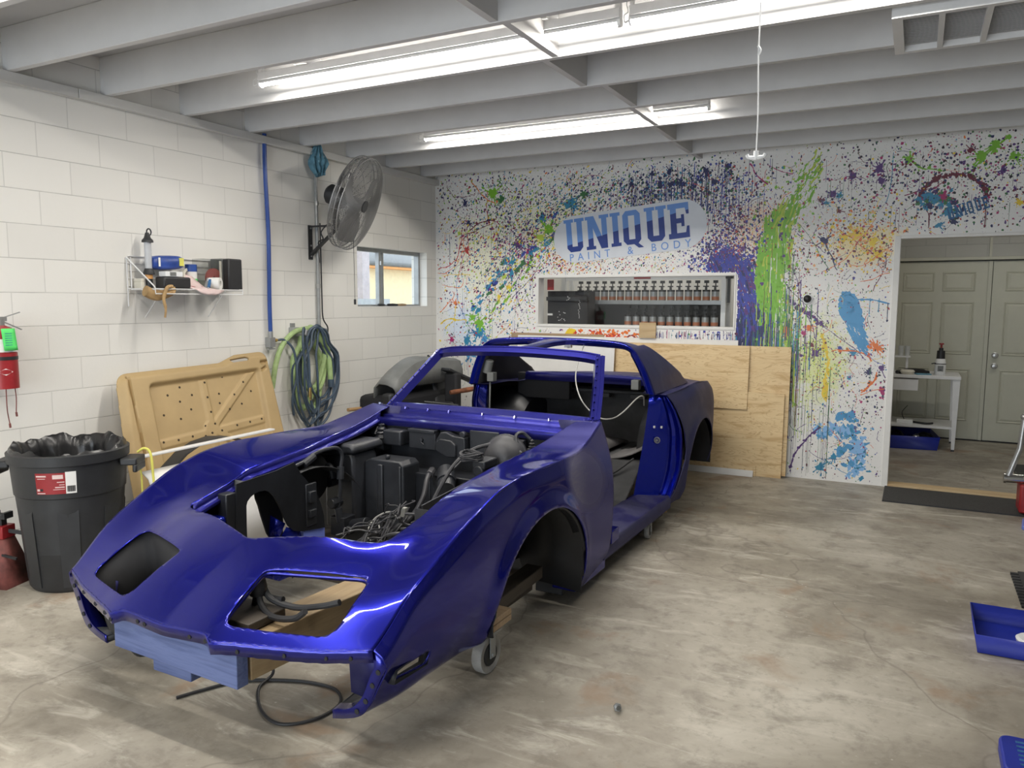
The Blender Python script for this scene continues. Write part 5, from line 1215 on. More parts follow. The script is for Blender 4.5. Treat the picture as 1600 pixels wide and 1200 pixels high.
o = thing('door_card', 'dark grey door trim leaning in the corner behind the windshield opening', 'trim')
b = MB(); P = []
for i in range(9):
    t = i / 8; P.append([(0.78 - 0.25 * t + 0.03 * math.sin(3 * s), -1.05 + 0.50 * s + 0.1 * t, 0.02 + 1.03 * t - 0.40 * s * t) for s in np.linspace(0, 1, 7)])
b.grid(P); b.build('panel', M['dark_grey'], o, solid=0.02)
MB().bar((0.70, -1.0, 0.55), (0.62, -0.55, 0.50), 0.05, 0.03).build('armrest', M['black'], o, bevel=0.008)
o = thing('console_piece', 'bluish black console piece leaning at the heap front', 'trim')
MB().bar((0.74, -0.98, 0.92), (0.86, -0.42, 0.70), 0.12, 0.03).build('rail', M['dark_grey'], o, bevel=0.008)
MB().bar((0.79, -0.95, 0.90), (0.88, -0.52, 0.735), 0.012, 0.02).build('chrome_edge', M['chrome'], o)
MB().box((0.70, -0.94, 0.0), (0.84, -0.84, 0.88)).build('foot', M['black_matte'], o, bevel=0.02)
o = thing('vent_surround', 'black slotted vent frame lying low on the heap', 'trim')
b = MB(); b.box((0.72, -1.45, 0.0), (0.95, -1.05, 0.60), rot=(0.25, 0, 0.2)); b.build('frame', M['black'], o, bevel=0.03)
for k in range(4): MB().bar((0.80 + 0.03 * k, -1.42, 0.66 + 0.0 * k), (0.86 + 0.03 * k, -1.1, 0.60), 0.02, 0.01).build('slat', M['grey_plastic'], o)
tag(MB().tube(spl([(0.84, -1.05, 0.705), (0.95, -0.85, 0.725), (1.0, -0.66, 0.735)], 5), [0.02, 0.024, 0.022, 0.024, 0.026, 0.024, 0.022, 0.024, 0.02, 0.022, 0.018], 9).build('rusty_bar', plain('rusty_wood', (0.22, 0.08, 0.035), 0.8, var=0.5, scale=18)), 'rusty brown bar lying across the trim heap', 'bar')

# ------------------------------------------------------------ plywood and sheets at the back wall
def lean_sheet(name, x0, x1, z0, z1, y0, y1, mat, label, cat, th=0.012):
    """sheet standing on z0 with foot at y0 and head at y1"""
    dz = z1 - z0; a = math.atan2(y1 - y0, dz); L = math.hypot(dz, y1 - y0)
    o = MB().box((x0, 0, 0), (x1, th, L)).build(name, mat, loc=(0, y0, z0), rot=(-a, 0, 0)); return tag(o, label, cat)
lean_sheet('plywood_sheet', 2.55, 3.735, 0.001, 0.76, -0.125, -0.088, M['ply'], 'wide lower plywood sheet standing on the floor at the mural', 'plywood')
lean_sheet('plywood_sheet', 1.4, 3.77, 0.02, 1.176, -0.100, -0.040, M['ply'], 'tall plywood sheet behind, reaching furthest right at the mural', 'plywood')
lean_sheet('plywood_sheet', 2.14, 3.415, 0.60, 1.176, -0.110, -0.062, M['ply'], 'front plywood sheet with the looping knot grain, behind the roof hoop', 'plywood', 0.01)
lean_sheet('white_board', 2.0, 3.30, 0.03, 1.222, -0.048, -0.014, M['white'], 'thin white board showing as a strip above the plywood', 'board', 0.008)
lean_sheet('white_batten', 1.9, 3.50, 0.001, 0.055, -0.185, -0.160, M['white'], 'white skirting strip lying at the foot of the plywood', 'board', 0.014)
lean_sheet('plywood_strip', 2.0, 3.515, 0.0, 0.09, -0.145, -0.132, M['ply'], 'thin plywood strip between the white skirting and the big sheets', 'plywood', 0.008)
lean_sheet('white_sheet', 1.08, 2.145, 0.5, 1.225, -0.185, -0.11, M['white'], 'plain white sheet seen through the rear window opening', 'sheet', 0.008)
lean_sheet('support_crate', 1.2, 2.1, 0.0, 0.5, -0.30, -0.28, M['lumber_x'], 'low lumber support under the white panel behind the car', 'crate', 0.16)
o = thing('plastic_sheet', 'clear crumpled plastic sheet hanging behind the left roof pillar', 'sheet')
b = MB(); b.grid([[(0.78 + 0.32 * u, -0.12 - 0.05 * v + 0.02 * math.sin(9 * u + 3 * v) , 1.19 - 1.0 * v) for u in np.linspace(0, 1, 12)] for v in np.linspace(0, 1, 12)]); b.build('film', M['sheet'], o)
o = lean_sheet('wood_batten', 2.36, 2.525, 1.223, 1.372, -0.035, -0.030, M['pine'], 'short pine board end standing up in front of the interior window', 'board', 0.012)
o = lean_sheet('brown_board', 0.95, 1.99, 0.1, 1.245, -0.07, -0.012, M['lumber_x'], 'brown hardboard edge showing above the car roof', 'board', 0.006)

# ------------------------------------------------------------ mixing room
sh = thing('paint_shelf', 'white paint mixing rack behind the interior window', 'shelf')
b = MB(); sy0, sy1 = 0.50, 0.74
b.box((1.35, sy0 - 0.01, 1.795), (3.06, sy0 + 0.012, 1.85)); b.build('top_rail', M['white_metal'], sh)
b = MB(); b.box((1.30, sy0, 1.555), (3.06, sy1, 1.575)); b.box((1.30, sy0 - 0.004, 1.545), (3.06, sy0, 1.585)); b.box((1.30, sy0, 1.30), (3.06, sy1, 1.318)); b.box((1.30, sy0, 1.0), (3.06, sy1, 1.02)); b.build('shelf_board', M['galv'], sh)
for x in (1.30, 3.02): MB().box((x, sy0 - 0.012, 0.0), (x + 0.045, sy0 + 0.03, 1.86)).box((x, sy1 - 0.04, 0.0), (x + 0.045, sy1, 1.86)).build('upright', M['white_metal'], sh)
MB().box((1.30, sy1 + 0.002, 1.02), (3.06, sy1 + 0.012, 1.56)).build('back_panel', M['dark_grey'], sh)
tag(MB().box((3.075, 0.50, 1.565), (3.10, 0.53, 1.87)).box((3.06, 0.48, 1.80), (3.13, 0.53, 1.86)).build('rack_motor', M['dark_grey']), 'dark drive unit at the right end of the mixing rack', 'motor')
MB().box((2.12, sy0 - 0.0125, 1.805), (2.30, sy0 - 0.0105, 1.845)).build('red_sticker', M['red'], sh)
can0 = None
for row, (z, xs) in enumerate([(1.575, [1.50 + 0.0905 * k for k in range(17)]), (1.318, [1.50, 1.59] + [2.04 + 0.0905 * k for k in range(11)])]):
    for k, x in enumerate(xs):
        lab = ('%s toner tin on the %s shelf of the mixing rack' % ('stirrer topped', 'upper' if row == 0 else 'lower'))
        gr = 'toner tins on the %s mixing shelf' % ('upper' if row == 0 else 'lower')
        if can0 is None:
            t = thing('toner_tin', lab, 'tin', (x, sy0 + 0.06, z), group=gr)
            MB().cyl((0, 0, 0), (0, 0, 0.10), 0.037, 14).build('tin', M['galv'], t)
            MB().cyl((0, 0, 0.015), (0, 0, 0.05), 0.0375, 14).build('label', M['orange'], t)
            MB().cyl((0, 0, 0.10), (0, 0, 0.118), 0.039, 14).box((-0.008, -0.034, 0.118), (0.008, 0.0, 0.15)).box((-0.026, -0.036, 0.146), (0.026, -0.012, 0.158)).cyl((0, 0, 0.118), (0, 0, 0.19), 0.006, 8).box((-0.022, -0.012, 0.185), (0.022, 0.012, 0.212)).build('stirrer_lid', M['black'], t)
            can0 = t
        else:
            t = dup(can0, (x, sy0 + 0.06, z), label=lab); t['group'] = gr
o = thing('mixing_computer', 'black control box with small white marks behind the interior window', 'computer', (1.27, 0.20, 0))
MB().box((0.0, 0.0, 1.0), (0.46, 0.20, 1.68)).build('cabinet', M['black_matte'], o, bevel=0.006)
MB().box((0.0, -0.03, 1.58), (0.46, 0.0, 1.62)).build('ledge', M['dark_grey'], o)
b = MB(); rr = random.Random(4)
for k in range(26):
    cx_, cz_ = (0.16 + rr.uniform(-.05, .05), 1.41 + rr.uniform(-.05, .06)) if k < 13 else (0.355 + rr.uniform(-.006, .012), 1.40 + (k - 13) * 0.016)
    b.box((cx_, -0.002, cz_), (cx_ + 0.008, 0.0, cz_ + 0.006))
for k in range(6): cx_, cz_ = 0.25 + rr.uniform(-.02, .02), 1.60 + rr.uniform(-.02, .03); b.box((cx_, -0.032, cz_), (cx_ + 0.007, -0.030, cz_ + 0.006))
b.box((0.0, -0.004, 1.425), (0.06, 0, 1.445)); b.build('indicator_mark', M['white'], o)
MB().box((0.05, 0.05, 0.0), (0.41, 0.18, 1.0)).build('stand', M['dark_grey'], o)
tag(MB().box((1.30, 0.128, 1.69), (1.375, 0.130, 1.80)).box((1.32, 0.1275, 1.70), (1.36, 0.1282, 1.74)).build('wall_notice', M['red']), 'red notice inside the interior window, upper left', 'notice')

# ------------------------------------------------------------ back room
def six_panel(name, x0, x1, lab):
    d = thing(name, lab, 'door'); struct(d)
    MB().box((x0, 2.955, 0.012), (x1, 2.995, 2.035)).build('slab', M['olive_door'], d)
    w = x1 - x0; b = MB()
    for (fx0, fx1) in ((0.13, 0.46), (0.54, 0.87)):
        for (z0, z1) in ((1.70, 1.92), (0.98, 1.58), (0.22, 0.82)):
            a0, a1 = x0 + fx0 * w, x0 + fx1 * w
            for k, (ins, yy) in enumerate([(0.0, 2.955), (0.012, 2.945), (0.03, 2.952), (0.05, 2.944)]):
                pass
            P = []
            for ins, yy in [(0.0, 2.9552), (0.010, 2.946), (0.022, 2.9548), (0.045, 2.947)]:
                P.append([(a0 + ins, yy, z0 + ins), (a1 - ins, yy, z0 + ins), (a1 - ins, yy, z1 - ins), (a0 + ins, yy, z1 - ins)])
            b.grid(P, True); b.add(P[-1], [(0, 1, 2, 3)])
    b.build('raised_panel', M['olive_door'], d, angle=20)
    return d
d1 = six_panel('door_1', 4.445, 5.435, 'left leaf of the pale panelled double door in the back room')
d2 = six_panel('door_2', 5.47, 6.43, 'right leaf of the pale panelled double door with two brass knobs')
MB().box((5.425, 2.935, 0.012), (5.462, 2.955, 2.035)).build('astragal', M['olive_door'], d1)
for z in (0.985, 0.865):
    MB().lathe([(0.001, 0.0), (0.034, 0.0), (0.034, 0.006), (0.02, 0.012), (0.016, 0.03), (0.028, 0.045), (0.024, 0.06), (0.001, 0.064)], 20, M=Matrix.Rotation(PI / 2, 3, 'X')).build('door_knob', M['steel'], d2, loc=(5.54, 2.953, z))
struct(MB().box((4.38, 2.90, 2.05), (6.5, 2.95, 2.085)).box((4.38, 2.93, 0), (4.42, 2.95, 2.05)).build('trim_5', M['olive_door'], bevel=0.003))
struct(MB().box((5.42, 2.93, 2.085), (5.445, 2.95, 2.6)).build('trim_6', M['olive_door']))
struct(MB().box((4.42, 2.92, 0.0), (6.46, 2.99, 0.012)).build('trim_7', M['black_matte']))
t = thing('work_table', 'white metal work table with lower shelf by the double door', 'table', (4.62, 2.05, 0))
MB().box((-0.5, 0.0, 0.765), (0.565, 0.62, 0.80)).build('table_top', M['white_metal'], t, bevel=0.004)
for (x, y) in ((0.525, 0.03), (0.525, 0.58), (-0.48, 0.03), (-0.48, 0.58)):
    l = MB(); l.add([(x - 0.035, y - 0.02, 0.765), (x + 0.035, y - 0.02, 0.765), (x + 0.035, y + 0.02, 0.765), (x - 0.035, y + 0.02, 0.765), (x - 0.012, y - 0.015, 0.02), (x + 0.018, y - 0.015, 0.02), (x + 0.018, y + 0.015, 0.02), (x - 0.012, y + 0.015, 0.02)], [(0, 1, 2, 3), (4, 7, 6, 5), (0, 4, 5, 1), (1, 5, 6, 2), (2, 6, 7, 3), (3, 7, 4, 0)])
    lg = l.build('leg', M['white_metal'], t); MB().box((x - 0.012, y - 0.015, 0.0), (x + 0.018, y + 0.015, 0.02)).build('foot', M['black'], lg)
MB().box((-0.48, 0.02, 0.235), (0.53, 0.60, 0.26)).build('lower_shelf', M['white_metal'], t)
MB().box((-0.45, 0.01, 0.63), (0.17, 0.5, 0.755)).build('drawer', M['white_metal'], t, bevel=0.004)
TZ = 0.80
bo = thing('spray_bottle', 'white pump sprayer bottle with black collar on the white table', 'bottle', (4.99, 2.22, TZ))
MB().lathe([(0.001, 0), (0.05, 0), (0.054, 0.01), (0.054, 0.12), (0.045, 0.17), (0.03, 0.185), (0.001, 0.186)], 24).build('body', M['white_plastic'], bo)
MB().box((-0.025, -0.0555, 0.04), (0.03, -0.05, 0.10)).build('label', M['grey_plastic'], bo); MB().box((-0.01, -0.057, 0.05), (0.015, -0.055, 0.06)).build('label_print', M['black'], bo)
MB().lathe([(0.055, 0.115), (0.056, 0.115), (0.056, 0.123), (0.055, 0.123)], 24).lathe([(0.032, 0.16), (0.042, 0.165), (0.038, 0.26), (0.022, 0.262), (0.02, 0.29), (0.001, 0.291)], 16).build('pump_collar', M['black'], bo)
MB().cyl((0, 0, 0.29), (0, 0, 0.33), 0.010, 10).cyl((0, 0, 0.325), (0, 0, 0.34), 0.024, 12).build('pump_button', M['red'], bo)
MB().tube([(-0.02, -0.02, 0.125), (-0.06, -0.03, 0.125), (-0.085, -0.03, 0.118)], 0.006, 8).build('nozzle', M['black'], bo)
for (x, y, lab) in ((4.60, 2.50, 'clear cup on the small white stand, left of the pair'), (4.665, 2.50, 'clear cup on the small white stand, right of the pair')):
    tag(MB().lathe([(0.001, 0), (0.024, 0), (0.030, 0.11), (0.027, 0.11), (0.022, 0.004), (0.001, 0.004)], 18).build('mixing_cup', plain('cloudy_plastic', (0.55, 0.57, 0.56), 0.3), loc=(x, y, TZ + 0.178)), lab, 'cup')
o = thing('cup_stand', 'small white stand carrying cups at the back of the table', 'stand'); MB().box((4.5, 2.46, TZ + 0.16), (4.70, 2.56, TZ + 0.178)).build('shelf', M['white_metal'], o); MB().box((4.52, 2.5, TZ), (4.545, 2.52, TZ + 0.16)).box((4.655, 2.5, TZ), (4.68, 2.52, TZ + 0.16)).build('leg', M['white_metal'], o)
tag(MB().lathe([(0.001, 0), (0.06, 0), (0.075, 0.03), (0.06, 0.045), (0.001, 0.05)], 20).build('sander_pad', M['tape'], loc=(4.68, 2.16, TZ)), 'cream round sanding pad on the table edge', 'pad')
tag(MB().tube(spl([(4.58, 2.12, TZ + 0.02), (4.66, 2.3, TZ + 0.022), (4.80, 2.28, TZ + 0.025), (4.88, 2.2, TZ + 0.02)], 5), [0.02] * 5 + [0.028] * 8 + [0.02] * 3, 9).build('air_tool', M['black']), 'black air tool lying on the white table behind the blue cloth', 'tool')
tag(MB().box((4.76, 2.10, TZ), (4.90, 2.2, TZ + 0.012), rot=(0, 0, 0.3)).build('blue_cloth', M['rag_blue']), 'blue cloth folded on the white table edge', 'cloth')
tag(MB().box((4.60, 2.12, 0.26), (4.76, 2.2, 0.30)).build('charger', M['white_plastic'], bevel=0.005), 'white charger block on the lower table shelf', 'charger')
tag(MB().tube(spl([(4.62, 2.25, 0.272), (4.75, 2.22, 0.272), (4.88, 2.14, 0.272), (4.95, 2.2, 0.272)], 5), 0.011, 7).tube(spl([(4.68, 2.25, 0.272), (4.65, 2.28, 0.36), (4.70, 2.3, 0.44)], 5), 0.004, 6).build('cable_tangle', M['black']), 'black cable tangle on the lower table shelf', 'cable')
def tray(name, lab, x0, x1, y0, y1, h, rot, mat, th=0.006, flare=0.02):
    b = MB(); q = flare
    o_ = [(x0 - q, y0 - q, h), (x1 + q, y0 - q, h), (x1 + q, y1 + q, h), (x0 - q, y1 + q, h)]; i_ = [(x0, y0, 0), (x1, y0, 0), (x1, y1, 0), (x0, y1, 0)]
    b.add(o_ + i_, [(4, 5, 6, 7), (0, 4, 7, 3), (1, 2, 6, 5), (2, 3, 7, 6), (0, 1, 5, 4)])
    o = b.build(name, mat, solid=th, offset=0); o.rotation_euler = (0, 0, rot); return tag(o, lab, 'tray')
tb = tray('tray', 'blue plastic tray of black tools under the white table', -0.42, 0.20, -0.20, 0.42, 0.14, 0.12, M['tray_blue']); tb.location = (4.78, 2.22, 0.004)
for (x, y, s, m, lab) in [(4.60, 2.4, 0.09, 'black', 'black polisher head in the far corner of the tray under the table'), (4.88, 2.35, 0.10, 'dark_grey', 'dark round polisher in the right of the tray under the table'), (4.80, 2.2, 0.05, 'chrome', 'shiny metal fitting in the tray under the table')]:
    tag(MB().lathe([(0.001, 0), (s, 0.0), (s * 1.1, 0.05), (s * 0.6, 0.12), (0.001, 0.14)], 18).build('polisher', M[m], loc=(x, y, 0.01)), lab, 'tool')

# ------------------------------------------------------------ floor items on the right
b = MB(); b.box((0, 0, 0), (1.15, 0.56, 0.010)); o = b.build('doormat', M['mat_dark'], loc=(4.575, -0.56, 0.0005)); tag(o, 'dark grey fibre doormat in front of the doorway', 'mat')
MB().box((-0.004, -0.004, 0), (1.154, 0.02, 0.008)).box((-0.004, 0, 0), (0.02, 0.56, 0.008)).build('rubber_edge', M['rubber'], o)
o = tag(MB().box((5.62, 0.75, 0.0), (6.3, 1.6, 0.008)).build('doormat', M['rubber']), 'black rubber mat on the back room floor', 'mat')
tr = tray('tray', 'big blue plastic tray on the concrete floor at the right edge', 0.0, 0.85, 0.0, 0.40, 0.085, 0.0, M['tray_blue'], 0.005, 0.012); tr.location = (5.065, -3.31, 0.004)
o = thing('grinder_guard', 'white and chrome sander pad lying in the big blue tray', 'tool', (5.30, -3.14, 0.012), (0, 0, 0.5))
MB().lathe([(0.03, 0.0), (0.065, 0.0), (0.07, 0.02), (0.06, 0.03), (0.03, 0.03), (0.03, 0)], 24, sq=1.3).build('pad', M['white_plastic'], o); MB().lathe([(0.001, 0.0), (0.028, 0), (0.03, 0.035), (0.001, 0.04)], 16).build('spindle', M['chrome'], o)
MB().box((0.03, -0.03, 0.02), (0.2, 0.03, 0.06)).build('body', M['white_plastic'], o, bevel=0.015)
b = MB(); pl = roundpoly([(0, 0), (0.42, 0), (0.42, 0.26), (0, 0.26)], 0.05)
b.prism(pl, 2, 0.0, 0.05); o = b.build('slotted_plate', M['tray_blue'], loc=(5.075, -4.395, 0.001), bevel=0.008); tag(o, 'blue slotted plastic plate at the bottom right corner', 'plate')
b = MB()
for k in range(7): b.box((0.05, 0.03 + 0.03 * k, 0.0495), (0.38, 0.042 + 0.03 * k, 0.0515))
build_each(b, 'slot_rib', M['stencil'], o)
o = tag(MB().prism(roundpoly([(0, 0), (0.5, -0.04), (0.5, 0.3), (0.03, 0.26)], 0.04), 2, 0.0, 0.03).build('creeper_pad', M['light_blue'], loc=(5.462, -0.98, 0.001), bevel=0.006), 'pale blue plastic pad on the floor by the red jack', 'pad')
o = thing('rubber_grate', 'black slotted rubber grate on the floor at right edge', 'mat', (5.302, -2.62, 0.001))
b = MB(); b.box((0.04, 0, 0), (0.8, 0.62, 0.012))
b.build('slab', M['rubber'], o)
b = MB()
for k in range(12): b.box((0.0, 0.01 + k * 0.05, 0.0), (0.042, 0.038 + k * 0.05, 0.012))
build_each(b, 'edge_tooth', M['rubber'], o)
JK = thing('floor_jack', 'red floor jack with chrome handle socket at the right edge', 'jack', (5.56, -0.50, 0.0))
MB().box((-0.075, -0.05, 0.02), (0.2, 0.16, 0.235)).build('body', M['red'], JK, bevel=0.015)
MB().box((-0.04, -0.02, 0.235), (0.2, 0.12, 0.34)).build('upper_arm', M['white_metal'], JK, bevel=0.01)
MB().cyl((-0.175, 0.0, 0.268), (0.03, 0.0, 0.275), 0.034, 20).cyl((-0.18, 0.0, 0.268), (-0.165, 0.0, 0.268), 0.037, 20).build('handle_socket', M['chrome'], JK)
MB().tube([(-0.15, -0.01, 0.29), (-0.09, -0.005, 0.50), (-0.075, 0.0, 0.72)], 0.020, 12).sphere((-0.075, 0, 0.735), 0.026).build('handle', M['steel'], JK)
for y in (-0.03, 0.12): MB().cyl((0.05, y, 0.03), (0.05, y + 0.03, 0.03), 0.03, 14).build('wheel', M['steel'], JK)
o = thing('hex_nut', 'loose metal fitting lying alone on the concrete floor', 'nut', (3.795, -4.545, 0.013), (1.2, 0.2, 0.4))
MB().prism([(0.016 * math.cos(k * PI / 3), 0.016 * math.sin(k * PI / 3)) for k in range(6)], 2, -0.012, 0.006).build('hex', M['steel'], o); MB().cyl((0, 0, 0.006), (0, 0, 0.03), 0.009, 10).build('stem', M['chrome'], o)
tag(MB().box((2.86, -0.55, 0.0), (2.95, -0.5, 0.0)).build('floor_scrap', M['white']), 'x', 'scrap') if False else None

bl = dup(first_tube, (4.6, 1.1, 2.95), label='added tube light, out of view, brightening the back room above the work table')  # unseen lamp added to brighten the dark back room
bl['group'] = 'added fill lights beyond the back wall'
M['fill_tube'] = M['tube'].copy(); M['fill_tube'].name = 'added_fill_tube'
for n in M['fill_tube'].node_tree.nodes:
    if n.bl_idname == 'ShaderNodeBsdfPrincipled': n.inputs['Emission Strength'].default_value = 55.0
ml = dup(bl, (0.6, 0.75, 2.95), label='added tube light, out of view, brightening the mixing rack behind the interior window')  # another added lamp, unseen, lifts the mixing room behind the pane
for ch in list(bl.children) + list(ml.children):
    if ch.name.startswith('diffuser_tube'): ch.data = ch.data.copy(); ch.data.materials[0] = M['fill_tube']

# ------------------------------------------------------------ the car body shell
# local frame: x to the car's left, y rearward, z up; origin above the front axle line on the floor
CAR = thing('sports_car', 'bare blue sports car body shell without doors, hood or wheels on wooden dolly', 'car', (2.4057, -4.0, 0), (0, 0, -0.01))
def L(s, w, z): return (w, -s, z)

class Surf:
    """clippable surface in (s, w, z)"""
    def __init__(s_, P):
        R, Cn = P.shape[:2]; s_.V = [tuple(p) for p in P.reshape(-1, 3)]
        s_.F = [(i * Cn + j, (i + 1) * Cn + j, (i + 1) * Cn + j + 1, i * Cn + j + 1) for i in range(R - 1) for j in range(Cn - 1)]
    def clip(s_, fn):
        A = np.array(s_.V); s_.V, s_.F = clip_mesh(s_.V, s_.F, fn(A[:, 0], A[:, 1], A[:, 2])); return s_
    def put(s_, b, side=1):
        used = sorted({i for f in s_.F for i in f}); mp = {k: n for n, k in enumerate(used)}
        vs = [L(s_.V[k][0], side * s_.V[k][1], s_.V[k][2]) for k in used]
        fs = [tuple(mp[i] for i in f) for f in s_.F]
        if side < 0: fs = [f[::-1] for f in fs]
        return b.add(vs, fs)

VN = np.array([0, .3, .55, .75, 1.0])
F_TOP = [  # s, crest half width, z at VN fractions of it
 (-0.80, .795, .900, .900, .900, .905, .914), (-0.70, .808, .890, .890, .885, .893, .893), (-0.50, .835, .850, .850, .840, .853, .848), (-0.30, .855, .820, .820, .810, .822, .817),
 (-0.10, .866, .800, .800, .785, .808, .817), (0.10, .870, .780, .775, .765, .795, .823), (0.30, .870, .760, .755, .745, .780, .824), (0.50, .870, .740, .735, .715, .755, .808),
 (0.65, .870, .720, .715, .680, .705, .772), (0.80, .865, .690, .688, .650, .665, .717), (0.95, .855, .655, .652, .630, .612, .645), (1.10, .838, .600, .601, .577, .545, .567),
 (1.29, .811, .514, .523, .484, .450, .421), (1.46, .790, .415, .424, .385, .352, .325), (1.55, .780, .352, .360, .322, .295, .265)]
F_SIDE = [
 (-0.80, [(.795, .914), (.833, .80), (.870, .64), (.880, .5), (.875, .35), (.86, .2), (.825, .10)]),
 (-0.30, [(.855, .817), (.876, .74), (.886, .6), (.887, .45), (.880, .3), (.868, .18), (.845, .075)]),
 (0.00, [(.868, .822), (.888, .74), (.893, .6), (.892, .45), (.887, .3), (.875, .18), (.855, .08)]),
 (0.30, [(.870, .824), (.892, .75), (.895, .60), (.893, .45), (.885, .3), (.87, .18), (.85, .09)]),
 (0.65, [(.870, .772), (.890, .70), (.895, .56), (.890, .42), (.860, .28), (.81, .18), (.74, .14)]),
 (0.95, [(.855, .645), (.880, .59), (.882, .48), (.870, .36), (.835, .24), (.78, .17), (.70, .135)]),
 (1.10, [(.838, .567), (.868, .53), (.870, .45), (.850, .33), (.815, .22), (.76, .16), (.66, .13)]),
 (1.27, [(.813, .431), (.852, .395), (.854, .355), (.820, .285), (.775, .205), (.72, .155), (.62, .125)]),
 (1.40, [(.795, .36), (.835, .33), (.840, .29), (.800, .23), (.75, .17), (.69, .14), (.60, .12)])]
HOOD = [(1.055, 0), (.885, .56), (.80, .562), (.5, .579), (.3, .568), (.1, .572), (-.1, .592), (-.3, .612), (-.5, .628), (-.7, .648), (-.95, .665)]
HOODP = HOOD + [(s, -w) for s, w in HOOD[:0:-1]]
HOODP = roundpoly(HOODP, [0.08, 0.07] + [0] * 19 + [0.07], 6)
LIGHT = roundpoly([(1.300, .650), (1.052, .628), (1.190, .232), (1.428, .258)], [0.07, 0.045, 0.03, 0.05], 6)
EDGE_W = [0, .20, .225, .265, .64, .811, .90]; EDGE_S = [1.465, 1.460, 1.462, 1.482, 1.352, 1.287, 1.25]
def topsurf(tab, ss, nv):
    S_ = np.array([t[0] for t in tab]); o = np.argsort(S_); tab = [tab[i] for i in o]; S_ = S_[o]
    wc = pchip(S_, [t[1] for t in tab], ss); cols = [pchip(S_, [t[2 + k] for t in tab], ss) for k in range(5)]
    v = np.linspace(0, 1, nv); P = np.zeros((len(ss), nv, 3))
    for i in range(len(ss)):
        z = pchip(VN, [c[i] for c in cols], v); P[i, :, 0] = ss[i]; P[i, :, 1] = v * wc[i]; P[i, :, 2] = z
    return P
def sidesurf(tab, ss, nv, flare=()):
    S_ = np.array([t[0] for t in tab]); o = np.argsort(S_); tab = [tab[i] for i in o]; S_ = S_[o]; n = len(tab[0][1])
    W = [pchip(S_, [t[1][k][0] for t in tab], ss) for k in range(n)]; Z = [pchip(S_, [t[1][k][1] for t in tab], ss) for k in range(n)]
    t = np.linspace(0, 1, nv); kk = np.linspace(0, 1, n); P = np.zeros((len(ss), nv, 3))
    for i in range(len(ss)):
        P[i, :, 0] = ss[i]; P[i, :, 1] = pchip(kk, [w[i] for w in W], t); P[i, :, 2] = pchip(kk, [z[i] for z in Z], t)
    for (cs, cz, a, bb) in flare:
        d = np.sqrt(((P[..., 0] - cs) / a) ** 2 + ((np.maximum(P[..., 2], cz) - cz) / bb) ** 2)
        P[..., 1] += 0.022 * np.exp(-((d - 1.0) / 0.13) ** 2) * np.clip((P[..., 2] - 0.05) / 0.15, 0, 1)
    return P
FA = (0.135, 0.235, 0.475, 0.395)      # front arch centre s,z and semi axes
RA = (-2.63, 0.30, 0.42, 0.385)
def arch(fa): return lambda s, w, z: np.sqrt(((s - fa[0]) / fa[2]) ** 2 + (np.maximum(z - fa[1], 0) / fa[3]) ** 2) - 1.0
ssF = np.linspace(-0.765, 1.53, 190)
top = Surf(topsurf(F_TOP, ssF, 72))
top.clip(lambda s, w, z: sdf(HOODP, s, w)).clip(lambda s, w, z: sdf(LIGHT, s, w)).clip(lambda s, w, z: np.interp(w, EDGE_W, EDGE_S) - s)
sid = Surf(sidesurf(F_SIDE, ssF[ssF < 1.36], 60, [FA]))
MARK = roundpoly([(1.215, .285), (1.195, .315), (1.01, .325), (1.03, .275)], 0.012)
sid.clip(lambda s, w, z: sdf(MARK, s, z)).clip(arch(FA)).clip(lambda s, w, z: 1.268 + np.clip(z - 0.36, 0, 1) * 0.28 - s)
b = MB()
for sd in (1, -1): top.put(b, sd); sid.put(b, sd)
FP = b.build('front_body_panel', [M['paint_front'], M['under']], CAR, angle=38, solid=0.007, solid_mat=1, weld=True, offset=-1)

def zt(s, w, tab=F_TOP):
    return float(topsurf(tab, np.array([s, s + 1e-3]), 60)[0][int(round(min(1, abs(w) / pchip([t[0] for t in sorted(tab)], [t[1] for t in sorted(tab)], [s])[0]) * 59)), 2])
# lip along the front edge with bolt holes
ws = np.linspace(-.811, .811, 90); rows = [[], [], []]
for w in ws:
    s = float(np.interp(abs(w), EDGE_W, EDGE_S)); z = zt(s - 0.002, w)
    rows[0].append(L(s - 0.002, w, z)); rows[1].append(L(s - 0.001, w, z - 0.010)); rows[2].append(L(s - 0.006, w, z - 0.045))
b = MB(); b.grid(rows); b.build('header_lip', M['paint'], CAR, solid=0.004, angle=60)
b = MB()
for w in (-.74, -.62, -.46, -.34, -.27, -.14, -.10, .14, .22, .36, .52, .66, .74):
    s = float(np.interp(abs(w), EDGE_W, EDGE_S)); z = zt(s - 0.002, w) - 0.028
    b.cyl(L(s - 0.012, w, z), L(s + 0.0025, w, z), 0.0085, 10)
build_each(b, 'bolt_hole', M['black_matte'], CAR)
# hood opening gutter: turned-down lip, then a narrow shelf
def hoodrail(sd):
    pts = [(1.0, .18), (.95, .345), (.905, .49), (.87, .553), (.80, .562), (.5, .579), (.3, .568), (.1, .572), (-.1, .592), (-.3, .612), (-.5, .628), (-.66, .643)]
    P = [[], [], [], []]
    S_ = np.linspace(-.64, .86, 60); W_ = pchip([p[0] for p in pts[::-1]], [p[1] for p in pts[::-1]], S_)
    for s, w in zip(S_, W_):
        z = zt(s, w + 0.004)
        P[0].append(L(s, sd * (w + .002), z - .002)); P[1].append(L(s, sd * (w + .004), z - .035)); P[2].append(L(s, sd * (w - .028), z - .042)); P[3].append(L(s, sd * (w - .030), z - .055))
    return P
for sd in (1, -1):
    b = MB(); b.grid(hoodrail(sd)); b.build('hood_gutter', M['paint_frame'] if sd < 0 else M['paint'], CAR, solid=0.003, offset=0)
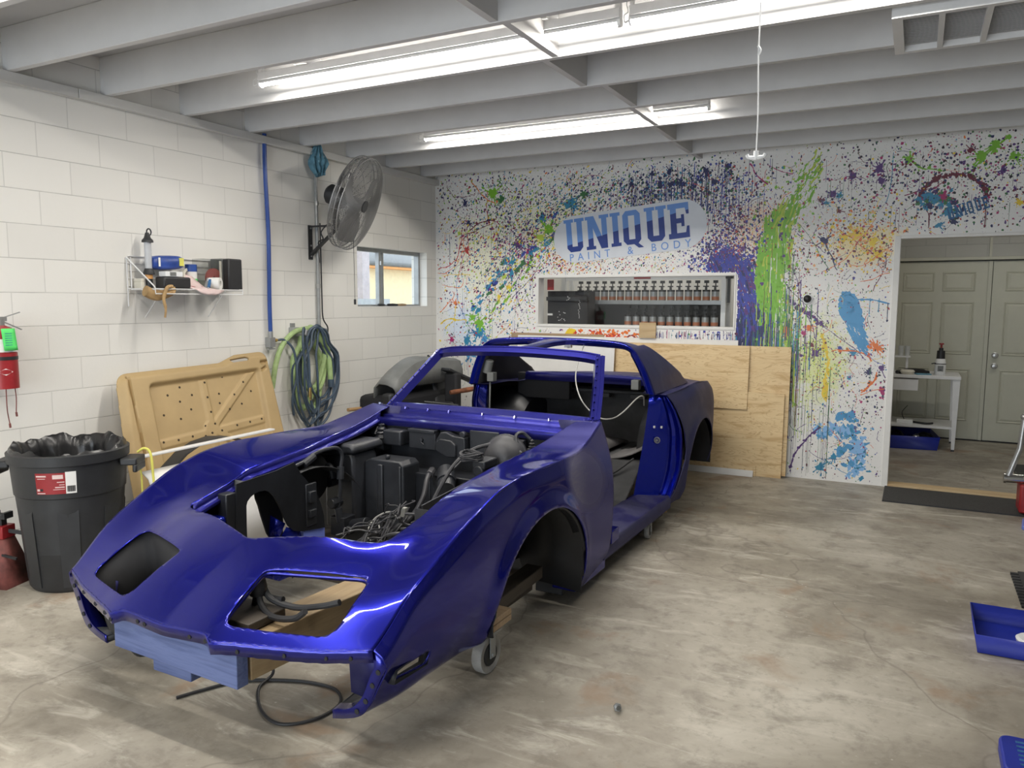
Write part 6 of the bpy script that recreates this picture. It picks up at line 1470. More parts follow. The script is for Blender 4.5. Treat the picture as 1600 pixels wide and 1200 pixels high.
# nose end flanges: vertical strip with holes, inner bracket, foot
OUT = [(.811, .418), (.845, .392), (.855, .365), (.833, .324), (.803, .26), (.78, .213), (.746, .17), (.679, .142), (.620, .127)]
INN = [(.775, .405), (.800, .385), (.806, .355), (.788, .318), (.764, .258), (.742, .222), (.712, .192), (.672, .172), (.620, .158)]
for sd in (1, -1):
    o_ = spl([(w, z) for w, z in OUT], 4); i_ = spl([(w, z) for w, z in INN], 4); b = MB()
    b.grid([[L(1.270, sd * w, z) for w, z in o_], [L(1.272, sd * w, z) for w, z in i_], [L(1.225, sd * (w - .004), z - .0) for w, z in i_]])
    fl = b.build('fender_flange', M['paint'], CAR, solid=0.004, offset=0, angle=50)
    b = MB()
    for k in (10, 14, 19, 24): (w0, z0), (w1, z1) = o_[k], i_[k]; b.cyl(L(1.262, sd * (w0 + w1) / 2, (z0 + z1) / 2), L(1.2755, sd * (w0 + w1) / 2, (z0 + z1) / 2), 0.0095, 10)
    build_each(b, 'bolt_hole', M['black_matte'], fl)
    b = MB(); b.add([L(1.20, sd * .63, .372), L(1.20, sd * .80, .375), L(1.20, sd * .775, .23), L(1.20, sd * .735, .19), L(1.21, sd * .655, .205), L(1.205, sd * .645, .30)], [(0, 1, 2, 3, 4, 5)])
    b.cyl(L(1.195, sd * .71, .34), L(1.203, sd * .71, .34), .014, 12); b.build('nose_bracket', M['paint_rear'], CAR, solid=0.004)
    b = MB(); b.add([L(1.268, sd * .62, .157), L(1.268, sd * .70, .180), L(1.05, sd * .70, .172), L(1.05, sd * .60, .150)], [(0, 1, 2, 3)]); b.add([L(1.268, sd * .622, .157), L(1.268, sd * .622, .127), L(1.05, sd * .60, .127), L(1.05, sd * .60, .157)], [(0, 1, 2, 3)]); b.build('lower_shelf', M['under'], CAR, solid=0.004)
    # marker lamp pocket
    b = MB(); b.grid([[L(s, sd * (.866 - d), z) for s, z in ((1.22, .28), (1.2, .322), (1.0, .332), (1.02, .268))] for d in (0.018, 0.06)], True); b.build('marker_pocket', M['under'], CAR, solid=0.002)
# headlight bucket walls (dark, behind the opening on the right side of the car)
b = MB(); ring = roundpoly([(1.305, .66), (1.03, .64), (1.17, .22), (1.44, .248)], 0.05, 5)
b.grid([[L(s, -w, zt(min(s, 1.5), w) - 0.012) for s, w in ring], [L(s - .05, -w * 0.98, .19) for s, w in ring]], True); b.add([L(s - .05, -w * 0.98, .19) for s, w in ring[:14]], [tuple(range(14))]); b.build('headlight_bucket', M['black_matte'], CAR, solid=0.004)
b = MB(); b.grid([[L(s, -w, zt(min(s, 1.5), w) - 0.008) for s, w in LIGHT], [L(s, -w, zt(min(s, 1.5), w) - 0.022) for s, w in LIGHT]], True)
for k in range(len(b.v)): b.v[k] = (-b.v[k][0], b.v[k][1], b.v[k][2])
b.build('headlight_lip', M['paint'], CAR, solid=0.002)
b = MB(); b.box(L(1.33, -.50, .235), L(1.29, -.36, .33), rot=(0.2, 0, 0.3)); b.box(L(1.31, -.47, .30), L(1.27, -.40, .36)); b.build('headlight_pivot', M['dark_grey'], CAR, bevel=0.004)
b = MB(); b.lathe([(0.001, 0), (.03, 0), (.036, .03), (.03, .06), (.001, .065)], 14, o=L(1.2, .20, .47)); b.build('hose_grommet', M['rubber'], CAR)

# wheel arch lip, liners, inner fenders
for sd in (1, -1):
    a_ = np.linspace(-0.15, PI + 0.10, 44); P = [[], [], []]
    for a in a_:
        s = FA[0] + FA[2] * math.cos(a); z = FA[1] + FA[3] * max(0, math.sin(a)) - 0.16 * max(0, -math.sin(a)) * (1 if math.cos(a) > 0 else 4)
        if math.sin(a) < 0 and math.cos(a) < 0: s = FA[0] - FA[2]
        w = .905 if z > .3 else .895
        P[0].append(L(s, sd * (w - .010), z)); P[1].append(L(FA[0] + (s - FA[0]) * .985, sd * (w - .02), z - .006)); P[2].append(L(FA[0] + (s - FA[0]) * .985, sd * (w - .06), z - .006))
    b = MB(); b.grid(P); b.build('arch_lip', M['under'], CAR, solid=0.003, offset=0)
    # liner: rear half of a drum plus inner wall
    P = [[], []]; Q = []
    for a in np.linspace(PI * 0.42, PI, 20):
        s = FA[0] + 0.46 * math.cos(a); z = FA[1] + 0.41 * math.sin(a); P[0].append(L(s, sd * .885, z)); P[1].append(L(s - 0.0, sd * .50, z + .03))
    P[0].append(L(FA[0] - .455, sd * .875, .085)); P[1].append(L(FA[0] - .44, sd * .56, .12))
    b = MB(); b.grid(P); b.build('wheel_liner', M['under'], CAR, solid=0.005, offset=0)
    poly = [(.054, .329), (.060, .40), (.080, .465), (.108, .525), (.144, .575), (.185, .62), (.227, .665), (.250, .70), (.274, .735), (.40, .715), (.66, .70), (.68, .38), (.605, .38), (.605, .575), (.595, .60), (.575, .617), (.55, .628), (.52, .633), (.48, .630), (.45, .615), (.42, .583), (.395, .540), (.375, .50), (.355, .455), (.33, .41), (.29, .372), (.224, .352)]
    if sd > 0: poly = [(.55, .70), (.20, .725), (.02, .66), (-.2, .60), (-.34, .46), (-.36, .2), (.52, .24)]
    b = MB(); b.prism([(-s, z) for s, z in poly], 0, sd * .50 - .004, sd * .50 + .004); b.build('inner_fender', M['bay'], CAR)
    b = MB(); b.grid([[L(.60 + .01 * k, sd * (.50 + .38 * t), .70 - .42 * k) for t in np.linspace(0, 1, 5)] for k in (0, .5, 1)]); b.build('splash_shield', M['bay'], CAR, solid=0.004)
MB().box(L(.20, -.502, .37), L(.12, -.488, .60)).box(L(.19, -.49, .42), L(.14, -.47, .46)).box(L(.19, -.49, .50), L(.14, -.47, .56)).build('fender_bracket', M['bay2'], CAR, bevel=0.004)
b = MB(); b.prism([(-s, z) for s, z in [(.436, .60), (.430, .56), (.414, .521), (.398, .465), (.379, .41), (.362, .36), (.338, .323), (.252, .296), (.245, .40), (.25, .449), (.29, .56), (.371, .61)]], 0, -.625, -.615); b.build('wheel_skirt', M['bay'], CAR)
b = MB(); b.add([L(.325, -.515, .40), L(.23, -.512, .36), L(.20, -.52, .27), L(.33, -.60, .27)], [(0, 1, 2, 3)]); b.add([L(.36, -.59, .46), L(.33, -.515, .42), L(.33, -.60, .27), L(.36, -.61, .30)], [(0, 1, 2, 3)]); b.build('oversprayed_plate', M['paint_gloss'], CAR, solid=0.003)
# blue overspray bracket low under the inner fender
MB().box(L(.21, -.53, .20), L(.045, -.505, .345)).box(L(.21, -.53, .19), L(.045, -.44, .205)).build('lower_bracket', M['light_blue'], CAR, bevel=0.004)
MB().box(L(.40, -.70, .13), L(.20, -.50, .16)).box(L(.42, -.53, .14), L(.38, -.50, .34)).build('spring_bracket', M['paint_gloss'], CAR, bevel=0.01)
MB().box(L(.88, -.60, .43), L(.72, -.50, .56)).build('nose_support', M['paint_gloss'], CAR, bevel=0.015)
MB().box(L(.72, -.56, .36), L(.66, -.50, .66)).build('radiator_support', M['bay'], CAR, bevel=0.006)
# left fender rear lower corner and rocker
for sd in (1, -1):
    b = MB(); b.box(L(-.34, sd * .70, .07), L(-.76, sd * .84, .16)); b.build('fender_foot', M['paint'], CAR, bevel=0.01)
    b = MB(); b.prism([(sd * .60, .115), (sd * .845, .125), (sd * .848, .19), (sd * .835, .212), (sd * .66, .235), (sd * .60, .22)], 1, .72, 2.0)
    b.build('rocker_sill', M['paint_rear'], CAR, bevel=0.006)
    b = MB(); b.box(L(-.35, sd * .60, .035), L(-2.1, sd * .76, .115)); b.build('frame_rail', M['under'], CAR, bevel=0.006)
    MB().box(L(-.80, sd * .74, .20), L(-.92, sd * .86, .275)).build('hinge_bracket', M['paint'], CAR, bevel=0.006)
    # front hinge pillar closing the fender's rear edge
    b = MB(); b.grid([[L(-.762 + .03 * t, sd * (w - .25 * t), z) for w, z in [(.80, .905), (.835, .80), (.865, .64), (.875, .5), (.87, .35), (.855, .22)]] for t in (0, 1)]); b.build('hinge_pillar', M['paint_rear'], CAR, solid=0.004)

# ---------------- windshield frame and cowl
b = MB()
hl = spl([L(-1.249, -.591, 1.214), L(-1.215, -.42, 1.236), L(-1.195, 0, 1.250), L(-1.215, .42, 1.236), L(-1.249, .591, 1.214)], 8)
def frame_strip(path, w, h, ups):
    P = []
    for i, p in enumerate(path):
        a, c = Vector(path[max(0, i - 1)]), Vector(path[min(len(path) - 1, i + 1)]); d = (c - a).normalized(); u = Vector(ups).normalized(); r = d.cross(u).normalized(); u = r.cross(d)
        prof = [(-.5, -.5), (-.2, -.5), (-.15, -.3), (.15, -.3), (.2, -.5), (.5, -.5), (.5, .5), (.12, .5), (.08, .38), (-.3, .38), (-.34, .5), (-.5, .5)]
        P.append([tuple(Vector(p) + r * x * w + u * y * h) for x, y in prof])
    return P
WSN = (0, -0.72, 0.69)
hp = frame_strip(hl, 0.052, 0.042, WSN); b.grid(hp, True)
b.build('windshield_header', M['paint_frame'], CAR, angle=30)
for sd in (1, -1):
    b = MB(); P = frame_strip(spl([L(-.845, sd * .722, .875), L(-1.05, sd * .66, 1.045), L(-1.255, sd * .588, 1.225)], 6), 0.058, 0.05, (sd * 0.55, -0.75, 0.5)); b.grid(P, True); b.add(P[-1], [tuple(range(12))])
    for k in range(9):
        t = k / 8; p = Vector(L(-.87 - .36 * t, sd * (.715 - .12 * t), .90 + .305 * t)); b.cyl(p, p + Vector((0.0, -0.031, 0.02)), 0.004, 6)
    b.build('windshield_pillar', M['paint_frame'], CAR, angle=30)
# cowl: gutter edge, stepped wiper tray, upright lip
P = []
for w in np.linspace(-.70, .70, 31):
    c = 1 - (w / .70) ** 2; q = .012 * c
    row = [(-.600, .800 + q), (-.604, .835 + q), (-.640, .838 + q), (-.66, .825 + q), (-.70, .835 + q), (-.705, .848 + q), (-.75, .852 + q), (-.755, .846 + q), (-.79, .860 + q), (-.80, .872 + q), (-.842, .874 + q), (-.850, .905 + q), (-.862, .907 + q), (-.868, .875 + q)]
    P.append([L(s + .03 * c, w, z) for s, z in row])
b = MB(); b.grid(P); b.build('cowl_panel', M['paint_frame'], CAR, solid=0.004, angle=25)
b = MB()
for w in (-.56, -.38, -.22, .02, .24, .46, .60):
    c = 1 - (w / .70) ** 2; b.bar(L(-.845 + .03 * c, w, .88), L(-.79 + .03 * c, w + .01, .90), .006, .002); b.bar(L(-.79 + .03 * c, w + .01, .90), L(-.775 + .03 * c, w + .016, .885), .006, .002)
build_each(b, 'molding_clip', M['paint_frame'], CAR)
for sd in (1, -1):
    b = MB(); b.grid([[L(s, sd * w, z) for s, w, z in ((-.60, .645, .84), (-.70, .70, .87), (-.80, .745, .905))], [L(s, sd * w, z) for s, w, z in ((-.60, .66, .868), (-.70, .72, .888), (-.80, .78, .912))]]); b.build('cowl_corner', M['paint'], CAR, solid=0.004)

# ---------------- firewall and what is bolted to it
b = MB(); b.box(L(-.60, -.66, .56), L(-.63, .66, .84)); b.box(L(-.42, -.50, .545), L(-.63, .50, .575)); b.box(L(-.42, -.50, .10), L(-.45, -.12, .56)); b.box(L(-.42, .12, .10), L(-.45, .60, .56))
b.box(L(-.42, -.12, .40), L(-.45, .12, .56)); b.box(L(-.60, -.66, .1), L(-.63, -.49, .6)); b.box(L(-.60, .5, .1), L(-.63, .66, .6))
b.build('firewall', M['bay'], CAR, bevel=0.006)
b = MB(); P = [[L(s, .17 * math.cos(a) , .12 + (.30 + .05 * t) * max(0.02, math.sin(a))) for a in np.linspace(0, PI, 13)] for t, s in ((0, -.44), (.3, -.7), (.6, -1.2), (1, -1.98))]
b.grid(P); b.build('transmission_tunnel', M['cabin'], CAR, solid=0.004)
b = MB(); b.box(L(-.50, -.52, .700), L(-.60, -.385, .792)); b.build('relay_box', M['bay2'], CAR, bevel=0.01)
b = MB(); b.box(L(-.545, -.355, .690), L(-.60, -.165, .806)); b.box(L(-.53, -.355, .79), L(-.60, -.165, .808)); b.cyl(L(-.53, -.26, .745), L(-.55, -.26, .745), .012, 8); b.bar(L(-.53, -.26, .735), L(-.528, -.235, .72), .008, .006); b.build('heater_cover', M['bay2'], CAR, bevel=0.008)
b = MB(); b.prism([(-.150, .70), (-.155, .745), (-.115, .805), (-.075, .808), (-.03, .79), (.05, .785), (.055, .70), (.04, .665), (-.06, .66)], 1, .525, .60); b.prism([(-.14, .70), (-.14, .74), (-.11, .77), (-.03, .765), (0.0, .74), (0.0, .67), (-.06, .665)], 1, .505, .53)
b.cyl(L(-.53, .03, .80), L(-.56, .03, .80), .02, 12); b.build('wiper_motor', M['bay2'], CAR, bevel=0.005)
b = MB(); b.box(L(-.565, .06, .690), L(-.60, .255, .828)); b.box(L(-.555, .215, .69), L(-.60, .42, .80)); b.build('fuse_panel', M['bay2'], CAR, bevel=0.006)
b = MB(); b.cyl(L(-.44, -.02, .60), L(-.30, .07, .53), .05, 18); b.cyl(L(-.38, .02, .575), L(-.35, .04, .56), .055, 18); b.build('heater_duct', M['bay2'], CAR)
# brake booster and master cylinder
b = MB(); b.lathe([(.001, .17), (.05, .17), (.09, .15), (.125, .09), (.132, .06), (.138, .055), (.138, .04), (.125, .03), (.11, 0), (.001, 0)], 30, o=L(-.55, .34, .70), M=Matrix.Rotation(PI / 2, 3, 'X')); b.build('brake_booster', M['wire'], CAR)
b = MB(); b.cyl(L(-.38, .33, .69), L(-.22, .32, .675), .035, 16); b.box(L(-.36, .285, .69), L(-.22, .365, .735)); b.build('master_cylinder', M['bay2'], CAR, bevel=0.008)
b = MB()
for k in range(7):
    rr_ = .055 + .004 * (k % 3); b.tube([L(-.24 + rr_ * math.cos(t) * .9, .27 + rr_ * math.sin(t), .735 + .006 * k + .006 * math.sin(2 * t + k)) for t in np.linspace(0, 2 * PI, 26)[:-1]], .0045, 6, closed=True)
b.tube(spl([L(-.5, .36, .79), L(-.42, .24, .775), L(-.33, .18, .74), L(-.24, .15, .68), L(-.15, .14, .60), L(-.10, .12, .52)], 6), .011, 8)
b.tube(spl([L(-.55, .40, .79), L(-.46, .26, .785), L(-.35, .20, .75), L(-.26, .17, .69), L(-.2, .12, .62), L(-.1, .10, .5)], 6), .006, 6)
b.build('coiled_harness', M['wire'], CAR)
b = MB(); b.tube(spl([L(-.56, .46, .81), L(-.54, .42, .845), L(-.50, .40, .83), L(-.47, .43, .77), L(-.46, .455, .745)], 6), .010, 8); b.build('vacuum_hose', M['bay2'], CAR)
MB().lathe([(.001, 0), (.026, 0), (.026, .015), (.014, .018), (.020, .028), (.010, .032), (.016, .044), (.007, .05), (.010, .06), (.001, .07)], 14, o=L(-.50, .50, .755)).build('rubber_boot', M['rubber'], CAR)
b = MB(); b.box(L(-.52, -.60, .66), L(-.60, -.53, .735)); b.lathe([(.001, 0), (.045, 0), (.03, .02), (.038, .03), (.024, .042), (.03, .052), (.018, .065), (.02, .08), (.001, .085)], 16, o=L(-.55, -.565, .735)); b.build('solenoid', M['bay'], CAR)
b = MB(); b.cyl(L(-.56, -.63, .77), L(-.60, -.63, .77), .03, 12); b.cyl(L(-.55, -.62, .73), L(-.60, -.62, .73), .022, 12); b.cyl(L(-.53, -.60, .75), L(-.56, -.60, .79), .012, 8); b.build('heater_valve', M['bay'], CAR)
# heater and evaporator case on the right
b = MB(); b.prism([(-.72, .24), (-.72, .66), (-.69, .70), (-.52, .70), (-.50, .66), (-.50, .24)], 1, .20, .42); b.prism([(-.735, .66), (-.73, .735), (-.70, .752), (-.51, .752), (-.48, .735), (-.48, .70)], 1, .18, .46); b.build('heater_case', M['bay2'], CAR, bevel=0.025)
b = MB(); b.prism([(-.50, .20), (-.50, .635), (-.46, .655), (-.25, .655), (-.22, .63), (-.22, .20)], 1, .30, .46); b.box(L(-.285, -.40, .20), L(-.30, -.36, .63)); b.box(L(-.29, -.255, .20), L(-.305, -.235, .63)); b.cyl(L(-.34, -.36, .655), L(-.34, -.36, .68), .014, 10); b.build('blower_case', M['bay2'], CAR, bevel=0.012)
b = MB(); b.tube(spl([L(-.20, -.70, .60), L(-.14, -.66, .625), L(-.12, -.60, .62), L(-.12, -.58, .56)], 6), .020, 9); b.cyl(L(-.18, -.62, .53), L(-.12, -.62, .53), .028, 12); b.build('case_inlet', M['bay'], CAR)
b = MB(); b.tube(spl([L(.48, -.56, .685), L(.30, -.545, .69), L(.16, -.53, .715), L(.10, -.52, .745), L(.0, -.52, .755), L(-.09, -.52, .745), L(-.12, -.515, .70), L(-.10, -.51, .62), L(-.08, -.50, .50), L(-.06, -.50, .38), L(-.07, -.47, .31), L(-.10, -.42, .29)], 8), .011, 8)
for p, q in ((L(-.10, -.51, .64), L(-.09, -.505, .57)), (L(-.06, -.50, .41), L(-.065, -.49, .33)), (L(.17, -.53, .70), L(.10, -.52, .735))): b.cyl(p, q, .021, 10)
b.build('hard_line', M['bay2'], CAR)
b = MB(); b.cyl(L(-.12, -.46, .30), L(-.12, -.34, .33), .035, 12); b.box(L(-.05, -.55, .25), L(-.15, -.45, .36)); b.cyl(L(-.02, -.52, .44), L(-.10, -.52, .44), .03, 10); b.build('line_fitting', M['bay'], CAR, bevel=0.004)
b = MB(); b.lathe([(.001, 0), (.14, 0), (.15, .02), (.14, .04), (.001, .05)], 26, o=L(.0, -.63, .58), M=Matrix.Rotation(-PI / 2, 3, 'Y')); b.build('fan_shroud_hole', M['black_matte'], CAR)
b = MB(); b.box(L(-.30, -.66, .10), L(-.42, -.20, .24)); b.box(L(-.25, -.42, .17), L(-.36, -.36, .25)); b.build('lower_crossmember', M['under'], CAR, bevel=0.01)
b = MB(); P = [[L(-.42 + .26 * t, .05 + .50 * u, .42 - .20 * t + .05 * math.sin(PI * u)) for u in np.linspace(0, 1, 9)] for t in np.linspace(0, 1, 6)]; b.grid(P); b.build('footwell_bulge', M['bay'], CAR, solid=0.01)
MB().box(L(-.38, .42, .12), L(-.43, .62, .60)).build('pedal_plate', M['bay'], CAR, bevel=0.01)
b = MB(); b.add([L(-.415, -.09, .575), L(-.40, .12, .40), L(-.30, .18, .30), L(-.40, -.09, .30)], [(0, 1, 2, 3)]); b.build('brace', M['bay2'], CAR, solid=0.008)
# loom: thick trunk from the firewall down to a nest of loose wires
b = MB(); b.tube(spl([L(-.45, -.12, .60), L(-.38, -.09, .60), L(-.30, -.06, .57), L(-.24, -.04, .50), L(-.19, -.06, .42), L(-.14, -.10, .36), L(-.08, -.14, .32), L(.0, -.18, .26)], 8), .014, 9); b.cyl(L(-.40, -.09, .605), L(-.35, -.075, .59), .022, 10); b.build('loom_trunk', M['wire'], CAR)
rr = random.Random(21)
b = MB()
for k in range(24):
    p0 = Vector((-.10 + rr.uniform(-.04, .04), rr.uniform(-.14, -.02) * 1.0, .33 + rr.uniform(-.05, .08))); s0 = -.10
    pts = []; x, y, z = -.11 + rr.uniform(-.03, .03), .10 + rr.uniform(-.10, .10), .40 + rr.uniform(-.08, .08); dx, dy = rr.uniform(-.035, .02), rr.uniform(-.075, -.02)
    for j in range(8):
        pts.append((x, y, max(.15, z))); x += dx + rr.uniform(-.06, .06); y += dy + rr.uniform(-.05, .05); z += -.026 + rr.uniform(-.05, .05)
    b.tube(spl(pts, 5), rr.choice([.003, .004, .005, .008]), 6)
build_each(b, 'loose_wire', M['wire'], CAR)
b = MB()
for k, (cs, cw, cz, r, tl) in enumerate([(.10, -.03, .30, .075, .5), (.06, -.01, .33, .085, .9), (.14, .04, .27, .07, .2), (.22, -.10, .22, .06, .6), (.03, .05, .36, .08, 1.1), (.30, -.16, .20, .05, .3), (.12, .08, .32, .09, .8), (.0, .10, .40, .085, .7), (-.04, .02, .42, .07, 1.2)]):
    b.tube([L(cs + r * math.cos(t) * .8, cw + r * math.sin(t), cz + r * math.sin(t + tl) * .7) for t in np.linspace(0, 2 * PI * .86, 24)], .010 if k % 2 else .007, 7)
b.tube(spl([L(-.1, -.1, .36), L(.0, -.16, .28), L(.12, -.17, .22), L(.22, -.16, .22), L(.25, -.10, .26)], 6), .016, 8)
build_each(b, 'loom_loop', M['wire'], CAR)
b = MB(); b.tube(spl([L(-.14, -.13, .37), L(-.20, -.24, .39), L(-.16, -.32, .35), L(-.06, -.30, .29), L(.0, -.22, .28)], 7), .004, 6); b.tube(spl([L(-.12, -.26, .33), L(-.08, -.22, .315), L(-.04, -.16, .28)], 6), .004, 6); b.box(L(-.16, -.15, .385), L(-.19, -.11, .435)); b.build('plug_lead', M['wire_light'], CAR)
# two drop wires that carry the plug
b = MB()
for k, (w0, w1) in enumerate([(.15, .16), (.165, .20), (.18, .17)]):
    pass
b.tube(spl([L(1.2, .20, .50), L(1.19, .18, .45), L(1.2, .17, .37), L(1.2, .155, .33)], 5), .013, 8)
b.tube(spl([L(1.2, .20, .50), L(1.22, .24, .44), L(1.24, .32, .42), L(1.24, .42, .435), L(1.235, .47, .47)], 6), .012, 8)
b.tube(spl([L(1.18, .205, .50), L(1.18, .25, .455), L(1.17, .36, .44), L(1.16, .48, .465), L(1.15, .555, .49)], 6), .012, 8)
b.tube(spl([L(1.19, .20, .50), L(1.17, .22, .46), L(1.17, .27, .455), L(1.17, .30, .46)], 5), .011, 8)
build_each(b, 'headlight_hose', M['rubber'], CAR)
b = MB(); b.tube(spl([L(1.20, .16, .40), L(1.20, .155, .30), L(1.00, .10, .12)], 6)[:-2] + spl([L(1.02, .02, .14), L(.98, .04, .03), L(1.08, .06, .008), L(1.20, .20, .008), L(1.235, .33, .008), L(1.15, .42, .008), L(1.02, .43, .008), L(.94, .34, .008), L(.945, .20, .008), L(1.0, .06, .008), L(1.08, -.06, .008), L(1.20, -.13, .008), L(1.29, -.17, .008)], 8), .0065, 7); b.build('trailing_cable', M['rubber'], CAR)

M['carpet'] = plain('faded_carpet', (0.11, 0.105, 0.105), 0.85, var=0.3, scale=7, bump=0.2)
# ---------------- floor, cabin, rear
b = MB(); b.box(L(-.63, -.62, .10), L(-2.0, .62, .125)); b.box(L(-2.03, -.62, .40), L(-2.80, .62, .42)); b.add([L(-1.50, -.62, .125), L(-1.50, .62, .125), L(-2.04, .62, .42), L(-2.04, -.62, .42), L(-1.50, -.62, .105), L(-1.50, .62, .105), L(-2.04, .62, .40), L(-2.04, -.62, .40)], [(0, 1, 2, 3), (7, 6, 5, 4), (0, 4, 5, 1), (1, 5, 6, 2), (2, 6, 7, 3), (3, 7, 4, 0)]); b.build('floor_pan', M['cabin'], CAR, bevel=0.008)
for sd in (1, -1):
    b = MB(); b.box(L(-1.25, sd * .36 - .16, .125), L(-1.62, sd * .36 + .16, .16)); b.box(L(-1.30, sd * .36 - .10, .16), L(-1.5, sd * .36 + .06, .19)); b.build('seat_mount', M['cabin'], CAR, bevel=0.008)
    b = MB(); b.box(L(-1.84, sd * .36 - .09, .36), L(-1.90, sd * .36 + .08, .44)); b.box(L(-1.80, sd * .36 - .09, .345), L(-1.90, sd * .36 + .08, .36)); b.box(L(-1.80, sd * .36 - .08, .395), L(-1.88, sd * .36 + .07, .405)); b.build('seat_bracket', M['paint'], CAR, bevel=0.004)
    b = MB(); b.tube(spl([L(-1.66, sd * .20, .20), L(-1.75, sd * .32, .30), L(-1.86, sd * .46, .36), L(-1.96, sd * .58, .46)], 6), .008, 6); b.build('brake_cable', M['rubber'], CAR)
    # rear wheel tub
    P = [[(sd * (.60 - .20 * (1 - (1 - min(1, u * 1.0)) ** 0) - .17 * math.sin(u * PI / 2)), 2.42 + .44 * math.cos(a), .40 + (.44) * math.sin(a) * (1 - .16 * u * u)) for u in np.linspace(0, 1, 7)] for a in np.linspace(0, PI, 22)]
    P = [[(sd * (.80 - .30 * u), 2.58 + (.39 - .05 * u ** 3) * math.cos(a), .42 + (.43 - .08 * u ** 4) * math.sin(a)) for u in np.linspace(0, 1, 9)] for a in np.linspace(0, PI, 24)]
    b = MB(); b.grid(P); b.add([r[-1] for r in P], [tuple(range(24))]); b.build('rear_wheel_tub', M['bay'], CAR, angle=50)
    P = [[(sd * .86, 2.63 + .425 * math.cos(a), .30 + .39 * math.sin(a)) for a in np.linspace(-.1, PI + .25, 26)], [(sd * .60, 2.63 + .42 * math.cos(a), .30 + .385 * math.sin(a)) for a in np.linspace(-.1, PI + .25, 26)]]
    b = MB(); b.grid(P); b.add(P[1], [tuple(range(26))]); b.build('rear_wheel_liner', M['black_matte'], CAR, angle=50)
b = MB(); b.box(L(-2.78, -.66, .42), L(-2.82, .66, .84)); b.box(L(-2.62, -.62, .835), L(-2.80, .62, .86)); b.box(L(-2.48, -.60, .93), L(-2.66, .60, .965))
for w in (-.30, 0.02, .32): b.box(L(-2.60, w, .80), L(-2.66, w + .12, .835))
b.build('rear_bulkhead', M['cabin'], CAR, bevel=0.006)
b = MB(); b.box(L(-2.46, -.62, .78), L(-2.52, -.15, .985)); b.build('rear_shelf_cover', M['black_matte'], CAR, bevel=0.005)

R_TOP = [(-1.90, .785, .93, .93, .93, .928, .922), (-2.2, .80, .98, .98, .96, .935, .93), (-2.5, .815, 1.0, .998, .962, .912, .946), (-2.75, .815, .99, .985, .945, .905, .952), (-3.1, .795, .965, .96, .935, .91, .925), (-3.35, .75, .945, .94, .92, .895, .895), (-3.62, .69, .92, .915, .90, .88, .86)]
R_SIDE = [
 (-1.90, [(.785, .922), (.825, .82), (.860, .68), (.875, .52), (.870, .38), (.855, .24), (.825, .14)]),
 (-2.30, [(.800, .932), (.850, .85), (.885, .71), (.892, .55), (.885, .4), (.870, .25), (.840, .15)]),
 (-2.60, [(.815, .950), (.862, .885), (.886, .75), (.888, .58), (.882, .42), (.868, .28), (.845, .18)]),
 (-3.00, [(.805, .935), (.845, .87), (.868, .74), (.868, .58), (.860, .44), (.845, .34), (.82, .26)]),
 (-3.62, [(.690, .86), (.725, .80), (.74, .69), (.74, .58), (.73, .48), (.71, .42), (.69, .38)])]
ssR = np.linspace(-3.6, -1.92, 120)
JZ = [.10, .164, .30, .42, .523, .65, .767, .87, .95]; JS = [-1.95, -1.985, -2.10, -2.17, -2.20, -2.17, -2.116, -2.075, -2.00]
rt = Surf(topsurf(R_TOP, ssR, 50))
WIN = roundpoly([(-2.46, 0), (-2.46, .52), (-2.40, .565), (-1.5, .69), (-1.5, -.69), (-2.40, -.565), (-2.46, -.52)], 0.03)
rt.clip(lambda s, w, z: sdf(WIN, s, w)).clip(lambda s, w, z: np.interp(z, JZ, JS) - s + 0.0 * w)
rs = Surf(sidesurf(R_SIDE, ssR, 60, [RA]))
rs.clip(arch(RA)).clip(lambda s, w, z: np.interp(z, JZ, JS) - s)
b = MB()
for sd in (1, -1): rt.put(b, sd); rs.put(b, sd)
b.build('rear_body_panel', [M['paint_rear'], M['under']], CAR, angle=40, solid=0.007, solid_mat=1, weld=True)
b = MB(); e = sidesurf(R_SIDE, np.array([-3.6, -3.59]), 14)[0]; poly = [L(-3.6, w, z) for _, w, z in e] + [L(-3.6, -w, z) for _, w, z in e[::-1]]; b.add(poly, [tuple(range(len(poly)))]); b.build('tail_panel', M['paint_rear'], CAR, solid=0.006)
b = MB(); b.grid([[L(-2.44, w, .93), L(-2.452, w, .985 + .012 * (1 - (w / .55) ** 2)), L(-2.475, w, .992 + .012 * (1 - (w / .55) ** 2))] for w in np.linspace(-.54, .54, 21)]); b.build('rear_window_ledge', M['paint_frame'], CAR, solid=0.005)

# ---------------- roof hoop with buttresses and T-bar
PATH = [(.745, .935), (.735, .96), (.705, 1.05), (.665, 1.14), (.615, 1.225), (.572, 1.262), (.515, 1.286), (.40, 1.300), (.20, 1.308), (0, 1.310)]
pw = spl([(w, z) for w, z in PATH], 5)
def front_s(w, z): return -1.885 + 0.03 * min(1, max(0, (z - .95) / .3)) 
def ridge(w, z):
    """rear limit, and inward shift at it"""
    if z > 1.262: return -2.16 - 0.02 * (1 - abs(w) / .57), 0.0, -0.030
    return -2.16 - (1.262 - z) / .325 * .80, .0, 0.0
NS = 26
def hoop(sd):
    P = []
    for w, z in pw:
        sf = front_s(w, z); sr, _, dz = ridge(w, z); row = []
        for k in range(NS):
            t = k / (NS - 1); s = sf + (sr - sf) * t
            narrow = 0.075 * max(0, (-s - 2.1)) ** 1.2
            row.append(L(s, sd * (w - narrow * (1 if z < 1.28 else 0)), z + dz * t * t - (0.012 * t if z < 1.0 else 0)))
        P.append(row)
    return P
b = MB()
for sd in (1, -1):
    P = hoop(sd)
    if sd < 0: P = [r[::-1] for r in P]
    b.grid(P)
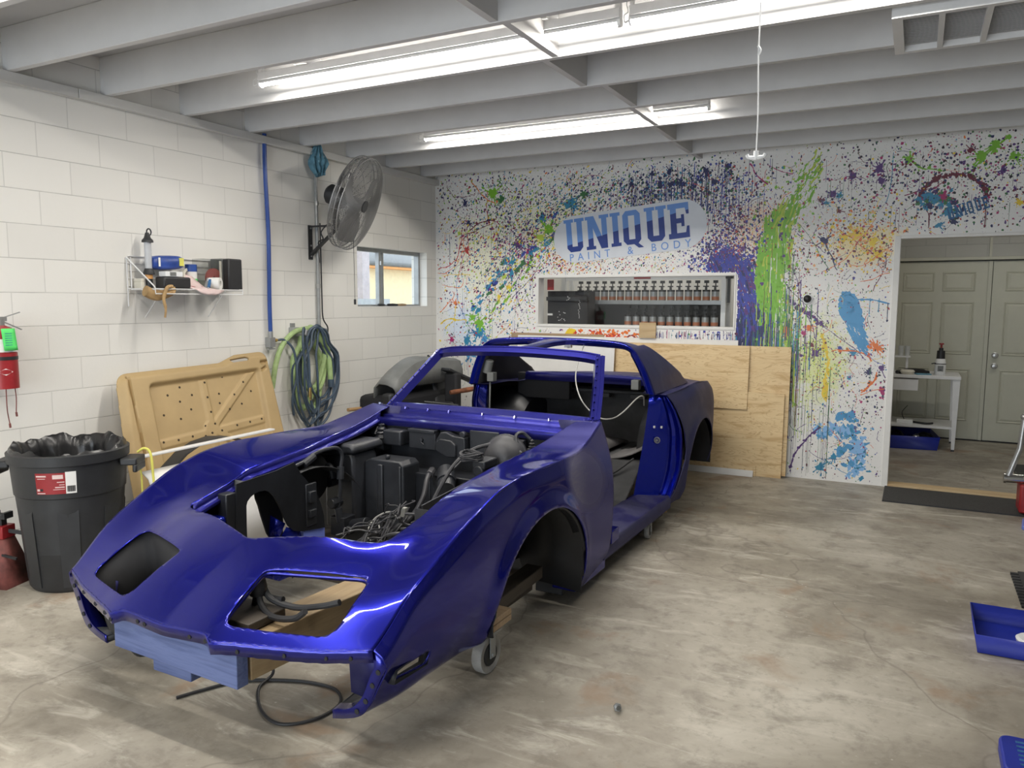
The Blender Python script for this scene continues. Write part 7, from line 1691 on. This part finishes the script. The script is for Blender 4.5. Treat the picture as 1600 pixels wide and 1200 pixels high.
b.build('roof_hoop', [M['paint_rear'], M['under']], CAR, solid=0.022, solid_mat=1, weld=True, angle=45)
b = MB()
full = [(w, z) for w, z in pw] + [(-w, z) for w, z in pw[::-1][1:]]
P = [[], [], [], [], []]
for w, z in full:
    sg = 1 if w >= 0 else -1; a = abs(w); sf = front_s(a, z); up = min(1, max(0, (z - 1.2) / .1))
    n = (1 - up) * 1.0
    P[0].append(L(sf + .002, w + sg * .003 * n, z + .003)); P[1].append(L(sf + .014, w - sg * .006 * n, z - .006 * (up))); P[2].append(L(sf + .006, w - sg * .034 * n, z - .026 * up)); P[3].append(L(sf - .012, w - sg * .040 * n, z - .030 * up)); P[4].append(L(sf - .02, w - sg * .062 * n, z - .050 * up))
b.grid(P); b.build('hoop_front_channel', M['paint_gloss'], CAR, solid=0.003, angle=40)
b = MB(); P = [[], []]
for w, z in full:
    sg = 1 if w >= 0 else -1; sf = front_s(abs(w), z); up = min(1, max(0, (z - 1.2) / .1)); n = 1 - up
    P[0].append(L(sf - .02, w - sg * .060 * n, z - .048 * up)); P[1].append(L(sf - .22, w - sg * .055 * n, z - .062 * up))
b.grid(P); b.build('hoop_lining', M['black_matte'], CAR, solid=0.004)
for sd in (1, -1):
    b = MB()
    if sd < 0: b.cyl(L(-1.96, sd * .63, 1.02), L(-1.95, sd * .60, 1.12), .035, 12).tube([L(-1.96, sd * .60, .95), L(-1.97, sd * .61, .75), L(-1.97, sd * .62, .45)], .008, 6)
    b.box(L(-1.93, sd * .585 - .028, .955), L(-1.99, sd * .585 + .028, 1.025)); b.build('belt_retractor', M['grey_plastic'], CAR, bevel=0.006)
# T-bar
b = MB(); P = []
for s, wd, z, th in [(-1.215, .055, 1.252, .03), (-1.35, .05, 1.268, .034), (-1.55, .055, 1.284, .036), (-1.70, .07, 1.294, .036), (-1.80, .11, 1.300, .036), (-1.86, .20, 1.305, .036), (-1.89, .32, 1.305, .034)]:
    P.append([L(s, w, z + dz) for w, dz in ((-wd, -.006), (-wd * .6, .0), (0, .004), (wd * .6, 0), (wd, -.006), (wd * .97, -th), (0, -th - .004), (-wd * .97, -th))])
b.grid(P, True); b.build('t_bar', M['paint_frame'], CAR, angle=30)
MB().box(L(-1.80, .10, 1.245), L(-1.83, .15, 1.265)).cyl(L(-1.84, .13, 1.252), L(-1.80, .13, 1.252), .010, 8).build('latch_plate', M['steel'], CAR)

# ---------------- door jambs
for sd in (1, -1):
    P = []
    inner = [(-2.02, .665, .915), (-1.99, .655, .75), (-1.955, .645, .60), (-1.90, .635, .44), (-1.83, .63, .28), (-1.80, .63, .215)]
    outer = [(-2.055, .775, .925), (-2.112, .842, .78), (-2.168, .868, .62), (-2.165, .872, .44), (-2.075, .860, .28), (-1.985, .842, .19)]
    for t in np.linspace(0, 1, 13):
        si, wi, zi = (pchip(np.linspace(0, 1, 6), [p[k] for p in inner], [t])[0] for k in range(3)); so, wo, zo = (pchip(np.linspace(0, 1, 6), [p[k] for p in outer], [t])[0] for k in range(3))
        row = []
        for u, dn in ((0, -.03), (.03, 0), (.35, .0), (.60, .0), (.645, .0), (.665, -.022), (.72, -.026), (.745, -.002), (.82, .004), (.85, -.018), (.92, -.02), (.95, .004), (1.0, .006)):
            row.append(L(si + (so - si) * u + dn, sd * (wi + (wo - wi) * u), zi + (zo - zi) * u))
        P.append(row)
    b = MB(); b.grid(P); j = b.build('door_jamb', M['paint_gloss'], CAR, solid=0.004, angle=40)
    c = Vector(L(-2.012, sd * .735, .60)); b = MB(); b.tube([tuple(c + Vector((.019 * math.cos(t), -.012, .019 * math.sin(t)))) for t in np.linspace(0, 2 * PI, 18)[:-1]], .005, 6, closed=True); b.cyl(c + Vector((0, -.004, 0)), c + Vector((0, -.02, 0)), .010, 10); b.build('lock_striker', M['steel'], j)
    b = MB(); b.box((c.x - .03, c.y - .012, c.z + .085), (c.x - .018, c.y + .002, c.z + .10)); b.box((c.x + .018, c.y + .002, c.z + .085), (c.x + .03, c.y + .016, c.z + .10)); build_each(b, 'switch_hole', M['white_metal'], j)
    b = MB(); b.tube(spl([L(-1.95, sd * .80, .165), L(-1.97, sd * .81, .13), L(-1.96, sd * .82, .10)], 4), .012, 7); b.build('drain_tube', M['leather'], CAR)
MB().tube(spl([L(-1.88, .22, 1.265), L(-1.72, .25, 1.18), L(-1.55, .30, 1.05), L(-1.38, .42, .93), L(-1.25, .58, .855), L(-1.18, .70, .86), L(-1.22, .76, .90), L(-1.42, .78, .965), L(-1.6, .76, .955), L(-1.8, .70, .87)], 8), .0045, 6).build('dangling_wire', M['wire_light'], CAR)
b = MB(); P = [[L(-2.05 - .62 * t, .02 + .26 * u, .455 + .09 * (1 - u * u) * math.sin(PI * (.15 + .8 * t))) for u in np.linspace(-1, 1, 11)] for t in np.linspace(0, 1, 9)]; b.grid(P); b.build('tunnel_hump', M['carpet'], CAR, solid=0.008)
b = MB(); b.grid([[L(-2.06 - .5 * t, .33 + .27 * u, .425 + .17 * u * u * (.5 + .5 * t)) for u in np.linspace(0, 1, 8)] for t in np.linspace(0, 1, 6)]); b.build('side_carpet', M['carpet'], CAR, solid=0.008)

# ------------------------------------------------------------ rolling dolly
DL = thing('car_dolly', 'rolling dolly of wood blocks and beams on casters under the blue car', 'dolly', (2.4057, -4.0, 0), (0, 0, -0.01))
def board(name, a, c, mat, **k): 
    lo = tuple(min(p, q) for p, q in zip(L(*a), L(*c))); hi = tuple(max(p, q) for p, q in zip(L(*a), L(*c)))
    return MB().box(lo, hi).build(name, mat, DL, bevel=k.get('bevel', 0.004))
MB().bar(L(1.37, .27, .315), L(.30, .375, .325), .15, .145).build('long_beam', M['lumber'], DL, bevel=0.004)
MB().bar(L(1.40, -.335, .315), L(1.415, .345, .312), .05, .150).build('cross_board', M['overspray'], DL, bevel=0.003)
board('hanging_block', (1.385, -.17, .165), (1.22, .04, .24), M['overspray'])
board('top_plank', (1.34, .08, .392), (1.16, .30, .425), M['lumber_dark'])
board('cross_beam', (.56, -.60, .27), (.44, .60, .33), M['lumber_dark'])
board('cross_beam', (-1.58, -.59, .045), (-1.70, .59, .095), M['lumber_dark'])
for sd in (1, -1):
    board('spacer_block', (.58, sd * .64, .245), (.42, sd * .87, .27), M['lumber_x'])
    board('spacer_block', (.58, sd * .64, .217), (.42, sd * .87, .243), M['lumber_x'])
    board('caster_block', (.56, sd * .70, .19), (.44, sd * .83, .215), M['lumber_x'])
for sd in (1, -1): MB().bar(L(.41, sd * .70, .205), L(-.20, sd * .67, .205), .09, .06).build('side_beam', M['lumber_dark'], DL, bevel=0.004)
board('rear_support', (-.38, -.64, .0365), (-.44, .64, .0365 + .0), M['lumber_dark']) if False else None
board('end_block', (.10, .60, .10), (-.20, .66, .17), M['lumber_dark'])
def caster(s, w, ang, sc=1.0):
    p = L(s, w, 0); r = bpy.data.objects.new('caster', None); COL.objects.link(r); r.parent = DL; r.location = p; r.scale = (sc, sc, sc); r.rotation_euler = (0, 0, ang)
    MB().lathe([(.001, -.02), (.05, -.02), (.056, -.024), (.078, -.024), (.082, -.018), (.082, .018), (.078, .024), (.056, .024), (.05, .02), (.001, .02)], 30, o=(0, 0, .082), M=Matrix.Rotation(PI / 2, 3, 'Y')).build('wheel', M['caster'], r)
    MB().lathe([(.001, -.026), (.045, -.026), (.05, -.021), (.05, .021), (.045, .026), (.001, .026)], 20, o=(0, 0, .082), M=Matrix.Rotation(PI / 2, 3, 'Y')).build('hub', M['dark_grey'], r)
    b = MB(); b.box((-.034, -.018, .07), (-.030, .022, .178)); b.box((.030, -.018, .07), (.034, .022, .178)); b.box((-.034, -.03, .172), (.034, .03, .180)); b.box((-.05, -.045, .180), (.05, .045, .190)); b.cyl((-.04, 0, .082), (.04, 0, .082), .008, 8); b.build('fork', M['galv'], r)
M['caster'] = plain('grey_rubber_wheel', (0.30, 0.295, 0.28), 0.6, var=0.25, scale=14)
caster(.50, .79, -0.05); caster(.50, -.79, -0.3); caster(-1.64, .80, 0.1, .66); caster(-1.64, -.80, 0.2, .66)
